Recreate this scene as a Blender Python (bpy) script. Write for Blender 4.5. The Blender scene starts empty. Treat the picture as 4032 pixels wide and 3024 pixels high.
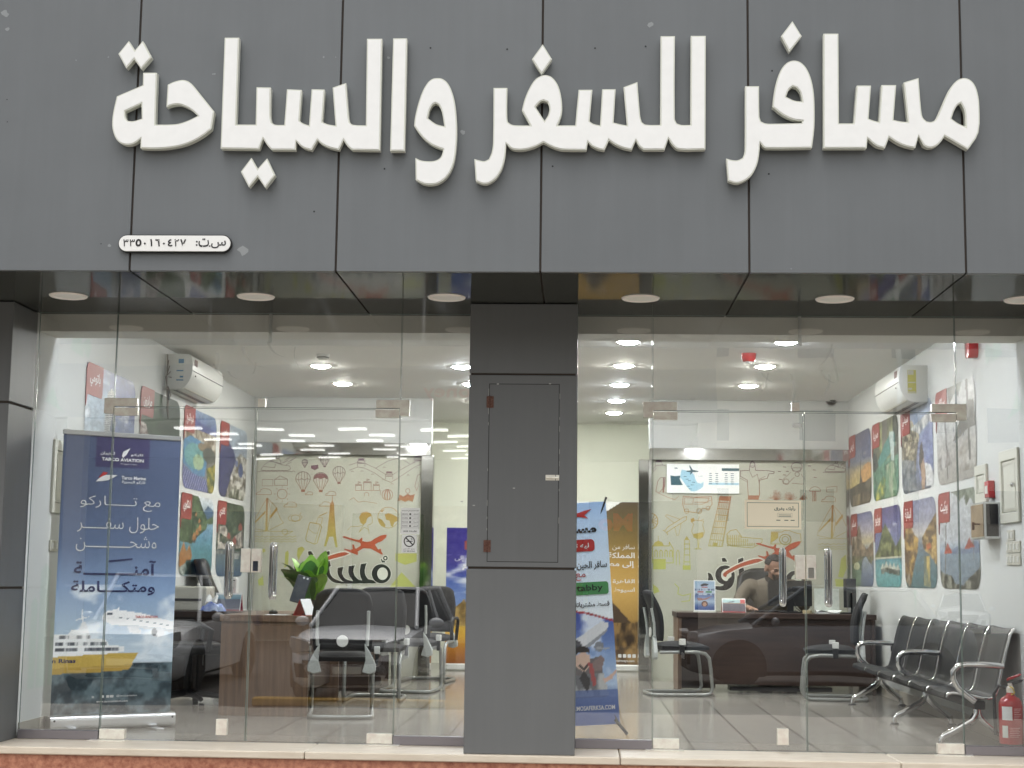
import bpy, bmesh, math, random
import numpy as np
from mathutils import Vector, Matrix, geometry
random.seed(7)
R_ = math.radians
scene = bpy.context.scene
COL = scene.collection

# ---------------------------------------------------------------- camera
def cam_rows(yaw, pitch, roll):
    cy, sy, cp, sp, cr, sr = math.cos(yaw), math.sin(yaw), math.cos(pitch), math.sin(pitch), math.cos(roll), math.sin(roll)
    R0 = np.array([[1, 0, 0], [0, 0, -1], [0, 1, 0.]])
    Ry = np.array([[cy, 0, -sy], [0, 1, 0], [sy, 0, cy]])
    Rp = np.array([[1, 0, 0], [0, cp, sp], [0, -sp, cp]])
    Rr = np.array([[cr, -sr, 0], [sr, cr, 0], [0, 0, 1]])
    return Rr @ Rp @ Ry @ R0
CAM_POS = np.array([0.0, -9.8, 1.06])
CAM_R = cam_rows(-.04635, .1266, .0127)
cam_d = bpy.data.cameras.new('camera')
cam = bpy.data.objects.new('camera', cam_d); COL.objects.link(cam)
cam_d.sensor_width = 36; cam_d.lens = 6000 / 4032 * 36
cam_d.clip_start = .1; cam_d.clip_end = 400
mw = Matrix.Identity(4)
for i in range(3):
    mw[i][0] = CAM_R[0][i]; mw[i][1] = -CAM_R[1][i]; mw[i][2] = -CAM_R[2][i]; mw[i][3] = CAM_POS[i]
cam.matrix_world = mw
scene.camera = cam
def _ray(px, py): return CAM_R.T @ np.array([(px - 2016) / 6000, (py - 1512) / 6000, 1])
def at(px, py, Y):                       # survey helper: a point of the photo at depth Y
    d = _ray(px, py); return CAM_POS + d * (Y - CAM_POS[1]) / d[1]
def atx(px, py, X):
    d = _ray(px, py); return CAM_POS + d * (X - CAM_POS[0]) / d[0]
def atz(px, py, Z):
    d = _ray(px, py); return CAM_POS + d * (Z - CAM_POS[2]) / d[2]

# ---------------------------------------------------------------- world, sun, exposure
world = bpy.data.worlds.new('World'); scene.world = world; world.use_nodes = True
wn = world.node_tree; bg = wn.nodes['Background']
sky = wn.nodes.new('ShaderNodeTexSky'); sky.sky_type = 'NISHITA'; sky.sun_disc = False
sky.sun_elevation = R_(68); sky.sun_rotation = R_(190); sky.dust_density = 6; sky.air_density = 1.5
hsv = wn.nodes.new('ShaderNodeHueSaturation'); hsv.inputs['Saturation'].default_value = .22
wn.links.new(sky.outputs[0], hsv.inputs['Color']); wn.links.new(hsv.outputs[0], bg.inputs[0])
bg.inputs[1].default_value = .15
sun_d = bpy.data.lights.new('sun', 'SUN'); sun = bpy.data.objects.new('sun', sun_d); COL.objects.link(sun)
sun_d.energy = 1.1; sun_d.angle = R_(140); sun_d.color = (1, .98, .95)
sun.rotation_euler = (R_(22), 0, R_(10))
scene.view_settings.view_transform = 'Standard'; scene.view_settings.look = 'None'
scene.view_settings.exposure = 0.19; scene.view_settings.gamma = 1
scene.render.engine = 'CYCLES'
cy = scene.cycles
cy.max_bounces = 10; cy.diffuse_bounces = 4; cy.glossy_bounces = 4; cy.transparent_max_bounces = 16
cy.transmission_bounces = 4; cy.caustics_reflective = False; cy.caustics_refractive = False
cy.sample_clamp_indirect = 4; cy.use_denoising = True
try: cy.denoiser = 'OPENIMAGEDENOISE'
except Exception: pass

# ---------------------------------------------------------------- mesh helpers
def lin(c):
    c = c / 255.0
    return c / 12.92 if c <= .04045 else ((c + .055) / 1.055) ** 2.4
def S(r, g, b): return (lin(r), lin(g), lin(b), 1)

class MB:
    def __init__(s): s.v = []; s.f = []
    def add(s, vs, fs):
        o = len(s.v); s.v += [tuple(map(float, p)) for p in vs]; s.f += [tuple(i + o for i in f) for f in fs]; return s
    def box(s, x0, x1, y0, y1, z0, z1):
        return s.add([(x0, y0, z0), (x1, y0, z0), (x1, y1, z0), (x0, y1, z0), (x0, y0, z1), (x1, y0, z1), (x1, y1, z1), (x0, y1, z1)],
                     [(0, 3, 2, 1), (4, 5, 6, 7), (0, 1, 5, 4), (1, 2, 6, 5), (2, 3, 7, 6), (3, 0, 4, 7)])
    def quad(s, a, b, c, d): return s.add([a, b, c, d], [(0, 1, 2, 3)])
    def prism(s, loops, y0, y1, fm=None):
        """loops of (x, z): first outer, the rest holes; extruded in y."""
        if fm is None: fm = lambda x, y, z: (x, y, z)
        if not isinstance(loops[0][0], (list, tuple, np.ndarray)): loops = [loops]
        pts = [p for L in loops for p in L]; n = len(pts)
        tri = geometry.tessellate_polygon([[Vector((p[0], p[1], 0)) for p in L] for L in loops])
        fs = []
        for t in tri:
            a, b, c = [pts[i] for i in t]
            ccw = (b[0] - a[0]) * (c[1] - a[1]) - (b[1] - a[1]) * (c[0] - a[0]) > 0
            t = t if ccw else t[::-1]
            fs.append(tuple(t)); 
            if y1 != y0: fs.append(tuple(i + n for i in t[::-1]))
        vs = [fm(p[0], y0, p[1]) for p in pts]
        if y1 != y0:
            vs += [fm(p[0], y1, p[1]) for p in pts]
            o = 0
            for k, L in enumerate(loops):
                m = len(L); ar = sum(L[i][0] * L[(i + 1) % m][1] - L[(i + 1) % m][0] * L[i][1] for i in range(m))
                fwd = (ar > 0) == (k == 0)
                for i in range(m):
                    a, b = o + i, o + (i + 1) % m
                    fs.append((b, a, a + n, b + n) if fwd else (a, b, b + n, a + n))
                o += m
        return s.add(vs, fs)
    def tube(s, pts, r, n=10, closed=False):
        P = [Vector(p) for p in pts]; k = len(P)
        rs = r if isinstance(r, (list, tuple)) else [r] * k
        rings = []; up = None
        for i in range(k):
            if closed: t = P[(i + 1) % k] - P[i - 1]
            else: t = P[min(i + 1, k - 1)] - P[max(i - 1, 0)]
            t.normalize()
            if up is None:
                up = Vector((0, 0, 1)) if abs(t.z) < .9 else Vector((1, 0, 0))
            u = (up - t * up.dot(t)).normalized(); w = t.cross(u); up = u
            rings.append([P[i] + (u * math.cos(2 * math.pi * j / n) + w * math.sin(2 * math.pi * j / n)) * rs[i] for j in range(n)])
        vs = [p for g in rings for p in g]; fs = []
        for i in range(k if closed else k - 1):
            for j in range(n):
                a = i * n + j; b = i * n + (j + 1) % n; i2 = (i + 1) % k
                fs.append((a, b, i2 * n + (j + 1) % n, i2 * n + j))
        if not closed:
            fs.append(tuple(range(n - 1, -1, -1))); fs.append(tuple((k - 1) * n + j for j in range(n)))
        return s.add(vs, fs)
    def lathe(s, prof, n=20, c=(0, 0, 0), axis='z'):
        vs = []; fs = []; k = len(prof)
        for r, h in prof:
            for j in range(n):
                a = 2 * math.pi * j / n; p = (r * math.cos(a), r * math.sin(a), h)
                if axis == 'y': p = (p[0], p[2], -p[1])
                if axis == 'x': p = (p[2], p[0], p[1])
                vs.append((p[0] + c[0], p[1] + c[1], p[2] + c[2]))
        for i in range(k - 1):
            for j in range(n):
                fs.append((i * n + j, i * n + (j + 1) % n, (i + 1) * n + (j + 1) % n, (i + 1) * n + j))
        if prof[0][0] > 1e-6: fs.append(tuple(range(n - 1, -1, -1)))
        if prof[-1][0] > 1e-6: fs.append(tuple((k - 1) * n + j for j in range(n)))
        return s.add(vs, fs)
    def sph(s, c, rx, ry=None, rz=None, n=14, m=9):
        ry = ry or rx; rz = rz or rx; vs = []; fs = []
        for i in range(m + 1):
            t = math.pi * i / m
            for j in range(n):
                a = 2 * math.pi * j / n
                vs.append((c[0] + rx * math.sin(t) * math.cos(a), c[1] + ry * math.sin(t) * math.sin(a), c[2] - rz * math.cos(t)))
        for i in range(m):
            for j in range(n):
                fs.append((i * n + j, i * n + (j + 1) % n, (i + 1) * n + (j + 1) % n, (i + 1) * n + j))
        return s.add(vs, fs)
    def grid(s, fn, nu, nv, thick=None):
        vs = [fn(i / (nu - 1), j / (nv - 1)) for j in range(nv) for i in range(nu)]
        fs = [(j * nu + i, j * nu + i + 1, (j + 1) * nu + i + 1, (j + 1) * nu + i) for j in range(nv - 1) for i in range(nu - 1)]
        return s.add(vs, fs)
    def disc(s, c, r, n=20, ry=None, y=None):
        ry = ry or r
        return s.add([(c[0] + r * math.cos(2 * math.pi * k / n), c[1], c[2] + ry * math.sin(2 * math.pi * k / n)) for k in range(n)], [tuple(range(n))])
    def xf(s, m):
        s.v = [tuple(m @ Vector(p)) for p in s.v]; return s

def obj(name, mb, m, parent=None, smooth=False, bevel=0, segs=1, solid=0, sub=0, loc=None):
    me = bpy.data.meshes.new(name); me.from_pydata(mb.v, [], mb.f)
    if bevel or solid:
        bm = bmesh.new(); bm.from_mesh(me)
        bmesh.ops.remove_doubles(bm, verts=bm.verts, dist=1e-5)
        if bevel:
            bmesh.ops.recalc_face_normals(bm, faces=bm.faces)
            ed = [e for e in bm.edges if len(e.link_faces) == 2 and e.calc_face_angle(0) > .6]
            bmesh.ops.bevel(bm, geom=ed, offset=bevel, segments=segs, profile=.5, affect='EDGES', clamp_overlap=True)
        bm.to_mesh(me); bm.free()
    me.materials.append(m)
    if smooth:
        me.polygons.foreach_set('use_smooth', [True] * len(me.polygons))
        try: me.set_sharp_from_angle(angle=R_(smooth if smooth is not True else 40))
        except Exception: pass
    me.update()
    o = bpy.data.objects.new(name, me); COL.objects.link(o)
    if parent: o.parent = parent
    if loc: o.location = loc
    if solid:
        q = o.modifiers.new('thickness', 'SOLIDIFY'); q.thickness = solid; q.offset = 0
    if sub:
        q = o.modifiers.new('round', 'SUBSURF'); q.levels = sub; q.render_levels = sub
    return o
def tag(o, label, cat, group=None):
    o['label'] = label; o['category'] = cat
    if group: o['group'] = group
    return o
def thing(name, label, cat, loc=(0, 0, 0), rotz=0, group=None, rot=None):
    o = bpy.data.objects.new(name, None); COL.objects.link(o); o.empty_display_size = .1
    o.location = loc; o.rotation_euler = rot if rot else (0, 0, rotz)
    return tag(o, label, cat, group)
def struct(name, mb, m, **k):
    o = obj(name, mb, m, **k); o['kind'] = 'structure'; return o
def dup(root, loc=None, rotz=None, label=None):
    r = root.copy(); COL.objects.link(r)
    if loc is not None: r.location = loc
    if rotz is not None: r.rotation_euler = (0, 0, rotz)
    if label: r['label'] = label
    for ch in list(root.children):
        c = ch.copy(); COL.objects.link(c); c.parent = r
        for g in list(ch.children):
            d = g.copy(); COL.objects.link(d); d.parent = c
    return r

# ---------------------------------------------------------------- materials
_M = {}
def mat(name, col, rough=.5, metal=0, spec=.5, var=0, vscale=8, bump=0, bscale=60, coat=0, stretch=None, col2=None, emit=None, estr=0):
    if name in _M: return _M[name]
    m = bpy.data.materials.new(name); m.use_nodes = True; nt = m.node_tree; b = nt.nodes['Principled BSDF']
    b.inputs['Base Color'].default_value = col; b.inputs['Roughness'].default_value = rough; b.inputs['Metallic'].default_value = metal
    b.inputs['Specular IOR Level'].default_value = spec
    if coat: b.inputs['Coat Weight'].default_value = coat; b.inputs['Coat Roughness'].default_value = .05
    tc = nt.nodes.new('ShaderNodeTexCoord'); vec = tc.outputs['Object']
    if stretch:
        mp = nt.nodes.new('ShaderNodeMapping'); mp.inputs['Scale'].default_value = stretch; nt.links.new(vec, mp.inputs['Vector']); vec = mp.outputs[0]
    if var or col2:
        nz = nt.nodes.new('ShaderNodeTexNoise'); nz.inputs['Scale'].default_value = vscale; nz.inputs['Detail'].default_value = 6; nz.inputs['Roughness'].default_value = .62
        nt.links.new(vec, nz.inputs['Vector'])
        rp = nt.nodes.new('ShaderNodeValToRGB'); rp.color_ramp.elements[0].position = .32; rp.color_ramp.elements[1].position = .68
        c2 = col2 or tuple(min(1, c * (1 + var)) for c in col[:3]) + (1,)
        c1 = col if col2 else tuple(c * (1 - var) for c in col[:3]) + (1,)
        rp.color_ramp.elements[0].color = c1; rp.color_ramp.elements[1].color = c2
        nt.links.new(nz.outputs['Fac'], rp.inputs[0]); nt.links.new(rp.outputs[0], b.inputs['Base Color'])
    if bump:
        nb = nt.nodes.new('ShaderNodeTexNoise'); nb.inputs['Scale'].default_value = bscale; nb.inputs['Detail'].default_value = 4
        nt.links.new(vec, nb.inputs['Vector'])
        bp = nt.nodes.new('ShaderNodeBump'); bp.inputs['Strength'].default_value = bump; bp.inputs['Distance'].default_value = .01
        nt.links.new(nb.outputs['Fac'], bp.inputs['Height']); nt.links.new(bp.outputs[0], b.inputs['Normal'])
    if emit: b.inputs['Emission Color'].default_value = emit; b.inputs['Emission Strength'].default_value = estr
    _M[name] = m; return m
def paintmat(name='printed vinyl', rough=.35):
    if name in _M: return _M[name]
    m = mat(name, (1, 1, 1, 1), rough, spec=.3); nt = m.node_tree
    a = nt.nodes.new('ShaderNodeVertexColor'); a.layer_name = 'Col'
    nt.links.new(a.outputs[0], nt.nodes['Principled BSDF'].inputs['Base Color']); return m
def glassmat():
    m = bpy.data.materials.new('clear glass'); m.use_nodes = True; nt = m.node_tree; nt.nodes.clear()
    out = nt.nodes.new('ShaderNodeOutputMaterial'); mix = nt.nodes.new('ShaderNodeMixShader')
    tr = nt.nodes.new('ShaderNodeBsdfTransparent'); tr.inputs[0].default_value = (.98, .985, .98, 1)
    gl = nt.nodes.new('ShaderNodeBsdfGlossy'); gl.inputs['Roughness'].default_value = 0.0
    lw = nt.nodes.new('ShaderNodeLayerWeight'); lw.inputs[0].default_value = .5
    pw = nt.nodes.new('ShaderNodeMath'); pw.operation = 'POWER'; pw.inputs[1].default_value = 5
    ml = nt.nodes.new('ShaderNodeMath'); ml.operation = 'MULTIPLY_ADD'; ml.inputs[1].default_value = .93; ml.inputs[2].default_value = GLASS_F0
    tc = nt.nodes.new('ShaderNodeTexCoord'); nz = nt.nodes.new('ShaderNodeTexNoise'); nz.inputs['Scale'].default_value = 1.3; nz.inputs['Detail'].default_value = 1
    bp = nt.nodes.new('ShaderNodeBump'); bp.inputs['Strength'].default_value = .05; bp.inputs['Distance'].default_value = .02
    nt.links.new(tc.outputs['Object'], nz.inputs['Vector']); nt.links.new(nz.outputs['Fac'], bp.inputs['Height']); nt.links.new(bp.outputs[0], gl.inputs['Normal'])
    nt.links.new(lw.outputs['Facing'], pw.inputs[0]); nt.links.new(pw.outputs[0], ml.inputs[0]); nt.links.new(ml.outputs[0], mix.inputs[0])
    nt.links.new(tr.outputs[0], mix.inputs[1]); nt.links.new(gl.outputs[0], mix.inputs[2]); nt.links.new(mix.outputs[0], out.inputs[0])
    return m
GLASS_F0 = .14
GLASS = glassmat()
WHITE = mat('white paint', S(228, 230, 226), .55, var=.03, vscale=3)
PLASTIC = mat('white plastic', S(226, 227, 222), .35)
OFFWHITE = mat('cream plastic', S(205, 203, 190), .4)
BLACKP = mat('black plastic', S(28, 28, 30), .45)
BLACKF = mat('black mesh fabric', S(24, 24, 26), .8, bump=.3, bscale=300)
LEATHER = mat('black leather', S(19, 19, 20), .45, bump=.15, bscale=140)
CHROME = mat('chrome', (.82, .82, .82, 1), .08, 1)
STEEL = mat('polished steel', (.62, .61, .58, 1), .16, 1, var=.08, vscale=4)
SATIN = mat('satin steel fittings', (.95, .86, .77, 1), .2, .15, var=.16, vscale=16, bump=.15, bscale=11)
GREYTUBE = mat('grey painted tube', S(150, 152, 148), .35, .4)
GREYP = mat('grey plastic', S(176, 180, 176), .45)
RED = mat('red enamel', S(170, 24, 26), .3, coat=.3)
REDTAG = mat('red print', S(142, 58, 54), .45)
INK = mat('white lettering', S(240, 240, 238), .5)
DARKINK = mat('black lettering', S(22, 22, 24), .5)
NAVYINK = mat('navy lettering', S(44, 52, 104), .5)
REDINK = mat('red lettering', S(190, 50, 48), .5)
PAPER = mat('white paper', S(244, 246, 244), .6)
ALU = mat('aluminium', (.78, .79, .8, 1), .3, 1)
RUST = mat('rusty steel', S(120, 92, 80), .6, .5, col2=S(86, 48, 40), vscale=90)
def woodmat(name, c1, c2, stretch):
    return mat(name, c1, .38, col2=c2, vscale=3.2, stretch=stretch, bump=.04, bscale=8)
WALNUT = woodmat('walnut veneer', S(98, 78, 64), S(132, 106, 86), (9, 9, .55))
DARKWOOD = woodmat('dark walnut veneer', S(46, 34, 30), S(68, 52, 45), (.55, 6, 9))

# ---------------------------------------------------------------- text
_AR = {}
def _reg(ch, base, n): _AR[ch] = (base, n)
for ch, b, n in [('ء', 0xFE80, 1), ('آ', 0xFE81, 2), ('أ', 0xFE83, 2), ('ؤ', 0xFE85, 2), ('إ', 0xFE87, 2), ('ئ', 0xFE89, 4), ('ا', 0xFE8D, 2), ('ب', 0xFE8F, 4), ('ة', 0xFE93, 2),
                 ('ت', 0xFE95, 4), ('ث', 0xFE99, 4), ('ج', 0xFE9D, 4), ('ح', 0xFEA1, 4), ('خ', 0xFEA5, 4), ('د', 0xFEA9, 2), ('ذ', 0xFEAB, 2), ('ر', 0xFEAD, 2), ('ز', 0xFEAF, 2),
                 ('س', 0xFEB1, 4), ('ش', 0xFEB5, 4), ('ص', 0xFEB9, 4), ('ض', 0xFEBD, 4), ('ط', 0xFEC1, 4), ('ظ', 0xFEC5, 4), ('ع', 0xFEC9, 4), ('غ', 0xFECD, 4), ('ف', 0xFED1, 4),
                 ('ق', 0xFED5, 4), ('ك', 0xFED9, 4), ('ل', 0xFEDD, 4), ('م', 0xFEE1, 4), ('ن', 0xFEE5, 4), ('ه', 0xFEE9, 4), ('و', 0xFEED, 2), ('ى', 0xFEEF, 2), ('ي', 0xFEF1, 4)]: _reg(ch, b, n)
def shape_ar(s):
    out = []; i = 0; prev = False
    while i < len(s):
        ch = s[i]
        if ch == 'ل' and i + 1 < len(s) and s[i + 1] == 'ا':
            out.append(chr(0xFEFC if prev else 0xFEFB)); prev = False; i += 2; continue
        if ch == 'ـ': out.append(ch); prev = True; i += 1; continue
        if ch not in _AR: out.append(ch); prev = False; i += 1; continue
        b, n = _AR[ch]; nx = s[i + 1] if i + 1 < len(s) else ''
        joins_next = n == 4 and (nx in _AR and _AR[nx][1] > 1 or nx == 'ـ')
        k = (3 if joins_next else 1) if (prev and n > 1) else (2 if joins_next else 0)
        out.append(chr(b + k)); prev = joins_next; i += 1
    return ''.join(reversed(out))
def text_mesh(s, bold=0, res=2):
    if any('\u0600' <= c <= '\u06ff' for c in s) and not any('\u0660' <= c <= '\u0669' for c in s): s = shape_ar(s)
    c = bpy.data.curves.new('lettering', 'FONT'); c.body = s; c.resolution_u = res; c.offset = bold
    o = bpy.data.objects.new('lettering', c); COL.objects.link(o)
    dg = bpy.context.evaluated_depsgraph_get(); dg.update()
    me = o.evaluated_get(dg).to_mesh()
    v = [tuple(p.co) for p in me.vertices]; f = [tuple(p.vertices) for p in me.polygons]
    o.evaluated_get(dg).to_mesh_clear(); bpy.data.objects.remove(o); bpy.data.curves.remove(c)
    return v, f
def txt(mb, s, x, z, w=None, h=None, y=0, bold=0, fm=None, anchor='c', thick=0):
    """lettering laid in a local x/z plane that faces -y, box centred (or right/left aligned) at x, z."""
    v, f = text_mesh(s, bold)
    if not v: return mb
    xs = [p[0] for p in v]; ys = [p[1] for p in v]; W = max(xs) - min(xs); H = max(ys) - min(ys)
    sx = w / W if w else None; sz = h / H if h else None
    sx = sx or sz; sz = sz or sx
    cx = {'c': (max(xs) + min(xs)) / 2, 'l': min(xs), 'r': max(xs)}[anchor]; cz = (max(ys) + min(ys)) / 2
    vs = []
    for p in v:
        q = (x + (p[0] - cx) * sx, y, z + (p[1] - cz) * sz); vs.append(fm(*q) if fm else q)
    return mb.add(vs, f)
def smooth_loop(P, sharp=38, k=4):
    n = len(P); P = [Vector(p) for p in P]; out = []
    sh = []
    for i in range(n):
        a = P[i] - P[i - 1]; b = P[(i + 1) % n] - P[i]
        sh.append(a.length == 0 or b.length == 0 or a.angle(b) > R_(sharp))
    for i in range(n):
        j = (i + 1) % n; p1, p2 = P[i], P[j]; L = (p2 - p1)
        if sh[i] and sh[j]: out.append(tuple(p1)); continue
        lim = L.length
        def tan(c, a, b):
            t = b - a; t = t.normalized() * lim; return t
        m1 = L if sh[i] else tan(p1, P[i - 1], p2); m2 = L if sh[j] else tan(p2, p1, P[(j + 1) % n])
        for t in range(k):
            u = t / k; u2, u3 = u * u, u * u * u
            out.append(tuple(p1 * (2 * u3 - 3 * u2 + 1) + m1 * (u3 - 2 * u2 + u) + p2 * (-2 * u3 + 3 * u2) + m2 * (u3 - u2)))
    return out
def rrect(x0, x1, z0, z1, r, n=6, corners=(1, 1, 1, 1)):
    out = []
    for (cx, cz, a0), c in zip(((x1 - r, z1 - r, 0), (x0 + r, z1 - r, 90), (x0 + r, z0 + r, 180), (x1 - r, z0 + r, 270)), corners):
        if not c: out.append((cx + (r if a0 in (0, 270) else -r), cz + (r if a0 in (0, 90) else -r))); continue
        out += [(cx + r * math.cos(R_(a0 + 90 * k / n)), cz + r * math.sin(R_(a0 + 90 * k / n))) for k in range(n + 1)]
    return out

# ---------------------------------------------------------------- printed pictures: a colour per grid point
class Cv:
    def __init__(s, w, h, base=(255, 255, 255)):
        s.w, s.h = w, h
        s.x, s.y = np.meshgrid((np.arange(w) + .5) / w, (np.arange(h) + .5) / h)
        s.c = np.empty((h, w, 3)); s.c[:] = base
    def put(s, m, col, a=1.0):
        m = np.asarray(m, float)[..., None] * a; s.c = s.c * (1 - m) + np.array(col, float) * m; return s
    def grad(s, st, m=None):
        ys = [p[0] for p in st]; g = np.stack([np.interp(s.y, ys, [p[1][k] for p in st]) for k in range(3)], -1)
        m = np.ones_like(s.x) if m is None else np.asarray(m, float); s.c = s.c * (1 - m[..., None]) + g * m[..., None]; return s
    def pm(s, P):
        ins = np.zeros_like(s.x, bool); n = len(P)
        for i in range(n):
            x1, y1 = P[i]; x2, y2 = P[(i + 1) % n]
            if y1 == y2: continue
            ins ^= ((s.y < y1) != (s.y < y2)) & (s.x < (x2 - x1) * (s.y - y1) / (y2 - y1) + x1)
        return ins
    def poly(s, P, col, a=1): return s.put(s.pm(P), col, a)
    def em(s, cx, cy, rx, ry): return ((s.x - cx) / rx) ** 2 + ((s.y - cy) / ry) ** 2 < 1
    def ell(s, cx, cy, rx, ry, col, a=1): return s.put(s.em(cx, cy, rx, ry), col, a)
    def line(s, P, w, col, a=1):
        m = np.zeros_like(s.x, bool); k = s.h / s.w
        for (x1, y1), (x2, y2) in zip(P, P[1:]):
            dx, dy = x2 - x1, (y2 - y1) * k; L = dx * dx + dy * dy + 1e-9
            t = np.clip(((s.x - x1) * dx + (s.y - y1) * k * dy) / L, 0, 1)
            m |= (s.x - x1 - t * dx) ** 2 + ((s.y - y1) * k - t * dy) ** 2 < w * w
        return s.put(m, col, a)
    def nz(s, sx, sy, seed=0, oct=3):
        rg = np.random.RandomState(seed); out = 0; amp = 1; tot = 0
        for o in range(oct):
            nx, ny = int(sx * 2 ** o) + 2, int(sy * 2 ** o) + 2; g = rg.rand(ny + 1, nx + 1)
            u, v = s.x * (nx - 1), s.y * (ny - 1); i, j = u.astype(int), v.astype(int); fu, fv = u - i, v - j
            fu = fu * fu * (3 - 2 * fu); fv = fv * fv * (3 - 2 * fv)
            out = out + amp * ((g[j, i] * (1 - fu) + g[j, i + 1] * fu) * (1 - fv) + (g[j + 1, i] * (1 - fu) + g[j + 1, i + 1] * fu) * fv)
            tot += amp; amp *= .55
        return out / tot
    def tex(s, m, c1, c2, sx, sy, seed=0, con=2.2):
        t = np.clip((s.nz(sx, sy, seed) - .5) * con + .5, 0, 1)[..., None]; m = np.asarray(m, float)[..., None]
        s.c = s.c * (1 - m) + (np.array(c1) * (1 - t) + np.array(c2) * t) * m; return s
    def clouds(s, m, col=(245, 248, 250), sx=3, sy=5, seed=1, lo=.52, a=.9):
        t = np.clip((s.nz(sx, sy, seed, 4) - lo) * 6, 0, 1); return s.put(np.asarray(m, float) * t, col, a)
    def grain(s, amt=8, seed=3):
        s.c = np.clip(s.c + (np.random.RandomState(seed).rand(s.h, s.w, 1) - .5) * amt, 0, 255); return s
def picture(name, cv, w, h, parent, r=None, y=0.0, m=None, fm=None, bright=1.0, corners=(1, 1, 1, 1)):
    """flat print of w x h metres, centred on the parent's origin in x, from z=0 up, facing -y."""
    nu, nv = cv.w, cv.h
    u = np.linspace(0, 1, nu); v = np.linspace(0, 1, nv); V, U = np.meshgrid(v, u, indexing='ij')
    lo = np.zeros_like(V); hi = np.zeros_like(V)
    if r:
        zz = V * h
        d = np.where(zz < r, r - zz, np.where(zz > h - r, zz - (h - r), 0)); ins = r - np.sqrt(np.maximum(0, r * r - d * d))
        top = zz > h / 2
        lo = np.where(top, ins * corners[1], ins * corners[2]); hi = np.where(top, ins * corners[0], ins * corners[3])
    X = lo + U * (w - lo - hi); Zc = V * h
    src = np.clip((X / w * nu).astype(int), 0, nu - 1); sj = np.clip((V * nv).astype(int), 0, nv - 1)
    c = np.clip(cv.c, 0, 255)[sj, src] / 255.0; c = c * .84 + (c.mean(-1, keepdims=True) * .7 + .16) * .16
    c = np.where(c <= .04045, c / 12.92, ((c + .055) / 1.055) ** 2.4) * bright
    P = np.stack([X - w / 2, np.full_like(X, y), Zc], -1).reshape(-1, 3)
    if fm: P = np.array([fm(*p) for p in P])
    i = np.arange(nu * nv).reshape(nv, nu); q = np.stack([i[:-1, :-1], i[:-1, 1:], i[1:, 1:], i[1:, :-1]], -1).reshape(-1, 4)
    me = bpy.data.meshes.new(name); me.from_pydata(P.tolist(), [], q.tolist())
    at_ = me.color_attributes.new('Col', 'FLOAT_COLOR', 'POINT')
    rgba = np.ones((nu * nv, 4), np.float32); rgba[:, :3] = c.reshape(-1, 3); at_.data.foreach_set('color', rgba.ravel())
    me.materials.append(m or paintmat()); me.update()
    o = bpy.data.objects.new(name, me); COL.objects.link(o)
    if parent: o.parent = parent
    return o
# ================================================================ SETTING
YB, XL, XR, ZC, ZS, YF = 6.7, -3.6, 2.87, 3.0, 2.765, -1.4
ACP = mat('grey composite panel', S(106, 110, 113), .42, spec=.4, var=.05, vscale=1.3, bump=.03, bscale=2.2)
ACPP = mat('grey composite pillar panel', S(106, 108, 109), .4, spec=.4, var=.03, vscale=1.5, bump=.02, bscale=2.2)
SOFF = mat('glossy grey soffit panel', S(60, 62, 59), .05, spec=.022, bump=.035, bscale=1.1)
def cladding(m):
    nt = m.node_tree; b = nt.nodes['Principled BSDF']; src = b.inputs['Base Color'].links[0].from_socket
    oi = nt.nodes.new('ShaderNodeObjectInfo'); mr = nt.nodes.new('ShaderNodeMapRange'); mr.inputs[3].default_value = .93; mr.inputs[4].default_value = 1.07
    nt.links.new(oi.outputs['Random'], mr.inputs[0])
    tc = nt.nodes.new('ShaderNodeTexCoord'); mp = nt.nodes.new('ShaderNodeMapping'); mp.inputs['Scale'].default_value = (9, 9, .5); nz = nt.nodes.new('ShaderNodeTexNoise'); nz.inputs['Scale'].default_value = 2.2; nz.inputs['Detail'].default_value = 7
    nt.links.new(tc.outputs['Object'], mp.inputs[0]); nt.links.new(mp.outputs[0], nz.inputs['Vector']); m2 = nt.nodes.new('ShaderNodeMapRange'); m2.inputs[1].default_value = .35; m2.inputs[2].default_value = .75; m2.inputs[3].default_value = .985; m2.inputs[4].default_value = 1.035
    nt.links.new(nz.outputs['Fac'], m2.inputs[0]); mu = nt.nodes.new('ShaderNodeMath'); mu.operation = 'MULTIPLY'; nt.links.new(mr.outputs[0], mu.inputs[0]); nt.links.new(m2.outputs[0], mu.inputs[1])
    vm = nt.nodes.new('ShaderNodeVectorMath'); vm.operation = 'SCALE'; nt.links.new(src, vm.inputs[0]); nt.links.new(mu.outputs[0], vm.inputs['Scale']); nt.links.new(vm.outputs[0], b.inputs['Base Color'])
cladding(ACP); cladding(ACPP)
JOINT = mat('brown joint sealant', S(62, 54, 48), .8)
ASPHALT = mat('asphalt', S(74, 72, 69), .9, var=.2, vscale=30, bump=.3, bscale=200)
PAVER = mat('pavement', S(166, 160, 150), .85, var=.12, vscale=6)
MARBLE = mat('beige marble', S(206, 194, 176), .35, col2=S(224, 214, 198), vscale=7, stretch=(.6, 3, 3))
REDGR = mat('red granite', S(142, 84, 66), .32, col2=S(196, 140, 114), vscale=26, bump=.02)
INWALL = mat('white interior wall', S(208, 210, 207), .6, var=.015, vscale=2)
CEIL = mat('white ceiling', S(246, 246, 243), .7)
BEAMP = mat('unlit beige plaster', S(244, 242, 234), .7)

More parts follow.
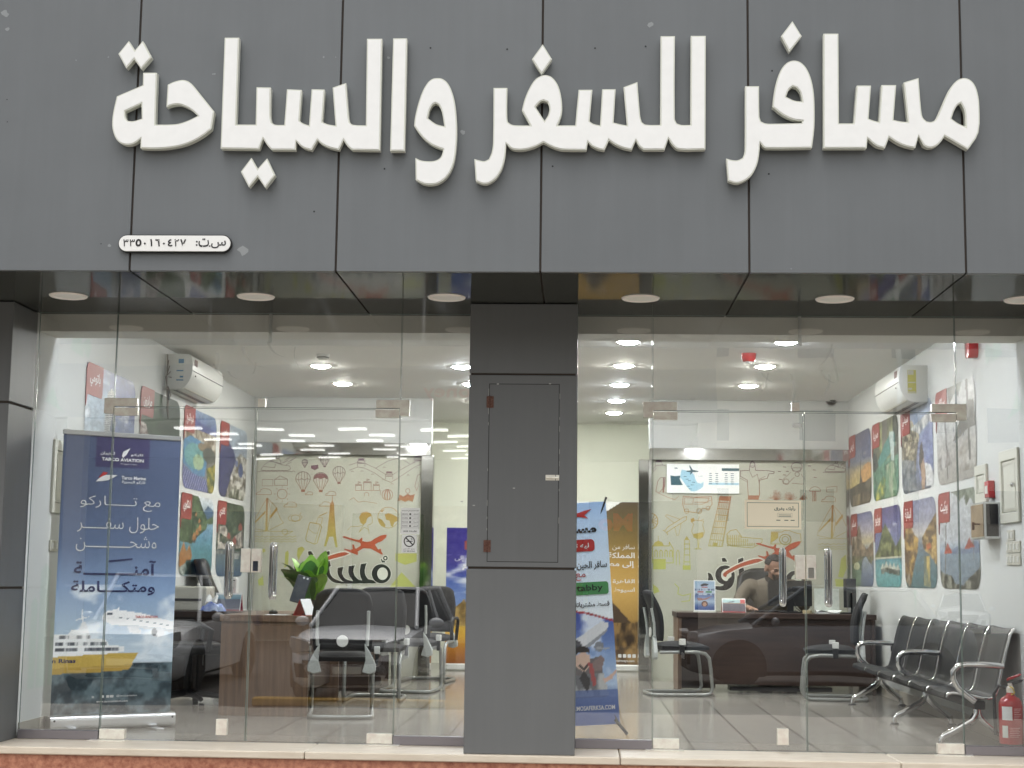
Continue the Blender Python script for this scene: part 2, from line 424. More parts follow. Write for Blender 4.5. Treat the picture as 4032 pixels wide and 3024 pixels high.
def tilemat():
    m = mat('glossy floor tiles', S(176, 174, 166), .16, spec=.5); nt = m.node_tree; b = nt.nodes['Principled BSDF']
    tc = nt.nodes.new('ShaderNodeTexCoord'); br = nt.nodes.new('ShaderNodeTexBrick'); br.offset = 0
    br.inputs['Scale'].default_value = 1; br.inputs['Brick Width'].default_value = .4; br.inputs['Row Height'].default_value = .8
    br.inputs['Mortar Size'].default_value = .0085; br.inputs['Mortar Smooth'].default_value = .2
    br.inputs['Color1'].default_value = S(154, 150, 141); br.inputs['Color2'].default_value = S(146, 142, 134); br.inputs['Mortar'].default_value = S(84, 80, 75)
    mp = nt.nodes.new('ShaderNodeMapping'); mp.inputs['Location'].default_value = (.08, .3, 0)
    nt.links.new(tc.outputs['Object'], mp.inputs[0]); nt.links.new(mp.outputs[0], br.inputs['Vector'])
    ms = nt.nodes.new('ShaderNodeMapping'); ms.inputs['Scale'].default_value = (1.2, 22, 1); nz = nt.nodes.new('ShaderNodeTexNoise'); nz.inputs['Scale'].default_value = 1.6; nz.inputs['Detail'].default_value = 5
    nt.links.new(tc.outputs['Object'], ms.inputs[0]); nt.links.new(ms.outputs[0], nz.inputs['Vector'])
    mx = nt.nodes.new('ShaderNodeMix'); mx.data_type = 'RGBA'; mx.blend_type = 'MULTIPLY'; mx.inputs[0].default_value = .5
    rp = nt.nodes.new('ShaderNodeValToRGB'); rp.color_ramp.elements[0].position = .3; rp.color_ramp.elements[0].color = (.62, .61, .59, 1); rp.color_ramp.elements[1].position = .6
    nt.links.new(nz.outputs['Fac'], rp.inputs[0]); nt.links.new(br.outputs['Color'], mx.inputs[6]); nt.links.new(rp.outputs[0], mx.inputs[7]); nt.links.new(mx.outputs[2], b.inputs['Base Color'])
    return m
# ground, street, pavement
struct('street', MB().quad((-150, -200, -.69), (150, -200, -.69), (150, -1.6, -.69), (-150, -1.6, -.69)), ASPHALT)
struct('pavement', MB().box(-60, 60, -1.6, -.4, -.8, -.54), PAVER); struct('bounce_strip', MB().box(-40, 40, -10.6, -1.62, -.9, -.685), PAVER)  # pale strip added out of view to bounce light onto the car fronts
struct('floor', MB().box(XL - .1, XR + .1, 0, 9.5, -.1, 0), tilemat())
g = MB()
for a, b in ((-5.2, -1.66), (-1.655, .24), (.245, 1.9), (1.905, 4.6)): g.box(a, b, -.475, -.003, -.04, .005)
struct('threshold', g, MARBLE, bevel=.006)
struct('step_riser', MB().box(-5.2, 4.6, -.455, 0, -.54, -.042), REDGR)
struct('ceiling', MB().box(XL - .1, XR + .1, .35, 9.5, ZC, ZC + .1), CEIL)
struct('wall_left', MB().box(XL - .15, XL, .0, 9.5, 0, ZC), INWALL)
struct('wall_right', MB().box(XR, XR + .15, .0, 9.5, 0, ZC), INWALL)
struct('wall_back', MB().box(XL, XR, 9.4, 9.55, 0, ZC), mat('pale lime wall', S(228, 231, 216), .6))
struct('beam', MB().box(XL, XR, .06, .36, 2.65, ZC + .05), BEAMP)
SKIRT = mat('beige skirting tile', S(176, 170, 158), .3)
g = MB().box(XL, XL + .012, .02, 6.6, 0, .1); struct('skirting', g, SKIRT)
g = MB().box(XR - .012, XR, .02, 6.6, 0, .1); struct('skirting', g, SKIRT)
struct('upper_floor', MB().box(-5.2, 4.6, -1.34, 9.6, ZC + .12, 4.72), BEAMP)

# ---------------------------------------------------------------- facade cladding
JX = [-4.94, -3.757, -2.574, -1.395, -.239, .928, 2.122, 3.30, 4.48]
fas = thing('fascia', 'large grey composite panel fascia above the shopfront carrying the white sign', 'facade', (0, YF, ZS))
for a, b in zip(JX, JX[1:]):
    obj('panel', MB().box(a + .006, b - .006, 0, .03, 0, 1.96), ACP, fas, bevel=.002)
obj('joint_backing', MB().box(JX[0], JX[-1], .012, .05, .01, 1.95), JOINT, fas)
# old screw holes and scuffs on the cladding
g = MB()
for px, py in ((1695, 189), (1997, 194), (2343, 190), (2542, 183), (3040, 279), (1514, 665), (3027, 685), (2176, 655), (398, 960), (28, 392), (29, 480), (1237, 833)):
    p = at(px, py, YF) ; g.disc((p[0], -.0015, p[2] - ZS), .0055 if px > 600 else .0035, 8)
obj('screw_hole', g, DARKINK, fas)['kind'] = 'stuff'
SCUFF = mat('pale filler smear', S(142, 146, 148), .8)
g = MB()
for px, py, r in ((430, 968, 8), (958, 985, 22), (300, 237, 3), (427, 225, 3), (838, 292, 4), (846, 292, 4), (1274, 224, 5), (1322, 225, 3), (1530, 228, 6), (2560, 95, 12), (1822, 520, 10), (20, 55, 16), (28, 115, 9), (3115, 1058, 3)):
    p = at(px, py, YF); k = 9; ph = random.random() * 6
    g.add([(p[0] + r / 714 * (.6 + .7 * random.random()) * math.cos(ph + 6.283 * i / k), -.001, p[2] - ZS + r / 714 * (.5 + .8 * random.random()) * math.sin(ph + 6.283 * i / k)) for i in range(k)], [tuple(range(k))])
obj('filler_smear', g, SCUFF, fas)['kind'] = 'stuff'

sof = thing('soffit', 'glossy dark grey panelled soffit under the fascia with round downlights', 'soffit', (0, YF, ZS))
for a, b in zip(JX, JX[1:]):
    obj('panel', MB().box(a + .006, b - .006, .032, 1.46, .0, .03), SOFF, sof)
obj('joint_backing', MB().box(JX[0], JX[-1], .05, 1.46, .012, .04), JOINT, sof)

# pillars
pil = thing('pillar', 'wide grey clad pillar between the two glass shopfronts with a cabinet door', 'pillar', (-.365, -.43, .006))
PW = .335
zg1, zg2 = 2.31, 1.113
for a, b in ((0, zg2 - .007), (zg2 + .007, zg1 - .006), (zg1 + .006, ZS - .012)):
    obj('panel', MB().box(-PW, PW, 0, .43 + .1, a, b), ACPP, pil, bevel=.003)
obj('joint_backing', MB().box(-PW + .01, PW - .01, .01, .5, .01, ZS - .015), JOINT, pil)
def pl(px, py): p = at(px, py, -.43); return p[0] + .365, p[2] - .006
dx0, dz1 = pl(1929, 1513); dx1, dz0 = pl(2195, 2213)
g = MB().box(dx0, dx1, -.0015, .01, dz0, dz1)
dr = obj('cabinet_door', g, ACPP, pil)
g = MB()
for x0, x1, z0, z1 in ((dx0 - .004, dx0, dz0, dz1), (dx1, dx1 + .004, dz0, dz1), (dx0 - .004, dx1 + .004, dz1, dz1 + .004), (dx0 - .004, dx1 + .004, dz0 - .004, dz0)): g.box(x0, x1, -.0008, .004, z0, z1)
obj('door_gap', g, mat('dark gap', S(38, 37, 37), .8), dr)
g = MB(); rg = random.Random(4)
for k in range(9):
    zz = rg.uniform(dz0, dz1); g.box(dx0 - .007, dx0 - .0045, -.002, 0, zz, zz + rg.uniform(.01, .05)); zz = rg.uniform(dz0, dz1); g.box(dx1 + .0045, dx1 + .007, -.002, 0, zz, zz + rg.uniform(.01, .04))
for px, py in ((1818, 1975), (1865, 1990), (2023, 1922), (1960, 1512), (2165, 1511)):
    x, zz = pl(px, py); g.box(x - .006, x + .008, -.0022, 0, zz - .003, zz + .003)
obj('paint_chip', g, mat('bare metal chips', S(170, 170, 166), .5), pil)
for px, py in ((1930, 1583), (1918, 2150)):
    x, zz = pl(px, py); g = MB().box(x - .022, x - .002, -.006, 0, zz - .036, zz + .036).box(x + .002, x + .022, -.006, 0, zz - .036, zz + .036)
    g.tube([(x, -.008, zz - .037), (x, -.008, zz + .037)], .005, 8)
    h = obj('hinge', g, RUST, dr)
x, zz = pl(2175, 1881)
g = MB().box(x - .042, x + .018, -.006, 0, zz - .017, zz + .017).box(x + .022, x + .042, -.006, 0, zz - .017, zz + .017)
g.tube([(x - .04, -.012, zz), (x + .04, -.012, zz)], .006, 8); g.box(x - .02, x - .004, -.022, -.006, zz - .004, zz + .004)
obj('latch', g, SATIN, dr)
for sx, lab in ((-1, 'dark grey clad pillar at the left edge beside the shopfront glass'), (1, 'dark grey clad pillar at the right edge beyond the fire extinguisher')):
    x0, x1 = (-4.8, XL - .001) if sx < 0 else (XR + .03, 4.2)
    q = thing('pillar', lab, 'pillar', ((x0 + x1) / 2, -.43, .006)); w = (x1 - x0) / 2
    for a, b in ((0, .945), (.96, 2.105), (2.12, ZS - .012)): obj('panel', MB().box(-w, w, 0, .5, a, b), ACPP, q, bevel=.003)
    obj('joint_backing', MB().box(-w + .01, w - .01, .01, .49, .01, ZS - .015), JOINT, q)

# ---------------------------------------------------------------- sign letters (traced in the photo's zoom windows)
def zA(P, ox): return [(ox + x / 1.5079, y / 1.5079) for x, y in P]
LET = [
 ('dot', 0, [[(765, 243), (801, 300), (848, 243), (899, 340), (838, 410), (797, 352), (750, 406), (703, 320)]]),
 ('letter', 0, [[(850, 432), (932, 432), (922, 740), (1000, 740), (1060, 735), (1120, 715), (1175, 688), (1140, 655), (1100, 632), (1060, 620), (1020, 624), (988, 636), (996, 503), (1030, 487), (1080, 475), (1115, 482), (1145, 505), (1178, 545), (1272, 662), (1255, 766), (1200, 808), (1130, 846), (1060, 868), (980, 880), (900, 883), (834, 880), (836, 822), (800, 850), (760, 860), (730, 856), (700, 838), (678, 800), (666, 745), (672, 670), (694, 572), (848, 506)],
   [(743, 660), (840, 615), (842, 705), (790, 720), (760, 718), (746, 700)]]),
 ('letter', 0, [[(1334, 224), (1420, 224), (1402, 740), (1518, 740), (1523, 518), (1608, 520), (1606, 690), (1612, 725), (1632, 740), (1688, 742), (1704, 530), (1792, 534), (1778, 717), (1800, 733), (1835, 745), (1850, 530), (1928, 532), (1914, 724), (1945, 738), (1992, 746), (1975, 520), (2055, 493), (2070, 690), (2076, 726), (2095, 741), (2172, 745), (2179, 230), (2269, 230), (2257, 893), (2090, 890), (2062, 866), (2040, 832), (2012, 890), (1950, 875), (1910, 855), (1885, 832), (1850, 891), (1808, 880), (1780, 862), (1758, 838), (1756, 890), (1612, 889), (1585, 860), (1562, 822), (1538, 886), (1310, 882)]]),
 ('dot', 0, [[(1493, 937), (1530, 1003), (1586, 940), (1633, 1040), (1575, 1115), (1530, 1050), (1478, 1112), (1430, 1020)]]),
 ('letter', 1300, [[(374, 228), (457, 228), (443, 896), (356, 896)]]),
 ('letter', 1300, [[(630, 464), (662, 467), (692, 487), (717, 528), (737, 592), (748, 670), (753, 780), (748, 880), (736, 960), (713, 1020), (680, 1062), (640, 1088), (595, 1096), (550, 1090), (508, 1068), (506, 938), (540, 953), (590, 958), (630, 952), (655, 935), (668, 905), (670, 887), (600, 858), (545, 812), (498, 748), (505, 690), (525, 610), (550, 540), (580, 490), (605, 470)],
   [(625, 612), (645, 622), (662, 660), (678, 750), (630, 738), (580, 702), (590, 655), (608, 622)]]),
 ('letter', 1300, [[(970, 522), (1052, 522), (1050, 690), (1055, 725), (1077, 740), (1110, 745), (1188, 745), (1138, 655), (1155, 590), (1185, 520), (1220, 470), (1265, 447), (1300, 450), (1330, 472), (1355, 512), (1371, 570), (1378, 640), (1372, 690), (1350, 745), (1455, 745), (1475, 533), (1557, 533), (1540, 720), (1562, 735), (1602, 745), (1615, 530), (1695, 530), (1683, 728), (1722, 738), (1762, 745), (1742, 518), (1824, 487), (1841, 690), (1850, 725), (1872, 740), (1960, 742), (1962, 215), (2047, 215), (2046, 705), (2058, 733), (2085, 742), (2139, 742), (2141, 213), (2230, 213), (2228, 887), (2069, 887), (2032, 860), (2008, 822), (1985, 889), (1860, 889), (1832, 865), (1815, 832), (1790, 889), (1745, 880), (1692, 858), (1655, 832), (1628, 891), (1590, 884), (1552, 865), (1530, 842), (1522, 891), (1380, 889), (1340, 880), (1302, 864), (1265, 845), (1222, 868), (1160, 887), (1100, 889), (1070, 878), (1045, 852), (1039, 930), (1020, 1000), (987, 1055), (945, 1086), (910, 1092), (865, 1075), (856, 944), (885, 952), (915, 957), (942, 945), (958, 908), (967, 850)],
   [(1219, 635), (1245, 605), (1265, 597), (1290, 605), (1302, 640), (1296, 680), (1273, 718)]]),
 ('dot', 1300, [[(1262, 263), (1317, 352), (1255, 441), (1198, 352)]]),
 ('letter', 2632, [[(455, 512), (538, 512), (540, 690), (548, 720), (575, 733), (620, 735), (791, 731), (795, 718), (740, 710), (680, 682), (618, 635), (625, 570), (640, 490), (665, 420), (700, 376), (740, 360), (780, 368), (815, 400), (842, 455), (860, 530), (867, 620), (866, 760), (852, 878), (580, 880), (560, 868), (543, 845), (540, 900), (528, 970), (502, 1028), (467, 1064), (420, 1086), (390, 1086), (354, 1073), (343, 941), (375, 950), (410, 952), (440, 938), (452, 905), (455, 850)],
   [(698, 575), (715, 532), (738, 513), (762, 520), (782, 548), (795, 603), (748, 598)]]),
 ('dot', 2632, [[(736, 126), (791, 215), (718, 308), (668, 215)]]),
 ('letter', 2632, [[(920, 200), (1009, 200), (1012, 733), (1100, 733), (1118, 508), (1203, 508), (1188, 705), (1217, 716), (1250, 725), (1265, 505), (1352, 505), (1336, 712), (1375, 721), (1422, 725), (1396, 490), (1485, 463), (1500, 650), (1510, 698), (1532, 721), (1560, 724), (1585, 710), (1610, 660), (1640, 590), (1672, 525), (1710, 480), (1750, 464), (1785, 471), (1815, 500), (1835, 550), (1845, 620), (1840, 788), (1778, 888), (1640, 808), (1612, 848), (1580, 871), (1545, 877), (1515, 864), (1485, 808), (1465, 879), (1430, 873), (1370, 853), (1310, 815), (1285, 880), (1240, 868), (1208, 846), (1182, 820), (1177, 880), (920, 880)],
   [(1680, 705), (1695, 660), (1715, 625), (1735, 612), (1755, 650), (1762, 690), (1765, 753), (1720, 733)]]),
]
LFACE = mat('white acrylic letter face', S(238, 239, 238), .35, var=.02, vscale=14)
LSIDE = mat('white letter return', S(214, 216, 206), .45)
YL = YF - .058
sg = thing('shop_sign', 'big white raised Arabic shop name letters across the grey fascia', 'sign', (-.2, YF, 3.9))
for nm, ox, loops in LET:
    L2 = []
    for P in loops:
        q = [at(px, py, YL) for px, py in zA(P, ox)]
        L2.append(smooth_loop([(p[0] + .2, p[2] - 3.9) for p in q], k=3 if len(P) > 4 else 1))
    o = obj(nm, MB().prism(L2, YL - YF, -.014), LSIDE, sg)
    def inset(L, d, hole):
        n = len(L); out = []
        ar = sum(L[i][0] * L[(i + 1) % n][1] - L[(i + 1) % n][0] * L[i][1] for i in range(n)); sgn = (1 if ar > 0 else -1) * (-1 if hole else 1)
        for i in range(n):
            a, b, c = Vector(L[i - 1]), Vector(L[i]), Vector(L[(i + 1) % n]); t1, t2 = (b - a).normalized(), (c - b).normalized()
            n1, n2 = Vector((-t1.y, t1.x)) * sgn, Vector((-t2.y, t2.x)) * sgn; m = n1 + n2
            m = m / max(.5, m.length_squared / 2) if m.length > .3 else n1
            out.append(tuple(b + m * d))
        return out
    obj('face', MB().prism([inset(L, .007, k > 0) for k, L in enumerate(L2)], YL - YF - .003, YL - YF - .0005), LFACE, o)
# registration plaque
c = at(687, 958, YF - .03); a0 = at(468, 958, YF - .03); hw = c[0] - a0[0]
pq = thing('number_plaque', 'small white pill shaped plaque with black Arabic registration number', 'plaque', (c[0], YF, c[2]))
obj('plate', MB().prism(rrect(-hw, hw, -.045, .045, .0449, 8), -.03, -.008), mat('white plaque', S(236, 237, 235), .4), pq)
obj('rim', MB().prism(rrect(-hw - .006, hw + .006, -.051, .051, .0509, 8), -.022, -.001), DARKINK, pq)
g = MB(); [txt(g, ch, -hw + .04 + .0365 * k, .003 if ch != '٠' else -.002, h=.043 if ch != '٠' else .014, y=-.0315, bold=.009 if ch in '٣٢' else .03) for k, ch in enumerate('٣٣٥٠١٦٠٤٢٧')]; txt(g, ':', hw * .40, .0, h=.03, y=-.0315, bold=.03); txt(g, 'ت', hw * .525, .004, w=.06, h=.05, y=-.0315, bold=.012); txt(g, '.', hw * .635, -.016, h=.009, y=-.0315); txt(g, 'س', hw * .79, -.006, w=.085, h=.045, y=-.0315, bold=.012)
obj('lettering', g, DARKINK, pq)

# soffit downlights (switched off)
RING = mat('warm white ring', S(250, 244, 238), .4); LENS = mat('frosted lens', S(240, 238, 232), .3)
sl = thing('downlight', '', 'downlight', (-3.192, -.61, ZS), group='round downlights in the outdoor soffit')
obj('ring', MB().lathe([(.088, .002), (.09, -.006), (.112, -.008), (.118, 0)], 28), RING, sl, smooth=True)
obj('lens', MB().lathe([(.0, -.001), (.05, -.002), (.089, -.003)], 28), LENS, sl, smooth=True)
SLAB = ['unlit round soffit downlight nearest the left edge pillar', 'unlit round soffit downlight above the left double door, second from left', 'unlit round soffit downlight just left of the central pillar',
        'unlit round soffit downlight just right of the central pillar', 'unlit round soffit downlight above the right double door', 'unlit round soffit downlight cut by the right photo edge']
for i, x in enumerate((-3.192, -2.017, -.835, .353, 1.529, 2.66)):
    if i == 0: sl['label'] = SLAB[0]
    else: dup(sl, (x, -.61, ZS), label=SLAB[i])

# interior downlights (lit)
def emitter(nm, col, st):
    m = bpy.data.materials.new(nm); m.use_nodes = True; nt = m.node_tree; nt.nodes.clear(); e = nt.nodes.new('ShaderNodeEmission'); e.inputs[0].default_value = col; e.inputs[1].default_value = st
    o = nt.nodes.new('ShaderNodeOutputMaterial'); nt.links.new(e.outputs[0], o.inputs[0]); return m
LAMP_ST = 340
LAMPW = emitter('lit lamp warm white', (1, .975, .90, 1), LAMP_ST); LAMPC = emitter('lit lamp cool white', (.88, .93, 1, 1), LAMP_ST)
def dl(x, y, m, lab):
    t = thing('ceiling_light', lab, 'ceiling light', (x, y, ZC), group='lit round downlights in the shop ceiling')
    obj('ring', MB().lathe([(.086, .001), (.088, -.008), (.104, -.009), (.108, 0)], 24), PLASTIC, t, smooth=True)
    obj('lens', MB().lathe([(.0, -.026), (.05, -.023), (.078, -.012), (.086, -.004)], 24), m, t)
for x, y, m, lab in ((-2.43, 4.15, LAMPW, 'lit warm ceiling light right of the left air conditioner, nearer of two'), (-2.43, 5.45, LAMPW, 'lit warm ceiling light right of the left air conditioner, farther of two'),
                (-1.115, 4.15, LAMPC, 'lit cool ceiling light beside the central pillar on its left, higher of two'), (-1.115, 5.42, LAMPC, 'lit cool ceiling light beside the central pillar on its left, lower of two'),
                (.377, 2.6, LAMPC, 'topmost lit ceiling light in the column right of the pillar'), (.377, 4.01, LAMPW, 'second lit ceiling light down in the column right of the pillar'),
                (.377, 5.4, LAMPC, 'third lit ceiling light down in the column right of the pillar'), (.377, 6.78, LAMPC, 'fourth lit ceiling light down in the column right of the pillar'), (.377, 8.0, LAMPW, 'lowest lit ceiling light in the column right of the pillar'),
                (1.66, 2.57, LAMPC, 'lit ceiling light beside the hanging white strip of right transom'), (1.66, 4.0, LAMPW, 'lit warm ceiling light above the right desk, nearer one'), (1.66, 5.41, LAMPW, 'lit warm ceiling light above the right desk, farther one'),
                (-1.115, .50, LAMPC, 'lit ceiling light just inside the left door near the pillar'), (-2.43, .50, LAMPC, 'lit ceiling light just inside the left door above the banner'), (.377, .50, LAMPC, 'lit ceiling light just inside the right door beside pillar'), (1.66, .50, LAMPC, 'lit ceiling light just inside the right door above the bench'),  # front row added out of view behind the beam, brightens banners and front walls
                (-1.115, 6.85, LAMPW, 'lit ceiling light over the back hall nearer the pillar'), (-1.115, 8.1, LAMPW, 'lit ceiling light over the back hall farthest from the pillar')):
    dl(x, y, m, lab)

# ---------------------------------------------------------------- glass shopfront
FROST = mat('frosted acrylic', S(245, 246, 244), .5); FROST.node_tree.nodes['Principled BSDF'].inputs['Transmission Weight'].default_value = .75
SMEAR = mat('dried cleaning smear', S(230, 234, 234), .8); SMEAR.node_tree.nodes['Principled BSDF'].inputs['Alpha'].default_value = .10
TH = .0055
def pane(x0, x1, z0, z1, xc=0, zc=0): return MB().box(x0 - xc, x1 - xc, -TH, TH, z0 - zc, z1 - zc)
EDGE = mat('green glass edge', S(120, 134, 128), .15)
def edges(x0, x1, z0, z1, xc, zc, w=.002):
    g = MB()
    for a, b in ((x0, x0 + w), (x1 - w, x1)): g.box(a - xc, b - xc, -TH - .0006, TH + .0006, z0 - zc, z1 - zc)
    return g.box(x0 + w - xc, x1 - w - xc, -TH - .0006, TH + .0006, z1 - w - zc, z1 - zc)
DT = 2.135
CH = mat('satin channel', S(158, 154, 160), .3, .7)
def fixed(x0, x1, lab):
    xc = (x0 + x1) / 2; t = thing('shop_window', lab, 'window', (xc, 0, 0))
    obj('pane', pane(x0, x1, .03, ZS, xc), GLASS, t); obj('edge', edges(x0, x1, .03, ZS, xc, 0), EDGE, t)
    obj('channel', MB().box(x0 - xc, x1 - xc, -.025, .025, .0055, .062), CH, t, bevel=.003)
def transom(x0, x1, xs, lab):
    xc = (x0 + x1) / 2; t = thing('glass_transom', lab, 'glass panel', (xc, 0, DT + .006))
    obj('pane', pane(x0, x1, DT + .006, ZS, xc, DT + .006), GLASS, t); obj('edge', edges(x0, x1, DT + .006, ZS, xc, DT + .006), EDGE, t)
    g = MB().box(x0 - xc, x1 - xc, -TH - .0006, TH + .0006, 0, .003); obj('bottom_edge', g, EDGE, t)
    obj('hanger_strip', MB().box(xs - xc - .009, xs - xc + .010, .008, .02, .43, .622), FROST, t)
    for sx, xx in ((1, x0), (-1, x1)):            # L shaped corner patch and a middle patch
        q = [(xx - xc - sx * .062, -.046), (xx - xc - sx * .062, .055), (xx - xc + sx * .155, .055), (xx - xc + sx * .155, .003), (xx - xc - sx * .0, .003), (xx - xc - sx * .0, -.046)]
        obj('corner_patch', MB().prism([q if sx > 0 else q[::-1]], -.022, .022), SATIN, t, bevel=.002)
    g = MB(); rg = random.Random(int(x0 * 10))
    for k in range(7):
        a, b, L, an = rg.uniform(x0 + .6, x0 + 1.2) - xc, rg.uniform(.22, .5), rg.uniform(.08, .2), rg.uniform(-1.9, -1.1); n = 8; w = rg.uniform(.004, .011); cv_ = rg.uniform(-.8, .8); P_ = [(a + L * i / n * math.cos(an + cv_ * i / n), b + L * i / n * math.sin(an + cv_ * i / n)) for i in range(n + 1)]
        g.add([(x + s_ * w, -TH - .0008 - .0002 * k, z) for x, z in P_ for s_ in (-1, 1)], [(2 * i, 2 * i + 1, 2 * i + 3, 2 * i + 2) for i in range(n)])
    obj('smear', g, SMEAR, t)['kind'] = 'stuff'
    obj('strike_patch', MB().box(xs - xc - .06, xs - xc - .012, -.022, .022, .003, .058), SATIN, t, bevel=.002)
def door(x0, x1, hinge, lab):
    xc = (x0 + x1) / 2; t = thing('glass_door', lab, 'door', (xc, 0, .012)); z0, z1 = .012, DT
    obj('pane', pane(x0, x1, z0, z1, xc, z0), GLASS, t); obj('edge', edges(x0, x1, z0, z1, xc, z0, .0026), EDGE, t)
    hx = x0 if hinge < 0 else x1; s = -hinge
    a, b = sorted((hx - xc + s * .004, hx - xc + s * .158)); obj('top_patch', MB().box(a, b, -.022, .022, z1 - z0 - .052, z1 - z0 - .001), SATIN, t, bevel=.002)
    a, b = sorted((hx - xc + s * .002, hx - xc + s * .165)); obj('bottom_patch', MB().box(a, b, -.024, .024, .0, .062), SATIN, t, bevel=.002)
    fx = x1 if hinge < 0 else x0                    # free edge
    hxx = fx - xc - s * -1 * 0 + (-.14 if hinge < 0 else .14)
    for sy in (-1, 1):
        g = MB(); r = .016; y1 = sy * .058
        g.tube([(hxx, sy * .006, .925), (hxx, sy * .035, .905), (hxx, y1, .915), (hxx, y1, .95), (hxx, y1, 1.20), (hxx, y1, 1.235), (hxx, sy * .035, 1.245), (hxx, sy * .006, 1.225)], r, 14)
        obj('handle', g, CHROME, t, smooth=True)
    if hinge < 0:
        obj('floor_bolt', MB().box(fx - xc - .185, fx - xc - .115, -.02, .02, .035, .135), SATIN, t, bevel=.002)
    g = MB().box(*sorted((fx - xc - .001 * s * 0, fx - xc + (-.062 if hinge < 0 else .062))), -.024, .024, 1.063, 1.215); lk = obj('lock', g, SATIN, t, bevel=.003)
    if hinge > 0: obj('cylinder', MB().box(fx - xc + .012, fx - xc + .047, -.03, -.0235, 1.07, 1.135), CHROME, lk, bevel=.002)
    return t
fixed(-3.585, -3.065, 'narrow fixed glass panel at the far left in front of the navy banner'); fixed(-1.176, -.70, 'fixed glass panel left of the grey pillar carrying the no smoking sticker')
fixed(-.03, .453, 'fixed glass panel right of the grey pillar before the tall blue banner'); fixed(2.391, 2.862, 'fixed glass panel at far right before the fire extinguisher')
transom(-3.061, -1.18, -2.05, 'wide glass transom above the left double door'); transom(.457, 2.387, 1.405, 'wide glass transom above the right double door')
door(-3.059, -2.124, -1, 'left leaf of the left glass double door, before the navy banner'); door(-2.118, -1.18, 1, 'right leaf of the left glass double door, before the plant')
door(.457, 1.418, -1, 'left leaf of the right glass double door with map and cream notice'); door(1.424, 2.387, 1, 'right leaf of the right glass double door, before the waiting bench')
# pivot plates on the threshold
for x, lab in ((-2.99, 'thin steel floor pivot plate below the far left door hinge'), (-1.25, 'thin steel floor pivot plate near the pillar under left door'), (.53, 'thin steel floor pivot plate just right of the pillar'), (2.31, 'thin steel floor pivot plate at the right door hinge')):
    tag(obj('pivot_plate', MB().box(-.12, .12, -.04, .04, 0, .004), SATIN, loc=(x, -.06, .0052)), lab, 'floor plate', 'floor pivot plates under the doors')
# ================================================================ POSTERS ON THE SIDE WALLS
def pic_tower():
    c = Cv(66, 90); c.grad([(0, (150, 175, 205)), (.35, (190, 208, 222)), (.7, (150, 182, 212)), (1, (92, 110, 176))]); c.put(c.x > .45, (78, 92, 170), .55 * 1)
    c.put(c.pm([(.45, 1), (1, 1), (1, .55), (.62, .72)]), (70, 84, 168), .6); c.clouds(c.y < .98, sx=4, sy=7, seed=5, lo=.55)
    c.tex(c.pm([(0, .28), (.2, .34), (.42, .22), (.42, .12), (0, .12)]), (112, 136, 160), (140, 160, 178), 4, 4, 2)
    P = [(.36, 0), (.38, .6), (.42, .78), (.49, .84), (.56, .78), (.6, .5), (.58, 0)]; c.poly(P, (222, 224, 222)); m = c.pm(P)
    c.put(m & (((c.y * 46 + c.x * 9) % 1) < .45), (84, 92, 100)); c.poly([(.49, .45), (.53, .6), (.56, .45), (.55, .3), (.5, .3)], (70, 90, 130))
    c.line([(.8, 0), (.8, .35)], .012, (90, 100, 120)); c.poly([(0, .18), (.12, .2), (.26, .05), (.6, .03), (.6, 0), (0, 0)], (66, 72, 58)); c.tex(c.y < .05, (60, 66, 52), (150, 150, 130), 14, 4, 3)
    return c
def pic_hills():
    c = Cv(66, 90); c.tex(c.y >= 0, (30, 58, 40), (62, 96, 62), 7, 10, 4); c.put(c.x > .52, (46, 62, 58), .6); c.tex(c.y < .4, (38, 78, 44), (86, 120, 72), 9, 12, 6)
    m = c.pm([(0, .62), (.14, .6), (.24, .46), (.32, .3), (.44, .1), (.4, 0), (.3, .02), (.22, .2), (0, .34)]); c.tex(m, (110, 78, 74), (232, 222, 214), 16, 22, 8, 4)
    c.clouds(c.y > .3, (120, 136, 128), 5, 8, 9, .66, .5); return c
def pic_pool():
    c = Cv(66, 90); c.grad([(0, (110, 120, 150)), (.62, (150, 140, 120)), (.74, (170, 165, 160)), (.8, (90, 110, 170)), (1, (142, 170, 208))])
    c.tex((c.y > .5) & (c.y < .78), (120, 100, 70), (200, 190, 170), 18, 14, 2, 3)
    c.put((c.y > .76) & (c.y < .9 - .08 * c.x), (76, 88, 160)); c.poly([(0, .3), (0, .58), (.2, .66), (.6, .62), (.72, .4), (.66, .2), (.4, .18), (.2, .24)], (76, 140, 190)); c.ell(.34, .42, .3, .16, (110, 180, 170), .8); c.ell(.46, .36, .16, .1, (190, 205, 140), .7)
    c.ell(.56, .56, .14, .05, (140, 120, 90)); c.ell(.78, .48, .2, .1, (92, 96, 88)); m = c.pm([(0, 0), (0, .28), (.22, .22), (.72, .16), (.8, 0)]); c.put(m, (76, 80, 150)); c.put(m & (((c.x * 1.2 - c.y * .8) * 13 % 1) < .4), (150, 156, 205))
    c.tex(c.pm([(.7, .3), (1, .4), (1, 0), (.8, 0)]), (70, 90, 50), (190, 170, 60), 9, 12, 4, 3); return c
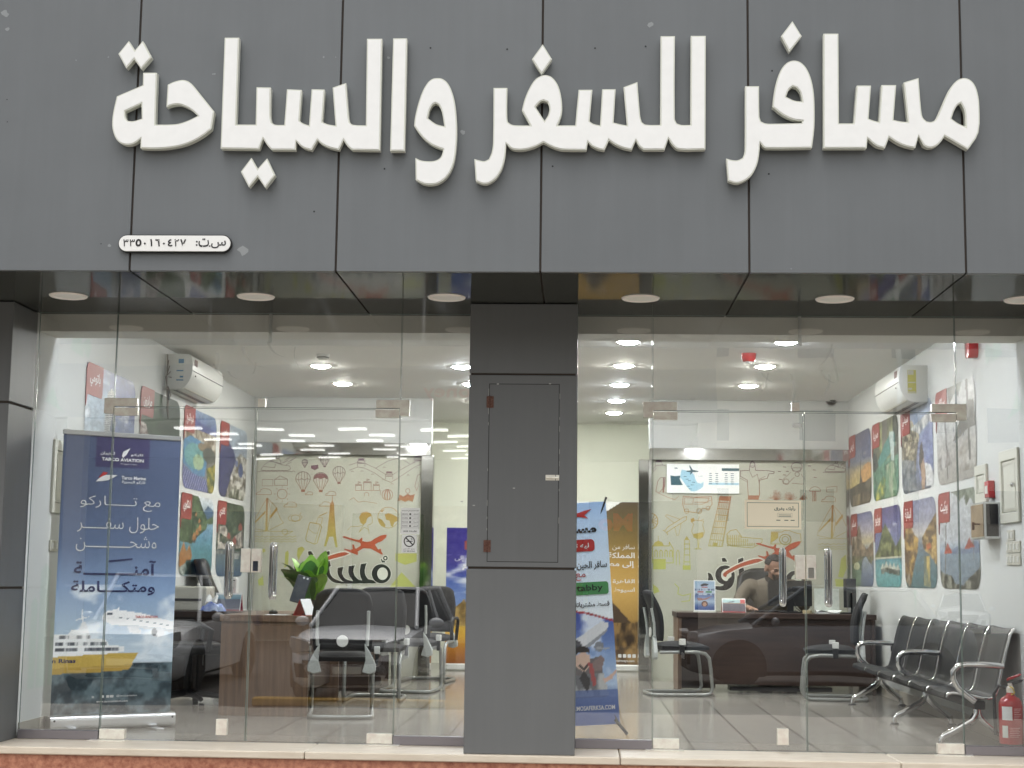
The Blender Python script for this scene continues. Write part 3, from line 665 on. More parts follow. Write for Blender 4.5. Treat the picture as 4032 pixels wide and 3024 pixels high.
def pic_santorini():
    c = Cv(66, 90); c.grad([(0, (150, 150, 140)), (.6, (150, 165, 185)), (1, (176, 196, 214))]); c.poly([(0, 0), (0, .8), (.2, .82), (.5, .66), (.62, .5), (.4, .2), (.25, 0)], (58, 62, 116))
    m = c.pm([(.24, 0), (.42, .3), (.6, .56), (.75, .66), (1, .6), (1, 0)]); c.tex(m, (112, 102, 84), (226, 222, 210), 10, 16, 7, 3.4); c.ell(.78, .42, .09, .1, (72, 92, 150)); c.ell(.62, .5, .05, .05, (100, 120, 170)); c.tex(c.pm([(.3, 0), (.5, .16), (1, .14), (1, 0)]), (88, 92, 70), (220, 216, 200), 14, 8, 3, 3); return c
def pic_lagoon():
    c = Cv(66, 90); c.grad([(0, (70, 130, 140)), (.3, (74, 150, 165)), (.55, (96, 160, 200)), (.75, (150, 185, 210)), (1, (226, 232, 236))])
    m = c.pm([(0, .42), (0, 1), (.5, 1), (.68, .82), (.84, .72), (.78, .6), (.5, .48), (.35, .4)]); c.tex(m, (38, 64, 40), (96, 128, 78), 9, 12, 3); c.poly([(.68, .82), (.82, .9), (1, .84), (1, .7), (.85, .68)], (72, 110, 150)); c.tex(c.pm([(.8, .72), (1, .78), (1, .68), (.84, .66)]), (50, 80, 50), (90, 120, 70), 6, 4, 5)
    for x, y, r in ((.12, .3, .13), (.28, .3, .1), (.42, .5, .06), (.5, .56, .05), (.58, .62, .05), (.56, .7, .03), (.1, .2, .1), (.45, .78, .03)):
        c.poly([(x - r, y - r * .5), (x, y + r * .9), (x + r, y - r * .4), (x + r * .6, y - r), (x - r * .7, y - r)], (196, 126, 62)); c.poly([(x - r * .6, y - r), (x + r * .6, y - r), (x + r * .5, y - r * 1.5), (x - r * .5, y - r * 1.5)], (92, 74, 60))
    c.tex(c.pm([(0, .1), (.3, .2), (.3, .1), (.12, 0), (0, 0)]), (60, 90, 80), (190, 200, 190), 12, 12, 9, 3); return c
def pic_village():
    c = Cv(66, 90); c.tex(c.y > .36, (44, 62, 44), (98, 118, 88), 9, 10, 12); c.grad([(0, (54, 86, 128)), (.2, (84, 112, 130)), (.37, (92, 108, 116))], c.y < .36); m = c.pm([(.05, .66), (.3, .68), (.5, .5), (.95, .66), (.95, .4), (.05, .36)]); c.tex(m, (110, 100, 90), (214, 204, 192), 14, 12, 4, 4)
    for x, y in ((.84, .7), (.42, .54), (.64, .5)): c.poly([(x - .07, y), (x, y + .06), (x + .07, y), (x + .06, y - .05), (x - .06, y - .05)], (176, 72, 60))
    c.tex(c.pm([(.1, .58), (.5, .5), (.5, .42), (.1, .46)]), (60, 76, 56), (150, 140, 120), 12, 8, 2); c.tex((c.y < .34) & (c.y > .3), (58, 62, 60), (160, 160, 156), 12, 3, 2); c.poly([(.64, .32), (.84, .32), (.82, .24), (.66, .24)], (176, 180, 180)); return c
def pic_paris():
    c = Cv(66, 90); c.grad([(0, (74, 66, 56)), (.25, (96, 84, 70)), (.28, (226, 196, 110)), (.45, (222, 190, 120)), (.62, (110, 120, 150)), (1, (92, 86, 110))]); c.put(c.em(.85, .4, .35, .14), (230, 150, 70), .7); c.put(c.pm([(.55, 1), (1, 1), (1, .6), (.6, .62)]), (60, 66, 120), .5)
    c.clouds(c.y > .4, (220, 200, 150), 3, 9, 3, .6, .6); c.poly([(.46, .28), (.5, .4), (.53, .72), (.55, .4), (.62, .28), (.57, .28), (.54, .33), (.51, .28)], (70, 62, 66)); c.tex(c.pm([(0, .26), (.4, .3), (.7, .3), (1, .34), (1, .16), (0, .16)]), (52, 46, 40), (104, 92, 70), 8, 6, 3)
    c.tex(c.y < .16, (66, 52, 40), (150, 128, 92), 10, 5, 2, 3); c.poly([(.34, 0), (.4, .16), (.46, .16), (.44, 0)], (200, 170, 110), .5); return c
def pic_waterfall():
    c = Cv(66, 90); c.tex(c.y > .45, (84, 88, 70), (168, 176, 110), 10, 6, 5); c.tex(c.pm([(.4, 1), (.6, 1), (.56, .5), (.4, .5)]), (88, 86, 80), (130, 126, 112), 8, 6, 2); c.tex(c.pm([(.78, 1), (1, 1), (1, .5), (.82, .5)]), (74, 78, 66), (104, 106, 88), 8, 8, 2)
    c.tex(c.y < .5, (42, 104, 84), (126, 176, 140), 9, 8, 7); c.poly([(.2, .5), (.5, .7), (.72, .8), (.86, .78), (.88, .62), (.6, .52), (.3, .42)], (72, 146, 136)); c.poly([(.66, .82), (.84, .8), (.84, .44), (.74, .44)], (198, 222, 218)); c.tex(c.pm([(.55, .42), (.8, .46), (.9, 0), (.5, 0)]), (96, 150, 110), (170, 180, 150), 14, 4, 5)
    c.tex(c.pm([(.1, .1), (.4, .3), (.5, .25), (.45, 0), (.1, 0)]), (60, 110, 70), (196, 190, 70), 10, 8, 8, 3); c.poly([(0, .62), (.15, .62), (.25, .45), (.1, .38), (0, .4)], (40, 56, 56)); return c
def pic_bridge():
    c = Cv(66, 90); c.grad([(0, (104, 112, 132)), (.5, (124, 140, 186)), (.8, (132, 156, 196)), (1, (176, 186, 202))]); c.tex(c.pm([(.5, .4), (.62, .6), (1, .76), (1, .2), (.6, .1)]), (104, 116, 176), (150, 164, 206), 10, 14, 4); m = c.pm([(0, .1), (0, .8), (.35, .84), (.6, .62), (.5, .4), (.4, 0), (0, 0)]); c.tex(m, (96, 88, 72), (206, 192, 156), 14, 16, 6, 3.2)
    m = c.pm([(.3, .74), (1, .86), (1, .76), (.6, .64)]); c.tex(m, (120, 130, 140), (232, 232, 226), 18, 8, 3, 3); c.tex(c.pm([(0, .42), (.42, .36), (.5, 0), (0, 0)]), (70, 84, 106), (140, 146, 150), 12, 9, 5, 3)
    c.poly([(.56, .3), (.6, .5), (.66, .54), (.72, .4), (.7, .22), (.62, .2)], (74, 62, 58)); c.poly([(.62, .28), (.7, .36), (.78, .2), (.72, 0), (.64, 0)], (190, 150, 120)); c.poly([(.74, .3), (.9, .26), (1, .14), (1, .02), (.78, .04)], (226, 226, 226)); return c
def pic_beach():
    c = Cv(66, 90); c.grad([(0, (176, 170, 160)), (.4, (196, 192, 186)), (.55, (206, 206, 204)), (1, (212, 214, 214))]); m = c.pm([(.44, .42), (.6, .6), (.68, .72), (.86, .78), (.96, .76), (1, .5), (.8, .5), (.6, .44)]); c.tex(m, (62, 60, 52), (104, 100, 88), 8, 10, 6); c.tex(c.pm([(.55, .3), (.8, .42), (1, .4), (1, .1), (.6, .08)]), (150, 138, 122), (208, 204, 196), 9, 9, 3, 3)
    c.tex(c.pm([(.3, 1), (.7, 1), (.6, .86), (.5, .9), (.36, .82)]), (74, 76, 66), (150, 152, 142), 12, 6, 9); c.line([(.28, .06), (.26, .5), (.2, .96)], .016, (112, 108, 104)); c.line([(.84, .2), (.82, .6), (.8, 1)], .025, (98, 94, 88)); c.tex(c.pm([(.02, .28), (.3, .36), (.4, .2), (.1, .16)]), (128, 120, 116), (210, 206, 202), 10, 6, 4, 3)
    for x, y in ((.5, .4), (.62, .48), (.7, .44), (.46, .52)): c.poly([(x - .02, y), (x, y + .05), (x + .02, y)], (90, 100, 120))
    return c
def pic_castle():
    c = Cv(66, 90); c.grad([(0, (70, 92, 130)), (.5, (140, 150, 170)), (.6, (216, 196, 140)), (.75, (180, 170, 190)), (1, (98, 106, 162))]); c.tex(c.pm([(.0, .5), (.1, .7), (.2, .62), (.36, .84), (.5, .6), (.7, .5), (1, .6), (1, .34), (0, .4)]), (86, 66, 50), (176, 146, 110), 8, 10, 4); c.poly([(.3, .66), (.4, .86), (.5, .62)], (142, 122, 100)); c.tex(c.pm([(0, .42), (1, .4), (.9, .3), (.5, .36), (0, .1)]), (60, 70, 50), (130, 120, 80), 8, 6, 6)
    c.grad([(0, (62, 84, 136)), (.36, (150, 165, 180))], c.pm([(.55, .38), (.68, .4), (1, .2), (1, 0), (.45, 0)])); c.tex(c.pm([(0, .3), (.5, .36), (.4, 0), (0, 0)]), (62, 92, 74), (110, 146, 120), 5, 6, 7); c.ell(.25, .28, .14, .05, (206, 206, 160)); return c
def pic_island():
    c = Cv(66, 90); c.grad([(0, (96, 176, 176)), (.3, (92, 172, 182)), (.37, (60, 130, 150)), (.4, (120, 140, 190)), (1, (74, 62, 136))]); c.clouds(c.y > .5, (226, 228, 240), 3, 6, 11, .62, .9); m = c.pm([(0, .4), (.14, .5), (.28, .68), (.42, .8), (.56, .7), (.68, .6), (.8, .5), (1, .62), (1, .38), (0, .36)]); c.tex(m, (44, 62, 34), (142, 150, 84), 9, 9, 4, 2.8); c.put((c.y > .355) & (c.y < .375), (206, 200, 170))
    for x, y in ((.3, .26), (.44, .28), (.58, .26), (.72, .25), (.86, .24)): c.poly([(x - .08, y - .03), (x, y + .05), (x + .08, y - .03)], (206, 204, 186)); c.tex(c.pm([(x - .08, y - .03), (x + .08, y - .03), (x + .06, y - .1), (x - .06, y - .09)]), (50, 66, 60), (140, 150, 140), 8, 6, 3, 4)
    return c
def pic_canal():
    c = Cv(66, 90); c.grad([(0, (70, 116, 122)), (.3, (86, 126, 140)), (.5, (110, 130, 150)), (.6, (206, 200, 196)), (.75, (158, 158, 182)), (1, (140, 144, 182))]); c.tex(c.pm([(0, .8), (.2, .74), (.34, .6), (.46, .56), (.42, .4), (.28, .2), (.16, 0), (0, .1)]), (96, 66, 40), (206, 160, 70), 10, 14, 3, 3); c.tex(c.pm([(1, .82), (.72, .66), (.56, .56), (.6, .44), (.8, .36), (1, .24)]), (92, 66, 46), (214, 172, 90), 10, 14, 8, 3)
    c.poly([(.68, .48), (.8, .5), (.84, .44), (.72, .42)], (206, 96, 44)); c.tex(c.pm([(.6, .36), (.78, .36), (.8, 0), (.6, .04)]), (110, 126, 110), (226, 190, 90), 10, 3, 6, 3); c.poly([(.06, .1), (.14, .2), (.16, .04), (.1, 0)], (150, 140, 120)); return c
def pic_parasols():
    c = Cv(66, 90); c.grad([(0, (120, 140, 156)), (.36, (130, 156, 178)), (.4, (150, 172, 196)), (.5, (196, 202, 210)), (1, (216, 220, 222))]); c.put(c.pm([(.3, .38), (.45, .44), (.6, .4), (.9, .48), (1, .44), (1, .36), (.3, .36)]), (112, 134, 172)); c.line([(.14, .12), (.22, 1)], .014, (110, 104, 100)); c.line([(.86, .3), (.82, .8)], .01, (130, 124, 118))
    c.poly([(.12, .37), (.22, .48), (.34, .37)], (196, 72, 56)); c.poly([(.64, .4), (.76, .51), (.88, .41)], (196, 66, 52)); m = c.pm([(.3, 1), (.9, 1), (.98, .86), (.9, .8), (.82, .9), (.7, .82), (.66, .93), (.55, .88), (.45, .95)]); c.tex(m, (70, 84, 62), (150, 160, 140), 14, 8, 5, 3)
    c.tex(c.pm([(0, 0), (0, .2), (.12, .16), (.3, .14), (.4, .06), (.6, .04), (.7, .1), (.86, .16), (1, .22), (1, 0)]), (46, 48, 40), (150, 150, 130), 14, 9, 7, 4); return c
def poster(fn, side, yc, top, name, label, h=.745, w=1.225):
    x = XL + .004 if side < 0 else XR - .004
    t = thing('travel_poster', label, 'poster', (x, yc, top - h), R_(90) if side < 0 else R_(-90), 'rounded travel photo posters on the side walls')
    cv = fn(); n_ = cv.nz(20, 28, int(yc * 10), 3)[..., None]; cv.c = cv.c * (.74 + .36 * n_); cv.c = cv.c * .86 + cv.c.mean(-1, keepdims=True) * .12
    picture('print', cv.grain(12), w, h, t, r=.13, y=0, corners=(1, 0, 1, 1))
    x0 = -w / 2 - .012
    tg = obj('name_tag', MB().prism([[(x0 + .05, h + .006), (x0 + .02, h - .01), (x0, h - .05), (x0, h - .30), (x0 + .012, h - .32), (x0 + .04, h - .23), (x0 + .36, h - .23), (x0 + .38, h - .2), (x0 + .385, h + .006)]], -.004, -.001), REDTAG, t)
    g = MB(); txt(g, name, x0 + .2, h - .11, w=.24, h=.11, y=-.0045, bold=.02); obj('lettering', g, INK, tg)
for a in ((pic_tower, -1, 1.64, 2.58, 'باتومي', 'poster of a striped tower under a blue sky, nearest on the left wall'), (pic_hills, -1, 3.02, 2.58, 'طرابزون', 'poster of dark green wooded hills below the left air conditioner'),
          (pic_pool, -1, 4.40, 2.58, 'شرم الشيخ', 'poster of a turquoise resort pool on the left wall'), (pic_santorini, -1, 5.79, 2.58, 'سانتوريني', 'poster of white cliff houses over a dark blue sea'),
          (pic_lagoon, -1, 4.40, 1.785, 'لنكاوي', 'poster of orange stilt huts beside a green lagoon'), (pic_village, -1, 5.79, 1.785, 'كاندي', 'poster of a red roofed lakeside village behind the door handle'),
          (pic_paris, 1, 6.03, 2.595, 'باريس', 'poster of a lattice tower at orange sunset, top row'), (pic_waterfall, 1, 4.72, 2.59, 'صربيا', 'poster of a green forest waterfall on the right wall'),
          (pic_bridge, 1, 3.36, 2.585, 'سيدني', 'poster of a blue harbour with people at right, below air conditioner'), (pic_beach, 1, 2.00, 2.58, 'بوراكاي', 'poster of a pale sandy beach with palm trunks and rocks'),
          (pic_castle, 1, 5.99, 1.765, 'سلم', 'poster of a castle hill above a winding river'), (pic_island, 1, 4.68, 1.765, 'بورنيو', 'poster of a green jagged island under a purple sky'),
          (pic_canal, 1, 3.31, 1.765, 'البندقية', 'poster of a canal between glowing old houses'), (pic_parasols, 1, 1.98, 1.765, 'بوكيت', 'poster of two red parasols by a pale sea')):
    poster(*a)

# ================================================================ MURAL WALLS
WALLP = mat('pale green wallpaper', S(176, 177, 160), .6, col2=S(187, 188, 173), vscale=1.6)
MIRSTEEL = mat('mirror polished steel cladding', (.5, .49, .46, 1), .06, 1, var=.1, vscale=3, bump=.05, bscale=2.5)
def rampcol(z):                                   # ink changes with height: plum, rust, ochre, lime
    st = [(.8, (184, 192, 100)), (1.25, (178, 184, 92)), (1.5, (174, 158, 76)), (1.75, (176, 138, 70)), (1.95, (160, 98, 70)), (2.15, (122, 80, 84)), (2.35, (104, 72, 100))]
    zs = [p[0] for p in st]; return [float(np.interp(z, zs, [p[1][k] for p in st])) * .84 + (176, 177, 160)[k] * .16 for k in range(3)]
class Art:
    """line drawing printed on the wall; points come in the photo's zoom-window pixels and are measured on the wall plane."""
    def __init__(s, ox, oy, sc, t): s.ox, s.oy, s.sc, s.t = ox, oy, sc, t; s.v = []; s.f = []; s.c = []
    def P(s, x, y): p = at(s.ox + x / s.sc, s.oy + y / s.sc, YB); return Vector((p[0] - s.t.location.x, 0, p[2] - s.t.location.z))
    def ln(s, pts, w=.006, closed=False):
        w *= .8
        Q = [s.P(*p) for p in pts]
        if closed: Q.append(Q[0])
        for a, b in zip(Q, Q[1:]):
            d = b - a
            if d.length < 1e-5: continue
            d.normalize(); n = Vector((-d.z, 0, d.x)) * (w / 2); a2, b2 = a - d * w * .3, b + d * w * .3
            o = len(s.v)
            for q in (a2 - n, b2 - n, b2 + n, a2 + n): s.v.append((q.x, -.0012, q.z)); s.c.append(rampcol(q.z + s.t.location.z))
            s.f.append((o, o + 1, o + 2, o + 3))
    def el(s, cx, cy, rx, ry=None, w=.0075, a0=0, a1=360, n=20):
        ry = ry or rx; s.ln([(cx + rx * math.cos(R_(a0 + (a1 - a0) * k / n)), cy + ry * math.sin(R_(a0 + (a1 - a0) * k / n))) for k in range(n + 1)], w)
    def fill(s, pts):
        Q = [s.P(*p) for p in pts]; o = len(s.v)
        tri = geometry.tessellate_polygon([[Vector((q.x, q.z, 0)) for q in Q]])
        for q in Q: s.v.append((q.x, -.0009, q.z)); s.c.append(rampcol(q.z + s.t.location.z))
        for t in tri: s.f.append(tuple(i + o for i in t))
    def wave(s, x0, x1, y, amp=6, step=22):
        n = int((x1 - x0) / step * 4); s.ln([(x0 + (x1 - x0) * k / n, y + amp * math.sin(k * math.pi / 2)) for k in range(n + 1)])
    def build(s, name, par):
        me = bpy.data.meshes.new(name); me.from_pydata(s.v, [], s.f); a = me.color_attributes.new('Col', 'FLOAT_COLOR', 'POINT')
        c = np.ones((len(s.v), 4), np.float32); cc = np.array(s.c) / 255; c[:, :3] = np.where(cc <= .04045, cc / 12.92, ((cc + .055) / 1.055) ** 2.4); a.data.foreach_set('color', c.ravel())
        me.materials.append(paintmat()); me.update(); o = bpy.data.objects.new(name, me); COL.objects.link(o); o.parent = par; return o
def jetski(A, x, y, k):
    q = lambda P: [(x + a * k, y + b * k) for a, b in P]
    A.ln(q([(0, 155), (40, 105), (100, 65), (190, 95), (230, 110), (320, 125), (330, 155), (300, 175), (10, 175), (0, 155)])); A.el(x + 185 * k, y + 20 * k, 18 * k, 20 * k); A.ln(q([(170, 40), (100, 70), (200, 92), (225, 100), (210, 50), (190, 40)])); A.ln(q([(30, 130), (150, 145), (160, 100)])); A.wave(x - 35 * k, x + 380 * k, y + 185 * k, 7 * k, 40 * k)
    for a, b in ((240, 90), (260, 60), (280, 110), (300, 80), (330, 60)): A.ln(q([(a, b), (a + 60, b - 30)]))
def balloon(A, x, y, rx, ry, hatch=0):
    A.el(x, y, rx, ry, a0=150, a1=390); A.ln([(x - rx * .87, y + ry * .5), (x - rx * .3, y + ry * 1.55)]); A.ln([(x + rx * .87, y + ry * .5), (x + rx * .3, y + ry * 1.55)])
    A.fill([(x - rx * .28, y + ry * 1.62), (x + rx * .28, y + ry * 1.62), (x + rx * .25, y + ry * 2.0), (x - rx * .25, y + ry * 2.0)])
    for u in (-.55, -.2, .2, .55): A.ln([(x + rx * u, y - ry * math.sqrt(1 - u * u)), (x + rx * u * 1.15, y + ry * .3), (x + rx * u * .5, y + ry * 1.55)], .005)
    if hatch: A.fill([(x - rx * .95, y - ry * .3), (x - rx * .6, y - ry * .75), (x, y - ry * .9), (x + rx * .6, y - ry * .75), (x + rx * .95, y - ry * .3), (x + rx * .9, y + ry * .05), (x + rx * .5, y - ry * .2), (x, y), (x - rx * .5, y - ry * .2), (x - rx * .9, y + ry * .05)])
    else: A.ln([(x - rx, y), (x - rx * .6, y + ry * .25), (x - rx * .2, y), (x + rx * .2, y + ry * .25), (x + rx * .6, y), (x + rx, y + ry * .2)])
def cloud(A, x, y, k): A.ln([(x - 90 * k, y + 35 * k), (x - 80 * k, y + 10 * k), (x - 50 * k, y + 5 * k), (x - 40 * k, y - 20 * k), (x - 10 * k, y - 32 * k), (x + 25 * k, y - 28 * k), (x + 50 * k, y - 25 * k), (x + 75 * k, y - 5 * k), (x + 80 * k, y + 30 * k), (x + 60 * k, y + 38 * k), (x - 90 * k, y + 35 * k)])
def yacht(A, x, y, k):
    q = lambda P: [(x + a * k, y + b * k) for a, b in P]
    A.fill(q([(-8, -350), (8, -350), (4, 20), (-20, 20)])); A.ln(q([(0, -350), (-60, -250), (-160, -60), (-165, -10), (-15, 20)])); A.ln(q([(5, -350), (90, -260), (150, -120), (185, -70), (10, 20)])); A.ln(q([(5, -350), (40, -230), (25, -100), (5, 10)])); A.fill(q([(-140, -80), (-20, -210), (-20, -180), (-150, -50)])); A.fill(q([(110, -250), (35, -150), (35, -115), (120, -220)]))
    A.ln(q([(-150, 25), (290, 25), (200, 70)])); A.el(x + 200 * k, y + 30 * k, 32 * k, 28 * k)
    for d in (85, 115, 140): A.wave(x - 160 * k, x + 330 * k, y + d * k, 8 * k, 60 * k)
def mural(label, x0, x1, zt, zb_top):
    t = thing('mural_wall', label, 'mural wall', ((x0 + x1) / 2, YB, 0)); w = (x1 - x0) / 2
    obj('panel', MB().box(-w, w, 0, .1, 0, zt), WALLP, t)
    obj('upper_wall', MB().box(-w - .02, w + .1, .02, .12, zb_top, ZC), INWALL, t)
    obj('header', MB().box(-w - .02, w + .1, -.05, .1, zt, zb_top), MIRSTEEL, t, bevel=.003)
    return t, w
tL, wL = mural('left back wall mural of pale green travel doodles behind the plant, airplane logo lower right', XL, -1.735, 2.365, 2.5)
obj('column', MB().box(wL, wL + .13, -.05, .12, 0, 2.365), MIRSTEEL, tL, bevel=.003)
obj('column', MB().box(-wL + .02, -wL + .06, -.03, 0, 0, 2.365), STEEL, tL)
A = Art(980, 1760, 2.861, tL)
jetski(A, 140, 90, 1); balloon(A, 610, 355, 82, 76); balloon(A, 810, 362, 82, 74, 1); balloon(A, 1015, 285, 70, 66); balloon(A, 853, 140, 50, 44); balloon(A, 630, 172, 32, 30); A.fill([(700, 210), (780, 200), (785, 240), (740, 262), (700, 240)])
cloud(A, 175, 500, 1); cloud(A, 470, 645, .85); cloud(A, 925, 520, .7); cloud(A, 860, 640, .75); cloud(A, 680, 520, .5); A.el(375, 530, 55)
for k in range(8): A.ln([(375 + 75 * math.cos(k * .785), 530 + 75 * math.sin(k * .785)), (375 + 92 * math.cos(k * .785), 530 + 92 * math.sin(k * .785))])
A.ln([(150, 365), (270, 365), (270, 438), (150, 438)], closed=True, w=.005); A.ln([(290, 365), (435, 362), (435, 432), (290, 432)], closed=True); A.ln([(300, 362), (350, 325), (430, 360)])
A.ln([(1130, 205), (1230, 172), (1310, 185), (1430, 240), (1540, 310), (1620, 312), (1700, 262), (1860, 172), (1940, 150)]); A.ln([(1135, 262), (1230, 225), (1310, 240), (1420, 295), (1530, 372), (1600, 398), (1680, 350), (1860, 230), (1940, 192)]); A.ln([(1430, 238), (1560, 160), (1700, 120), (1810, 190)])
for x, y in ((1265, 175), (1580, 320), (1905, 140)): A.ln([(x - 42, y + 45), (x - 42, y - 15), (x - 30, y - 15), (x - 30, y - 42), (x + 32, y - 42), (x + 32, y - 15), (x + 42, y - 15), (x + 42, y + 45)]); A.ln([(x - 30, y + 8), (x + 30, y + 8)], .012); A.fill([(x - 30, y - 42), (x + 32, y - 42), (x + 32, y - 22), (x - 30, y - 22)])
for x, y, w, h in ((1235, 455, 32, 35), (1335, 440, 42, 50), (1435, 455, 34, 35)): A.ln([(x - w, y + h), (x - w, y - h), (x + w, y - h), (x + w, y + h)]); A.ln([(x - 5, y - h), (x - 5, y - h - 30), (x + 25, y - h - 22), (x - 5, y - h - 12)]); A.ln([(x - w, y - h + 12), (x + w, y - h + 12)], .01)
A.ln([(1200, 490), (1480, 490), (1480, 540)]); A.ln([(1300, 555), (1300, 525), (1325, 510), (1350, 525), (1350, 555)]); A.ln([(1135, 600), (1180, 570), (1230, 622), (1300, 612), (1440, 635)]); A.el(1560, 538, 60)
for u in (-.6, 0, .6): A.ln([(1560 + 60 * u * .3, 480), (1560 + 55 * u, 540), (1560 + 40 * u, 592)], .012)
A.fill([(1670, 610), (1700, 535), (1740, 560), (1790, 525), (1820, 545), (1870, 530), (1845, 620), (1800, 600), (1760, 620), (1720, 600)]); A.el(1790, 495, 24, 26)
A.ln([(1940, 300), (1900, 320), (1885, 380), (1870, 440), (1890, 490), (1910, 440), (1905, 400)])
yacht(A, 205, 925, 1.0)
A.fill([(938, 550), (942, 550), (945, 610), (960, 640), (965, 760), (980, 980), (1000, 1130), (975, 1130), (950, 1010), (905, 1010), (870, 1120), (845, 1120), (880, 980), (905, 760), (915, 640), (935, 610)])
A.ln([(690, 850), (800, 870), (820, 900), (770, 1080), (740, 1095), (650, 1060), (640, 1030), (680, 870)], .01, True); A.ln([(760, 860), (780, 790), (830, 800), (815, 870)]); A.ln([(790, 780), (880, 740)], .01); A.ln([(665, 920), (730, 970), (770, 970)]); A.ln([(740, 1085), (800, 880)])
A.fill([(1240, 790), (1270, 740), (1320, 728), (1370, 745), (1385, 775), (1350, 790), (1330, 810), (1320, 850), (1290, 880), (1255, 850)]); A.ln([(1385, 775), (1392, 850), (1370, 870), (1340, 880), (1345, 940)]); A.ln([(1110, 940), (1150, 895), (1230, 895), (1290, 880), (1240, 960)]); A.ln([(1240, 960), (1300, 905), (1350, 930), (1355, 980)])
A.el(1570, 795, 118); A.fill([(1530, 760), (1570, 745), (1620, 760), (1690, 800), (1680, 830), (1640, 850), (1620, 900), (1600, 890), (1585, 830), (1545, 820)]); A.fill([(1460, 800), (1500, 820), (1540, 880), (1530, 905), (1490, 890), (1465, 850)]); A.fill([(1480, 720), (1530, 700), (1500, 740)])
A.fill([(1720, 1410), (1570, 1600), (1900, 1600)]); A.fill([(65, 1160), (180, 1145), (190, 1180), (120, 1200), (125, 1330), (105, 1330), (100, 1210)]); A.fill([(410, 1190), (440, 1165), (450, 1200), (440, 1340), (400, 1360)]); A.fill([(550, 1140), (600, 1120), (630, 1150), (580, 1230), (560, 1280), (540, 1220)]); A.fill([(1650, 1200), (1890, 1200), (1890, 1290), (1760, 1330), (1650, 1280)]); A.fill([(100, 1500), (160, 1450), (170, 1560), (110, 1560)])
A.ln([(480, 760), (440, 800), (460, 830), (520, 840), (570, 830), (600, 790), (570, 760), (590, 740)]); A.el(525, 800, 50, 35)
for a, b in ((1150, 280), (1260, 275), (1510, 232), (1680, 232), (1380, 310), (1500, 370), (1600, 420), (1780, 320), (1880, 240)): A.ln([(a, b), (a + 14, b - 8), (a + 30, b)], .006)
A.build('artwork', tL)
tR, wR = mural('right back wall mural of pale green travel doodles behind the seated person', .752, 2.83, 2.345, 2.47)
obj('column', MB().box(-wR - .135, -wR - .03, -.05, .12, 0, 2.345), MIRSTEEL, tR, bevel=.003); obj('column', MB().box(-wR - .03, -wR, -.06, .1, 0, 2.345), STEEL, tR)
obj('column', MB().box(wR, wR + .04, -.04, .1, 0, 2.345), STEEL, tR)
A = Art(2500, 1750, 2.552, tR)
A.ln([(170, 260), (210, 215), (280, 205), (310, 215)]); A.ln([(170, 290), (215, 240)]); A.ln([(205, 215), (205, 180), (215, 160), (265, 160), (270, 180), (275, 210)]); A.fill([(215, 160), (265, 160), (265, 180), (215, 180)])
A.ln([(255, 335), (305, 330), (300, 420), (240, 490), (210, 470), (230, 370)], .008, True); A.ln([(290, 340), (285, 480)], .02); A.ln([(240, 490), (330, 530), (400, 555), (440, 520)])
A.ln([(1060, 265), (1150, 262), (1155, 200), (1180, 170), (1205, 200), (1212, 260), (1345, 265), (1400, 275), (1395, 292), (1345, 295), (1330, 340), (1250, 360), (1250, 510), (1240, 550), (1140, 550), (1130, 360), (1060, 320)], .009, True); A.ln([(1150, 262), (1180, 330), (1230, 300), (1250, 400), (1255, 510)]); A.ln([(1165, 215), (1200, 215)]); A.el(1181, 200, 24, 32); A.fill([(1135, 512), (1245, 512), (1245, 555), (1135, 555)]); A.ln([(1060, 340), (1130, 380)]); A.ln([(1250, 350), (1310, 320)])
A.el(1625, 225, 55, 45); A.ln([(1585, 235), (1665, 235), (1665, 270), (1630, 272), (1585, 268)], closed=True); A.el(1630, 300, 22); A.ln([(1565, 280), (1480, 360), (1490, 395), (1540, 390), (1600, 330)]); A.ln([(1580, 390), (1690, 400), (1700, 340), (1670, 300)]); A.el(1520, 375, 28)
for a, b in ((1490, 225), (1440, 270), (1520, 270), (1490, 305), (1450, 350), (1740, 215), (1790, 255), (1800, 330)): A.ln([(a, b), (a + 25, b + 3)], .011)
rg = random.Random(2)
for cx, k in ((1420, 1.0), (1560, .9), (1690, .6)):
    for j in range(13):
        a = R_(-165 + 150 * j / 12); L = rg.uniform(70, 120) * k; A.ln([(cx, 560), (cx + .45 * L * math.cos(a), 560 + .55 * L * math.sin(a)), (cx + .62 * L * math.cos(a + .1), 560 + L * math.sin(a))], .0055); A.ln([(cx + .45 * L * math.cos(a), 560 + .55 * L * math.sin(a)), (cx + .75 * L * math.cos(a - .15), 560 + .8 * L * math.sin(a - .15))], .004)
A.el(1810, 470, 55, 45, a0=180, a1=360); A.ln([(1755, 470), (1865, 470)], .008)
for x in (1785, 1800, 1815): A.ln([(x, 475), (x + 4, 530), (x + 2, 570)], .009)
jetski(A, 1910, 165, .62); A.ln([(1925, 430), (2030, 420), (2030, 478), (1925, 478)], closed=True); cloud(A, 1950, 545, .85)
A.ln([(485, 520), (590, 530), (770, 525), (775, 600), (740, 650), (680, 640), (640, 690), (500, 670), (480, 600)], .009, True); A.ln([(500, 535), (590, 540), (580, 600), (495, 600)], closed=True); A.ln([(600, 535), (745, 540), (730, 580), (600, 580)], .008); A.el(645, 670, 25); A.el(520, 670, 22); A.el(735, 640, 20); A.ln([(590, 600), (680, 600), (760, 560)])
top, bot = [(860, 520), (965, 530)], [(740, 1020), (878, 1024)]
A.ln([top[0], bot[0], bot[1], top[1]], .01, True)
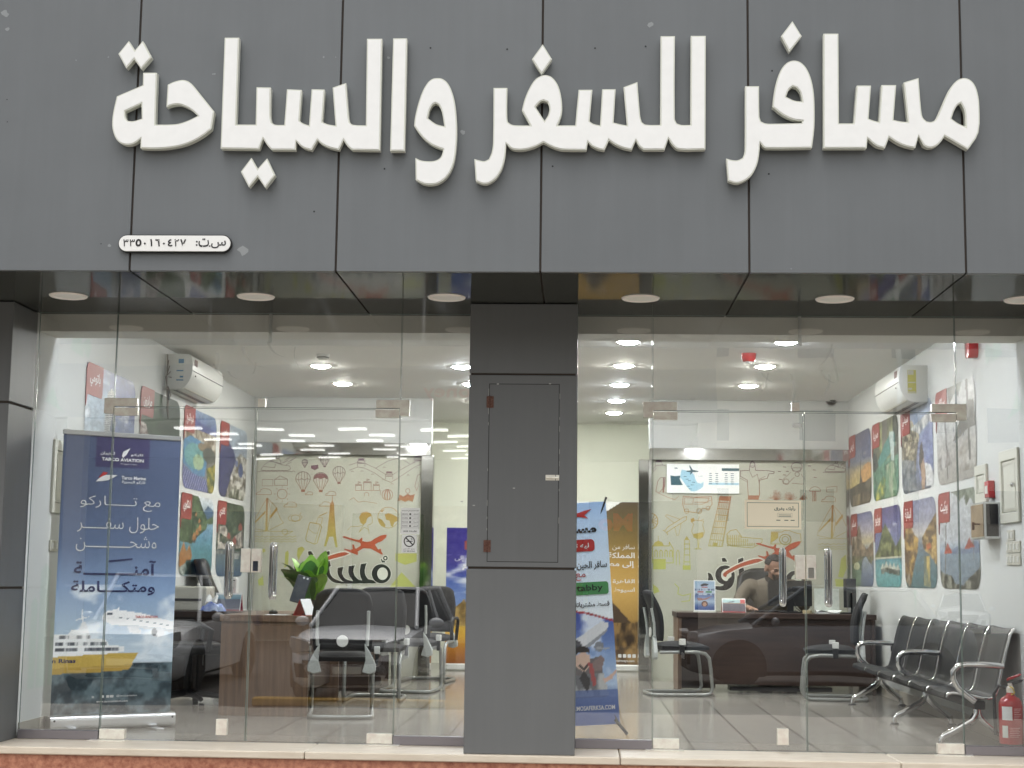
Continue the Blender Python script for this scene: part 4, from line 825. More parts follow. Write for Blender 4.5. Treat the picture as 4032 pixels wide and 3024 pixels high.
for j in range(8):
    u = j / 8; xa, xb = 860 - 120 * u, 965 - 87 * u; ya = 520 + 500 * u; A.ln([(xa - 4, ya), (xb + 4, ya + 6)], .011)
    for i in range(6): xx = xa + (xb - xa) * (i + .5) / 6; A.ln([(xx, ya + 14), (xx - 7, ya + 58)], .006)
A.fill([(850, 520), (965, 530), (960, 570), (840, 560)]); A.fill([(790, 985), (830, 990), (825, 1022), (785, 1020)])
A.ln([(300, 870), (330, 830), (490, 730), (520, 725), (515, 760), (370, 850), (320, 885), (280, 860), (300, 870)], .008); A.ln([(395, 790), (305, 720), (320, 705), (450, 750)]); A.ln([(400, 830), (420, 915), (440, 910), (465, 790)]); A.ln([(310, 880), (330, 910), (325, 870)])
A.ln([(560, 755), (690, 770), (680, 810), (700, 880), (680, 930), (645, 950), (640, 1040), (670, 1052), (600, 1050), (635, 1040), (630, 950), (590, 930), (570, 870), (590, 800), (565, 770)], .008); A.fill([(585, 900), (690, 880), (680, 930), (640, 950), (595, 930)]); A.fill([(560, 750), (590, 735), (600, 770), (565, 785)]); A.ln([(630, 765), (650, 730)]); A.ln([(660, 765), (690, 750)])
A.ln([(925, 900), (960, 865), (1020, 855), (1055, 900), (1060, 930), (1280, 950), (1275, 985), (1180, 1040), (960, 1020), (925, 990)], .01, True)
for j in range(3):
    for i in range(7 + j * 3): xx = 935 + 22 * i; A.ln([(xx, 915 + 38 * j), (xx, 940 + 38 * j)], .012)
    A.ln([(925, 945 + 36 * j), (1060 + 60 * j, 950 + 30 * j)], .008)
A.ln([(1370, 880), (1480, 880), (1500, 865), (1560, 868), (1600, 885), (1665, 900), (1670, 980), (1560, 1000), (1365, 1000)], .01, True); A.el(1510, 955, 58, 52, .014); A.el(1510, 955, 32, 30, .012)
A.fill([(1370, 885), (1440, 885), (1440, 940), (1370, 990)])
yacht(A, 1985, 925, .9)
A.fill([(180, 1015), (200, 985), (235, 965), (275, 985), (290, 1015)]); A.ln([(235, 965), (235, 920)]); A.ln([(175, 1020), (345, 1020), (345, 980), (385, 1050), (385, 1190), (175, 1190)], .012, True); A.fill([(180, 1150), (310, 1150), (310, 1255), (180, 1255)])
for x in (200, 250, 300, 350): A.ln([(x, 1130), (x, 1075), (x + 12, 1060), (x + 25, 1075), (x + 25, 1130)], .012)
A.ln([(490, 1255), (500, 960), (520, 925), (545, 960), (555, 1255)], .009, True); A.fill([(505, 960), (540, 960), (520, 925)])
for y in (1000, 1050, 1110, 1180): A.ln([(495, y), (552, y)], .012)
A.ln([(415, 1210), (420, 1080), (432, 1060), (444, 1080), (450, 1210)], .009); A.fill([(480, 1215), (560, 1215), (560, 1260), (480, 1260)])
A.fill([(175, 1400), (230, 1440), (250, 1480), (190, 1500)]); A.ln([(400, 1400), (440, 1440), (430, 1500), (480, 1520), (560, 1500), (550, 1570), (470, 1580)], .012); A.fill([(2070, 1150), (2120, 1105), (2125, 1250), (2090, 1340), (2040, 1330), (2060, 1240)]); A.fill([(2010, 1350), (2130, 1360), (2130, 1430), (2020, 1430)])
A.el(170, 770, 60, 75, .012, -90, 90)
for a in (-60, -30, 0, 30, 60): A.ln([(170, 770), (170 + 58 * math.cos(R_(a)), 770 + 72 * math.sin(R_(a)))], .009)
A.build('artwork', tR)
# company logo on both murals
LOGO_PLANE = [(1555, 990), (1530, 988), (1480, 1000), (1420, 1030), (1375, 1062), (1330, 1070), (1275, 1060), (1282, 1030), (1270, 1020), (1245, 1048), (1200, 1042), (1080, 1005), (1045, 1012), (1075, 1025), (1255, 1080), (1262, 1110), (1210, 1145), (1195, 1140), (1185, 1100), (1165, 1098), (1170, 1150), (1140, 1160), (1080, 1145), (1072, 1155), (1150, 1190), (1225, 1218), (1232, 1195), (1225, 1180), (1290, 1140), (1375, 1145), (1420, 1170), (1500, 1215), (1510, 1205), (1490, 1175), (1490, 1150), (1475, 1145), (1462, 1160), (1420, 1100), (1450, 1080), (1500, 1060), (1545, 1020)]
def ringp(cx, cy, rx, ry, n=28): return [(cx + rx * math.cos(2 * math.pi * k / n), cy + ry * math.sin(2 * math.pi * k / n)) for k in range(n)]
LOGO_L = [[ringp(1492, 1428, 108, 108), ringp(1506, 1428, 60, 70)], [ringp(1538, 1252, 26, 27), ringp(1538, 1252, 11, 13)], [[(1484, 1262), (1496, 1258), (1504, 1278), (1530, 1282), (1540, 1300), (1500, 1302)]],
          [[(1262, 1318), (1328, 1308), (1306, 1380), (1312, 1440), (1345, 1490), (1400, 1500), (1440, 1536), (1340, 1536), (1282, 1508), (1256, 1455), (1250, 1390)]], [[(1125, 1342), (1195, 1332), (1176, 1400), (1196, 1455), (1240, 1495), (1290, 1505), (1345, 1537), (1240, 1536), (1180, 1512), (1142, 1465), (1120, 1410)]],
          [[(1000, 1360), (1065, 1350), (1048, 1420), (1070, 1468), (1115, 1497), (1170, 1508), (1245, 1537), (1120, 1538), (1056, 1512), (1015, 1465), (998, 1410)]], [[(850, 1222), (912, 1180), (904, 1300), (914, 1420), (945, 1470), (1000, 1500), (1125, 1538), (985, 1533), (925, 1508), (880, 1450), (860, 1380), (855, 1300)]]]
LOGO_R = [[ringp(905, 1312, 98, 97), ringp(918, 1312, 52, 60)], [[(1003, 1300), (1001, 1360), (980, 1420), (930, 1460), (860, 1468), (803, 1455), (800, 1420), (860, 1425), (910, 1398), (940, 1350)]], [[(730, 1285), (765, 1300), (785, 1340), (792, 1390), (729, 1390), (737, 1330)]], [[(870, 1142), (905, 1138), (930, 1178), (878, 1180)]], [[(1035, 1155), (1087, 1135), (1090, 1230), (1102, 1290), (1060, 1297), (1045, 1230)]]]
SWOOSH = [(1290, 1165), (1240, 1147), (1150, 1165), (1050, 1200), (960, 1245), (905, 1280), (884, 1302), (890, 1325), (915, 1335), (925, 1310), (960, 1285), (1060, 1235), (1160, 1205), (1235, 1185)]
LOGORED = mat('brick red logo print', S(176, 84, 54), .5); LOGOBLK = mat('black logo print', S(26, 25, 26), .5); HALO = mat('pale logo outline', S(216, 220, 204), .6)
for t, nx, ny in ((tL, 1523.5, 2106.0), (tR, 3152.4, 2132.0)):
    def cv(P, wh, off=0):
        out = []
        for x, y in P:
            px, py = ((x - 1555) / 2.861, (y - 990) / 2.861) if wh == 'L' else ((x - 1665) / 2.552, (y - 975) / 2.552)
            p = at(nx + px, ny + py, YB); out.append((p[0] - t.location.x, p[2]))
        return out
    gb, gr, gh = MB(), MB(), MB()
    for wh, lst in (('L', LOGO_L), ('R', LOGO_R)):
        for k, loops in enumerate(lst):
            LL = [smooth_loop(cv(P, wh), k=2) for P in loops]; gb.prism(LL, -.0022 - k * .00005 - (.0004 if wh == 'R' else 0), -.0022 - k * .00005 - (.0004 if wh == 'R' else 0))
            out = LL[0]; cx = sum(p[0] for p in out) / len(out); gh.prism([inset(out, -.007, False)], -.0016 - k * .00006 - (.0004 if wh == 'R' else 0), -.0016 - k * .00006 - (.0004 if wh == 'R' else 0))
    gr.prism([cv(LOGO_PLANE, 'L')], -.0034, -.0034).prism([smooth_loop(cv(SWOOSH, 'R'), k=2)], -.0036, -.0036); gh.prism([inset(smooth_loop(cv(SWOOSH, 'R'), k=2), -.012, False)], -.003, -.003)
    obj('logo_outline', gh, HALO, t); obj('logo_lettering', gb, LOGOBLK, t); obj('logo_airplane', gr, LOGORED, t)
# ================================================================ WALL EQUIPMENT
PANELM = mat('cream enamel panel', S(214, 213, 200), .4); ALARM = mat('alarm red plastic', S(184, 22, 30), .25, coat=.4)
STK_B = mat('blue sticker', S(70, 130, 170), .5); STK_Y = mat('yellow energy sticker', S(196, 190, 96), .5); STK_W = mat('pale sticker', S(222, 224, 216), .5); DKGREY = mat('dark grey plastic', S(62, 62, 64), .45)
def wallthing(name, label, cat, side, yc, z, group=None):
    return thing(name, label, cat, (XL if side < 0 else XR, yc, z), R_(90 if side < 0 else -90), group)
def aircon(side, yc, z, L, label):
    t = wallthing('air_conditioner', label, 'air conditioner', side, yc, z); h = .305; h2 = L / 2
    prof = smooth_loop([(0, 0), (-.12, .0), (-.17, .02), (-.215, .075), (-.235, .14), (-.24, .22), (-.225, .285), (-.2, h), (0, h)], sharp=55, k=3)
    fm = lambda x, y, zz: (y, x, zz)
    obj('body', MB().prism([prof], -h2, h2, fm), PLASTIC, t, bevel=.006, segs=2, smooth=50)
    g = MB(); up = [(-.2425, .16), (-.2425, .165), (-.236, .165), (-.236, .16)]; g.prism([up], -h2 + .004, h2 - .004, fm); obj('panel_seam', g, DKGREY, t)
    g = MB().prism([[(-.10, -.003), (-.165, .012), (-.172, .022), (-.11, .004)]], -h2 + .06, h2 - .06, fm); obj('louver', g, OFFWHITE, t); g = MB().prism([[(-.06, -.002), (-.1, -.002), (-.1, .004), (-.06, .004)]], -h2 + .05, h2 - .05, fm); obj('outlet', g, DKGREY, t)
    s = -1 if side < 0 else 1; xe = s * (h2 + .0012)             # near end faces the street
    g = MB(); g.box(min(xe, xe + s * .001), max(xe, xe + s * .001), -.165, -.095, .07, .265); lb = obj('energy_label', g, STK_W if side < 0 else STK_Y, t)
    x2 = xe + s * .0016
    for a, b in (((.225, .262), (-.162, -.115)), ((.155, .165), (-.16, -.1)), ((.074, .084), (-.163, -.1)), ((.1, .115), (-.16, -.13))): obj('label_stripe', MB().box(min(x2, x2 + s * .001), max(x2, x2 + s * .001), b[0], b[1], a[0], a[1]), STK_B if side < 0 else OFFWHITE, lb)
    g = MB(); x0 = s * (h2 - .06) 
    for k in range(2): a, b = sorted((x0 - s * .05 * k, x0 - s * (.05 * k + .04))); g.box(a, b, -.2445, -.239, .21, .265)
    obj('badge', g, mat('dark red badge', S(96, 52, 50), .5), t); a, b = sorted((s * (h2 - .1), s * (h2 - .12))); obj('logo', MB().box(a, b, -.244, -.238, .12, .13), DKGREY, t)
    return t
acl = aircon(-1, 3.66, 2.64, 1.12, 'white wall air conditioner at left above the wooded hills poster'); acr = aircon(1, 3.42, 2.555, 1.02, 'white wall air conditioner at right with a yellow label on its end')
g = MB()
for k in range(5):
    ph = random.random() * 2; g.tube([(-.57, -.02 - .01 * k, .3 - .05 * k), (-.6 - .01 * k, -.03, .1), (-.62 + .012 * k, -.04, -.06), (-.6 + .02 * math.cos(ph), -.04, -.14), (-.57 + .01 * k, -.05, -.05), (-.59, -.04, .02), (-.61 + .015 * k, -.04, -.18 - .02 * k)], .004, 6)
obj('cable_bundle', g, mat('grey brown cable', S(110, 100, 92), .6), acl); obj('cable_wrap', MB().tube([(-.59, -.04, -.02), (-.585, -.045, -.1)], .014, 8), BLACKP, acl)
def door_panel(side, yc, z0, w, h, label, knob=True):
    t = wallthing('electrical_panel', label, 'electrical panel', side, yc, z0); w2 = w / 2
    obj('frame', MB().prism([[(-w2, 0), (w2, 0), (w2, h), (-w2, h)], [(-w2 + .05, .07), (-w2 + .05, h - .07), (w2 - .05, h - .07), (w2 - .05, .07)]], -.02, 0), PANELM, t, bevel=.004)
    d = obj('door', MB().box(-w2 + .055, w2 - .055, -.012, 0, .075, h - .075), PANELM, t, bevel=.004); obj('moulding', MB().prism([[(-w2 + .07, .09), (w2 - .07, .09), (w2 - .07, h - .09), (-w2 + .07, h - .09)], [(-w2 + .08, .1), (-w2 + .08, h - .1), (w2 - .08, h - .1), (w2 - .08, .1)]], -.016, -.011), OFFWHITE, d)
    obj('door_gap', MB().prism([[(-w2 + .05, .07), (w2 - .05, .07), (w2 - .05, h - .07), (-w2 + .05, h - .07)], [(-w2 + .055, .075), (-w2 + .055, h - .075), (w2 - .055, h - .075), (w2 - .055, .075)]], -.004, -.001), DKGREY, t)
    if knob: obj('knob', MB().sph((w2 - .075, -.03, h / 2), .016), CHROME, d, smooth=True)
door_panel(1, .53, 1.465, .44, .49, 'cream electrical panel at far right above the light switches'); door_panel(1, 1.25, 1.635, .31, .27, 'small cream wall hatch between the palm poster and red call point', False); door_panel(-1, .60, 1.46, .4, .5, 'cream electrical panel at left, half hidden by navy banner')
def switches(side, yc, z, n, rows, label):
    t = wallthing('light_switch', label, 'light switch', side, yc, z); w = .075
    for r in range(rows):
        for i in range(n):
            x = (i - (n - 1) / 2) * (w + .006); p = obj('plate', MB().box(x - w / 2, x + w / 2, -.012, 0, r * .082, r * .082 + .076), OFFWHITE, t, bevel=.004); obj('rocker', MB().box(x - .016, x + .016, -.017, -.011, r * .082 + .018, r * .082 + .058), PLASTIC, p, bevel=.002)
switches(1, .55, 1.345, 2, 1, 'pair of cream switches right under the right electrical panel'); switches(1, .50, 1.185, 4, 2, 'block of eight cream light switches low on the right wall'); switches(-1, .5, 1.2, 2, 1, 'cream light switches on the left wall beside the navy banner')
t = wallthing('call_point', 'small red fire alarm call point on the right wall', 'alarm', 1, .985, 1.655); obj('box', MB().box(-.055, .055, -.045, 0, 0, .12), ALARM, t, bevel=.005); obj('window', MB().box(-.03, .03, -.048, -.044, .03, .085), STK_W, t)
t = wallthing('alarm_sounder', 'dark red fire alarm sounder high on the right wall', 'alarm', 1, 1.33, 2.69)
obj('body', MB().prism([rrect(-.06, .06, 0, .17, .045, 6)], -.07, 0), ALARM, t, bevel=.012, segs=2, smooth=50); obj('grille', MB().lathe([(.0, .076), (.022, .074), (.03, .066)], 16, (0, 0, .06), 'y'), mat('dark red grille', S(110, 14, 20), .4), t)
t = wallthing('key_box', 'small wood and dark glass key cabinet on the right wall with key in lock', 'key cabinet', 1, .995, 1.37); 
obj('frame', MB().box(-.175, .175, -.11, 0, 0, .25), ALU, t, bevel=.004); obj('side_glass', MB().box(.1752, .1765, -.095, -.012, .014, .236), mat('dark glass', S(44, 42, 46), .06), t); obj('door', MB().box(-.165, .165, -.1135, -.1095, .014, .236), mat('key box wood', S(150, 128, 96), .4, col2=S(120, 96, 70), vscale=8), t)
g = MB().tube([(.08, -.112, .1), (.08, -.16, .1)], .005, 8).tube([(.08, -.16, .112), (.08, -.16, .06)], .009, 8); obj('key', g, RUST, t)
t = thing('smoke_detector', 'white round smoke detector on the ceiling at left', 'smoke detector', (-2.29, 3.44, ZC)); obj('base', MB().lathe([(.0, -.05), (.035, -.05), (.05, -.03), (.062, 0)], 20), PLASTIC, t, smooth=True); obj('vent_ring', MB().lathe([(.048, -.035), (.055, -.033), (.056, -.026), (.052, -.024)], 20), DKGREY, t)
t = thing('ceiling_alarm', 'red and white fire alarm on the ceiling above the right desk', 'alarm', (1.43, 3.25, ZC)); obj('body', MB().lathe([(.0, -.075), (.05, -.07), (.062, -.04), (.066, 0)], 20), ALARM, t, smooth=True); obj('strobe', MB().lathe([(.0, -.092), (.028, -.086), (.032, -.07)], 16), PLASTIC, t, smooth=True)
c = at(3278, 1573, YB - .05); t = thing('security_camera', 'small round security camera with black dome on the back wall', 'camera', (c[0], YB + .02, c[2])); obj('housing', MB().lathe([(.0, .1), (.04, .1), (.055, .06), (.06, 0)], 20, (0, 0, 0), 'y'), PLASTIC, t, smooth=True); obj('dome', MB().sph((0, -.1, 0), .036), BLACKP, t, smooth=True)
t = wallthing('wall_socket', 'cream wall socket with a black plug under the posters', 'socket', 1, 4.35, .42); obj('plate', MB().box(-.07, .07, -.012, 0, 0, .09), OFFWHITE, t, bevel=.003); obj('plug', MB().box(-.055, -.005, -.05, -.01, .02, .075), BLACKP, t, bevel=.004)
# pale city prints on the side walls
PALE = mat('pale grey green wall print', S(200, 210, 202), .6)
def prints(side, polys, label):
    t = wallthing('wall_decal', label, 'wall print', side, 1.0, 0)
    g = MB()
    for P in polys: g.prism([P], -.0012, -.0012)
    obj('print', g, PALE, t)
def house(x, w, h): return [(x, .3), (x + w, .3), (x + w, h - .06), (x + w + .02, h - .06), (x + w / 2, h), (x - .02, h - .06), (x, h - .06)]
WP = [house(-.85, .12, .9), house(-.7, .18, 1.12), house(-.48, .14, .8)] + [[(-.35, 2.62), (-.25, 2.78), (-.15, 2.78), (-.05, 2.6)], [(-.1, 2.7), (.05, 2.76), (.12, 2.7), (.05, 2.6), (-.04, 2.64)], [(-.8, 2.2), (-.66, 2.32), (-.52, 2.2), (-.4, 2.16)]]
prints(-1, WP, 'pale grey green building silhouettes printed on the left wall'); prints(1, [[(-x, z) for x, z in P] for P in WP[3:]] + [[(-2.6, 1.0), (-2.5, 1.0), (-2.55, .8)]], 'pale grey green cloud and roof shapes printed on the right wall')

# ================================================================ BANNERS
def pic_rollup():
    c = Cv(110, 250); c.grad([(0, (34, 48, 58)), (.1, (52, 74, 86)), (.17, (70, 96, 108)), (.185, (186, 206, 222)), (.3, (150, 184, 216)), (.45, (108, 146, 200)), (.6, (72, 98, 146)), (.8, (60, 78, 118)), (1, (56, 70, 106))])
    c.put(c.pm([(.27, .885), (.73, .885), (.73, 1), (.27, 1)]), (48, 44, 92)); c.clouds((c.y > .19) & (c.y < .46), (226, 236, 244), 3, 10, 4, .5, .8)
    c.tex(c.y < .18, (36, 54, 64), (84, 110, 120), 14, 30, 5, 3)
    c.poly([(.0, .145), (.0, .205), (.5, .215), (.7, .215), (.62, .155), (.3, .15)], (214, 170, 44)); c.poly([(0, .145), (.4, .15), (.62, .155), (.66, .175), (0, .165)], (196, 150, 34)); c.poly([(.0, .205), (.0, .285), (.12, .285), (.14, .3), (.28, .3), (.3, .27), (.42, .265), (.46, .245), (.58, .24), (.58, .222), (.5, .215)], (226, 230, 232)); c.tex(c.pm([(.02, .245), (.44, .245), (.44, .255), (.02, .255)]), (60, 70, 84), (220, 224, 226), 30, 3, 2, 5); c.tex(c.pm([(.02, .225), (.56, .225), (.56, .235), (.02, .235)]), (60, 70, 84), (220, 224, 226), 34, 3, 3, 5); c.tex(c.pm([(.05, .27), (.3, .27), (.3, .28), (.05, .28)]), (90, 96, 104), (226, 226, 226), 24, 3, 6, 4)
    c.line([(.24, .3), (.22, .37)], .006, (220, 224, 228)); c.poly([(.2, .3), (.28, .3), (.25, .33), (.23, .33)], (216, 220, 224)); c.line([(.18, .335), (.28, .345)], .004, (220, 224, 228))
    c.poly([(.385, .345), (.42, .365), (.5, .372), (.72, .358), (1, .325), (1, .29), (.72, .305), (.46, .318), (.4, .332)], (238, 240, 242)); c.poly([(.46, .318), (.72, .303), (1, .287), (1, .298), (.7, .314)], (196, 204, 212)); c.poly([(.6, .31), (.72, .3), (.72, .283), (.62, .288)], (210, 214, 220)); c.ell(.86, .29, .06, .018, (212, 216, 222)); c.ell(.83, .29, .022, .015, (120, 126, 134)); c.ell(.67, .295, .04, .013, (200, 206, 212)); c.poly([(.43, .358), (.47, .362), (.47, .353), (.43, .351)], (70, 80, 96)); c.line([(.5, .345), (1, .31)], .002, (110, 120, 136)); c.poly([(.5, .366), (.53, .385), (.52, .366)], (226, 230, 236))
    c.c = c.c * .72 + c.c.mean(-1, keepdims=True) * .28; return c.grain(6)
rb = thing('rollup_banner', 'tall navy and blue airline roll-up banner with ship and airplane at left', 'banner', (-3.205, .70, 0), R_(35.6))
BW, BH, BZ = .84, 1.90, .105
fr = picture('print', pic_rollup(), BW, BH, rb, bright=1.7, fm=lambda x, y, z: (x, y - .004, z + BZ))
obj('backing', MB().box(-BW / 2, BW / 2, -.002, .0015, BZ, BZ + BH), STK_W, rb)
obj('top_rail', MB().box(-BW / 2 - .005, BW / 2 + .005, -.012, .012, BZ + BH - .004, BZ + BH + .028), ALU, rb, bevel=.005)
obj('cassette', MB().prism([rrect(-.075, .075, .012, .105, .03, 5)], -BW / 2 - .015, BW / 2 + .015, lambda x, y, z: (y, x, z)), ALU, rb, bevel=.002, smooth=40)
g = MB()
for s in (-1, 1): g.lathe([(.0, -.002), (.007, -.002), (.007, .004)], 10, (s * (BW / 2 - .01), -.078, .075), 'y')
obj('screw', g, BLACKP, rb); obj('pole', MB().tube([(0, .03, .1), (0, .02, 2.0)], .01, 8), ALU, rb)
for s in (-1, 1): obj('foot', MB().box(s * .28 - .03, s * .28 + .03, -.2, .2, .0, .012), ALU, rb, bevel=.003)
def U(u): return (u - .5) * BW
def V(v): return BZ + BH * v
g = MB(); y = -.0065
txt(g, 'TARCO AVIATION', U(.5), V(.915), w=.3, h=.024, y=y, bold=.03); txt(g, 'تاركو', U(.62), V(.935), w=.09, h=.022, y=y, bold=.02); txt(g, 'للطيران', U(.37), V(.936), w=.1, h=.026, y=y, bold=.02); txt(g, 'The Legend of Africa', U(.55), V(.9), w=.12, h=.012, y=y)
g.prism([[(U(.49), V(.93)), (U(.5), V(.945)), (U(.56), V(.96)), (U(.53), V(.935)), (U(.5), V(.922))]], y, y)
g.prism([smooth_loop([(U(.28), V(.832)), (U(.38), V(.838)), (U(.46), V(.858)), (U(.36), V(.857)), (U(.31), V(.845))], k=2)], y, y)
txt(g, 'Tarco Marine', U(.6), V(.85), w=.175, h=.024, y=y, bold=.025); txt(g, 'تاركو البحرية', U(.6), V(.834), w=.17, h=.024, y=y, bold=.02)
txt(g, 'مع تـــــاركو', U(.5), V(.755), w=.57, h=.10, y=y, bold=-.012); txt(g, 'حلول سفـــــر', U(.49), V(.677), w=.58, h=.11, y=y, bold=-.012); txt(g, 'وشحــــــــــن', U(.48), V(.608), w=.57, h=.11, y=y, bold=-.012)
txt(g, '@tarcoaviation', U(.62), V(.062), w=.145, h=.016, y=y, bold=.01); txt(g, 'www.tarcoaviation.com', U(.5), V(.044), w=.22, h=.014, y=y, bold=.01); txt(g, 'in', U(.34), V(.061), h=.016, y=y, bold=.03)
g.prism([rrect(U(.41), U(.43), V(.057), V(.066), .003)], y, y); g.prism([rrect(U(.45), U(.475), V(.057), V(.066), .003)], y, y); g.prism([rrect(U(.48), U(.51), V(.057), V(.066), .004)], y, y)
obj('lettering', g, INK, fr)
g = MB(); txt(g, 'آمنـــــــــة', U(.48), V(.522), w=.58, h=.105, y=y, bold=.02); txt(g, 'ومتكــــاملة', U(.47), V(.448), w=.59, h=.10, y=y, bold=.02); g.prism([[(U(.42), V(.548)), (U(.62), V(.557)), (U(.62), V(.551)), (U(.42), V(.541))]], y, y); txt(g, 'n Rinas', U(.09), V(.19), w=.16, h=.028, y=y, bold=.02); obj('lettering', g, NAVYINK, fr)
g = MB().prism([[(U(.3), V(.845)), (U(.34), V(.868)), (U(.38), V(.866)), (U(.36), V(.857))]], y, y); txt(g, 'TARCO AVIATION', U(.76), V(.344), w=.16, h=.017, y=y - .0003, bold=.02); obj('lettering', g, REDINK, fr)

def pic_xb():
    c = Cv(80, 180); c.grad([(0, (40, 62, 130)), (.1, (52, 84, 160)), (.16, (110, 150, 206)), (.3, (110, 150, 206)), (.46, (62, 92, 176)), (.47, (222, 232, 238)), (.6, (206, 222, 234)), (.85, (164, 192, 222)), (1, (122, 160, 208))])
    m = (c.y < .47 + .03 * np.sin(c.x * 5 - 1.2)) ; c.grad([(0, (40, 62, 130)), (.1, (50, 80, 156)), (.18, (150, 180, 216)), (.3, (110, 148, 206)), (.48, (48, 74, 170))], m); c.clouds(m & (c.y > .12), (232, 240, 246), 3, 7, 8, .5, .85); c.put((~m) & (c.y < .48 + .03 * np.sin(c.x * 5 - 1.2)), (176, 44, 52))
    c.poly([(.5, .36), (.66, .4), (.86, .455), (.94, .45), (.93, .425), (.8, .385), (.68, .35), (.56, .33)], (206, 208, 212)); c.poly([(.56, .33), (.7, .355), (.92, .42), (.93, .415), (.78, .36), (.66, .325)], (140, 144, 152)); c.ell(.6, .35, .05, .026, (66, 68, 78)); c.ell(.83, .345, .05, .022, (120, 124, 132)); c.poly([(.8, .345), (.95, .335), (.9, .33), (.8, .335)], (150, 154, 162))
    c.poly([(.44, .12), (.44, .26), (.56, .29), (.86, .3), (.84, .2), (.88, .12)], (92, 84, 84)); c.tex(c.pm([(.42, .13), (.5, .22), (.86, .23), (.9, .13)]), (88, 90, 96), (170, 172, 172), 12, 14, 5, 4); c.poly([(.6, .21), (.66, .24), (.72, .2), (.68, .14)], (30, 28, 30)); c.poly([(.58, .26), (.58, .31), (.66, .325), (.72, .31), (.72, .26), (.66, .235)], (206, 164, 138)); c.poly([(.55, .3), (.56, .345), (.68, .35), (.73, .335), (.73, .31), (.7, .325), (.6, .32)], (40, 32, 30)); c.poly([(.6, .262), (.66, .24), (.71, .262), (.7, .275), (.66, .255), (.62, .275)], (52, 40, 36)); c.poly([(.74, .27), (.84, .31), (.88, .29), (.84, .24), (.74, .24)], (120, 96, 92)); c.poly([(.7, .28), (.75, .27), (.78, .18), (.74, .17)], (170, 50, 48)); c.poly([(.84, .2), (.92, .215), (.98, .24), (1, .235), (.94, .2), (.87, .185)], (206, 160, 136)); c.put((c.y < .155) & (c.x > .4), (54, 84, 158), .8)
    c.c = c.c * .8 + c.c.mean(-1, keepdims=True) * .2; return c.grain(6)
XW, XH = .64, 1.5
xb = thing('x_banner', 'light blue travel banner on an x-stand behind the grey pillar', 'banner', (-.05, .62, .06), rot=(R_(-5), R_(-3.8), 0))
pr = picture('print', pic_xb(), XW, XH, xb, bright=1.8, fm=lambda x, y, z: (x, y - .003, z + .02)); obj('backing', MB().box(-XW / 2, XW / 2, -.001, .001, .02, XH + .02), STK_W, xb)
for s in (-1, 1):
    obj('stand_arm', MB().tube([(s * (XW / 2 + .005), -.004, XH + .05), (0, .05, XH * .5), (-s * (XW / 2 - .01), .0, .03)], .007, 8), BLACKP, xb)
    obj('foot', MB().tube([(s * (XW / 2 - .03), .0, .05), (s * (XW / 2 + .045), -.05 + .03, -.05)], .011, 8), BLACKP, xb)
g = MB(); x2 = lambda u: (u - .5) * XW; z2 = lambda v: .02 + XH * v; y = -.0048
txt(g, 'ليه تحتار', x2(.79), z2(.80), w=.19, h=.042, y=y - .001, bold=.02, anchor='r'); txt(g, 'WWW.MOSAFERKSA.COM', x2(.96), z2(.075), w=.36, h=.03, y=y, bold=.015, anchor='r'); obj('lettering', g, INK, pr)
g = MB(); txt(g, 'سافر الحين ...', x2(.97), z2(.71), w=.25, h=.06, y=y, bold=.02, anchor='r'); txt(g, 'قسط مشترياتك ع', x2(.97), z2(.53), w=.29, h=.05, y=y, bold=.02, anchor='r'); txt(g, 'tabby', x2(.77), z2(.606), w=.18, h=.055, y=y - .001, bold=.01); txt(g, 'مسافر', x2(.88), z2(.875), w=.26, h=.08, y=y, bold=.05, anchor='r'); obj('lettering', g, DARKINK, pr)
g = MB().prism([rrect(x2(.42), x2(.85), z2(.775), z2(.83), .025)], y, y); txt(g, 'مع', x2(.68), z2(.66), w=.07, h=.05, y=y, bold=.01); g.prism([[(x2(.56), z2(.925)), (x2(.70), z2(.935)), (x2(.80), z2(.925)), (x2(.76), z2(.942)), (x2(.84), z2(.968)), (x2(.76), z2(.962)), (x2(.69), z2(.952)), (x2(.62), z2(.965)), (x2(.60), z2(.96)), (x2(.66), z2(.944))]], y, y); obj('lettering', g, REDINK, pr)
g = MB().prism([rrect(x2(.60), x2(.97), z2(.578), z2(.635), .018)], y, y); obj('green_badge', g, mat('green print', S(86, 160, 96), .5), pr); obj('purple_badge', MB().prism([rrect(x2(.3), x2(.565), z2(.578), z2(.635), .018)], y, y), mat('purple print', S(110, 66, 130), .5), pr)

def pic_gold():
    c = Cv(70, 160); c.grad([(0, (120, 92, 48)), (.08, (150, 118, 60)), (.2, (96, 72, 40)), (.28, (190, 146, 70)), (.45, (226, 178, 88)), (.6, (206, 160, 74)), (.75, (140, 112, 52)), (1, (84, 68, 44))]); c.tex(c.y < .25, (84, 60, 34), (176, 136, 74), 8, 14, 4, 2.5); c.poly([(.0, .24), (.38, .52), (.9, .26), (.9, .22)], (86, 66, 46)); c.tex(c.pm([(.2, .25), (1, .26), (1, .1), (.2, .08)]), (62, 46, 30), (160, 124, 70), 14, 12, 6, 3); c.put(c.pm([(0, 1), (.78, 1), (.2, .83), (0, .78)]), (240, 240, 234)); return c.grain(6)
def rollup_small(name, lab, x0, x1, y, h, pic, bw=None):
    t = thing('rollup_banner', lab, 'banner', ((x0 + x1) / 2, y, 0)); w = x1 - x0
    p = picture('print', pic(), w, h - .08, t, fm=lambda x, yy, z: (x, yy - .003, z + .08)); obj('backing', MB().box(-w / 2 - .004, w / 2 + .004, -.001, .001, .08, h + .004), PLASTIC, t); obj('cassette', MB().box(-w / 2, w / 2, -.05, .05, .005, .08), PLASTIC, t, bevel=.012); return t, p
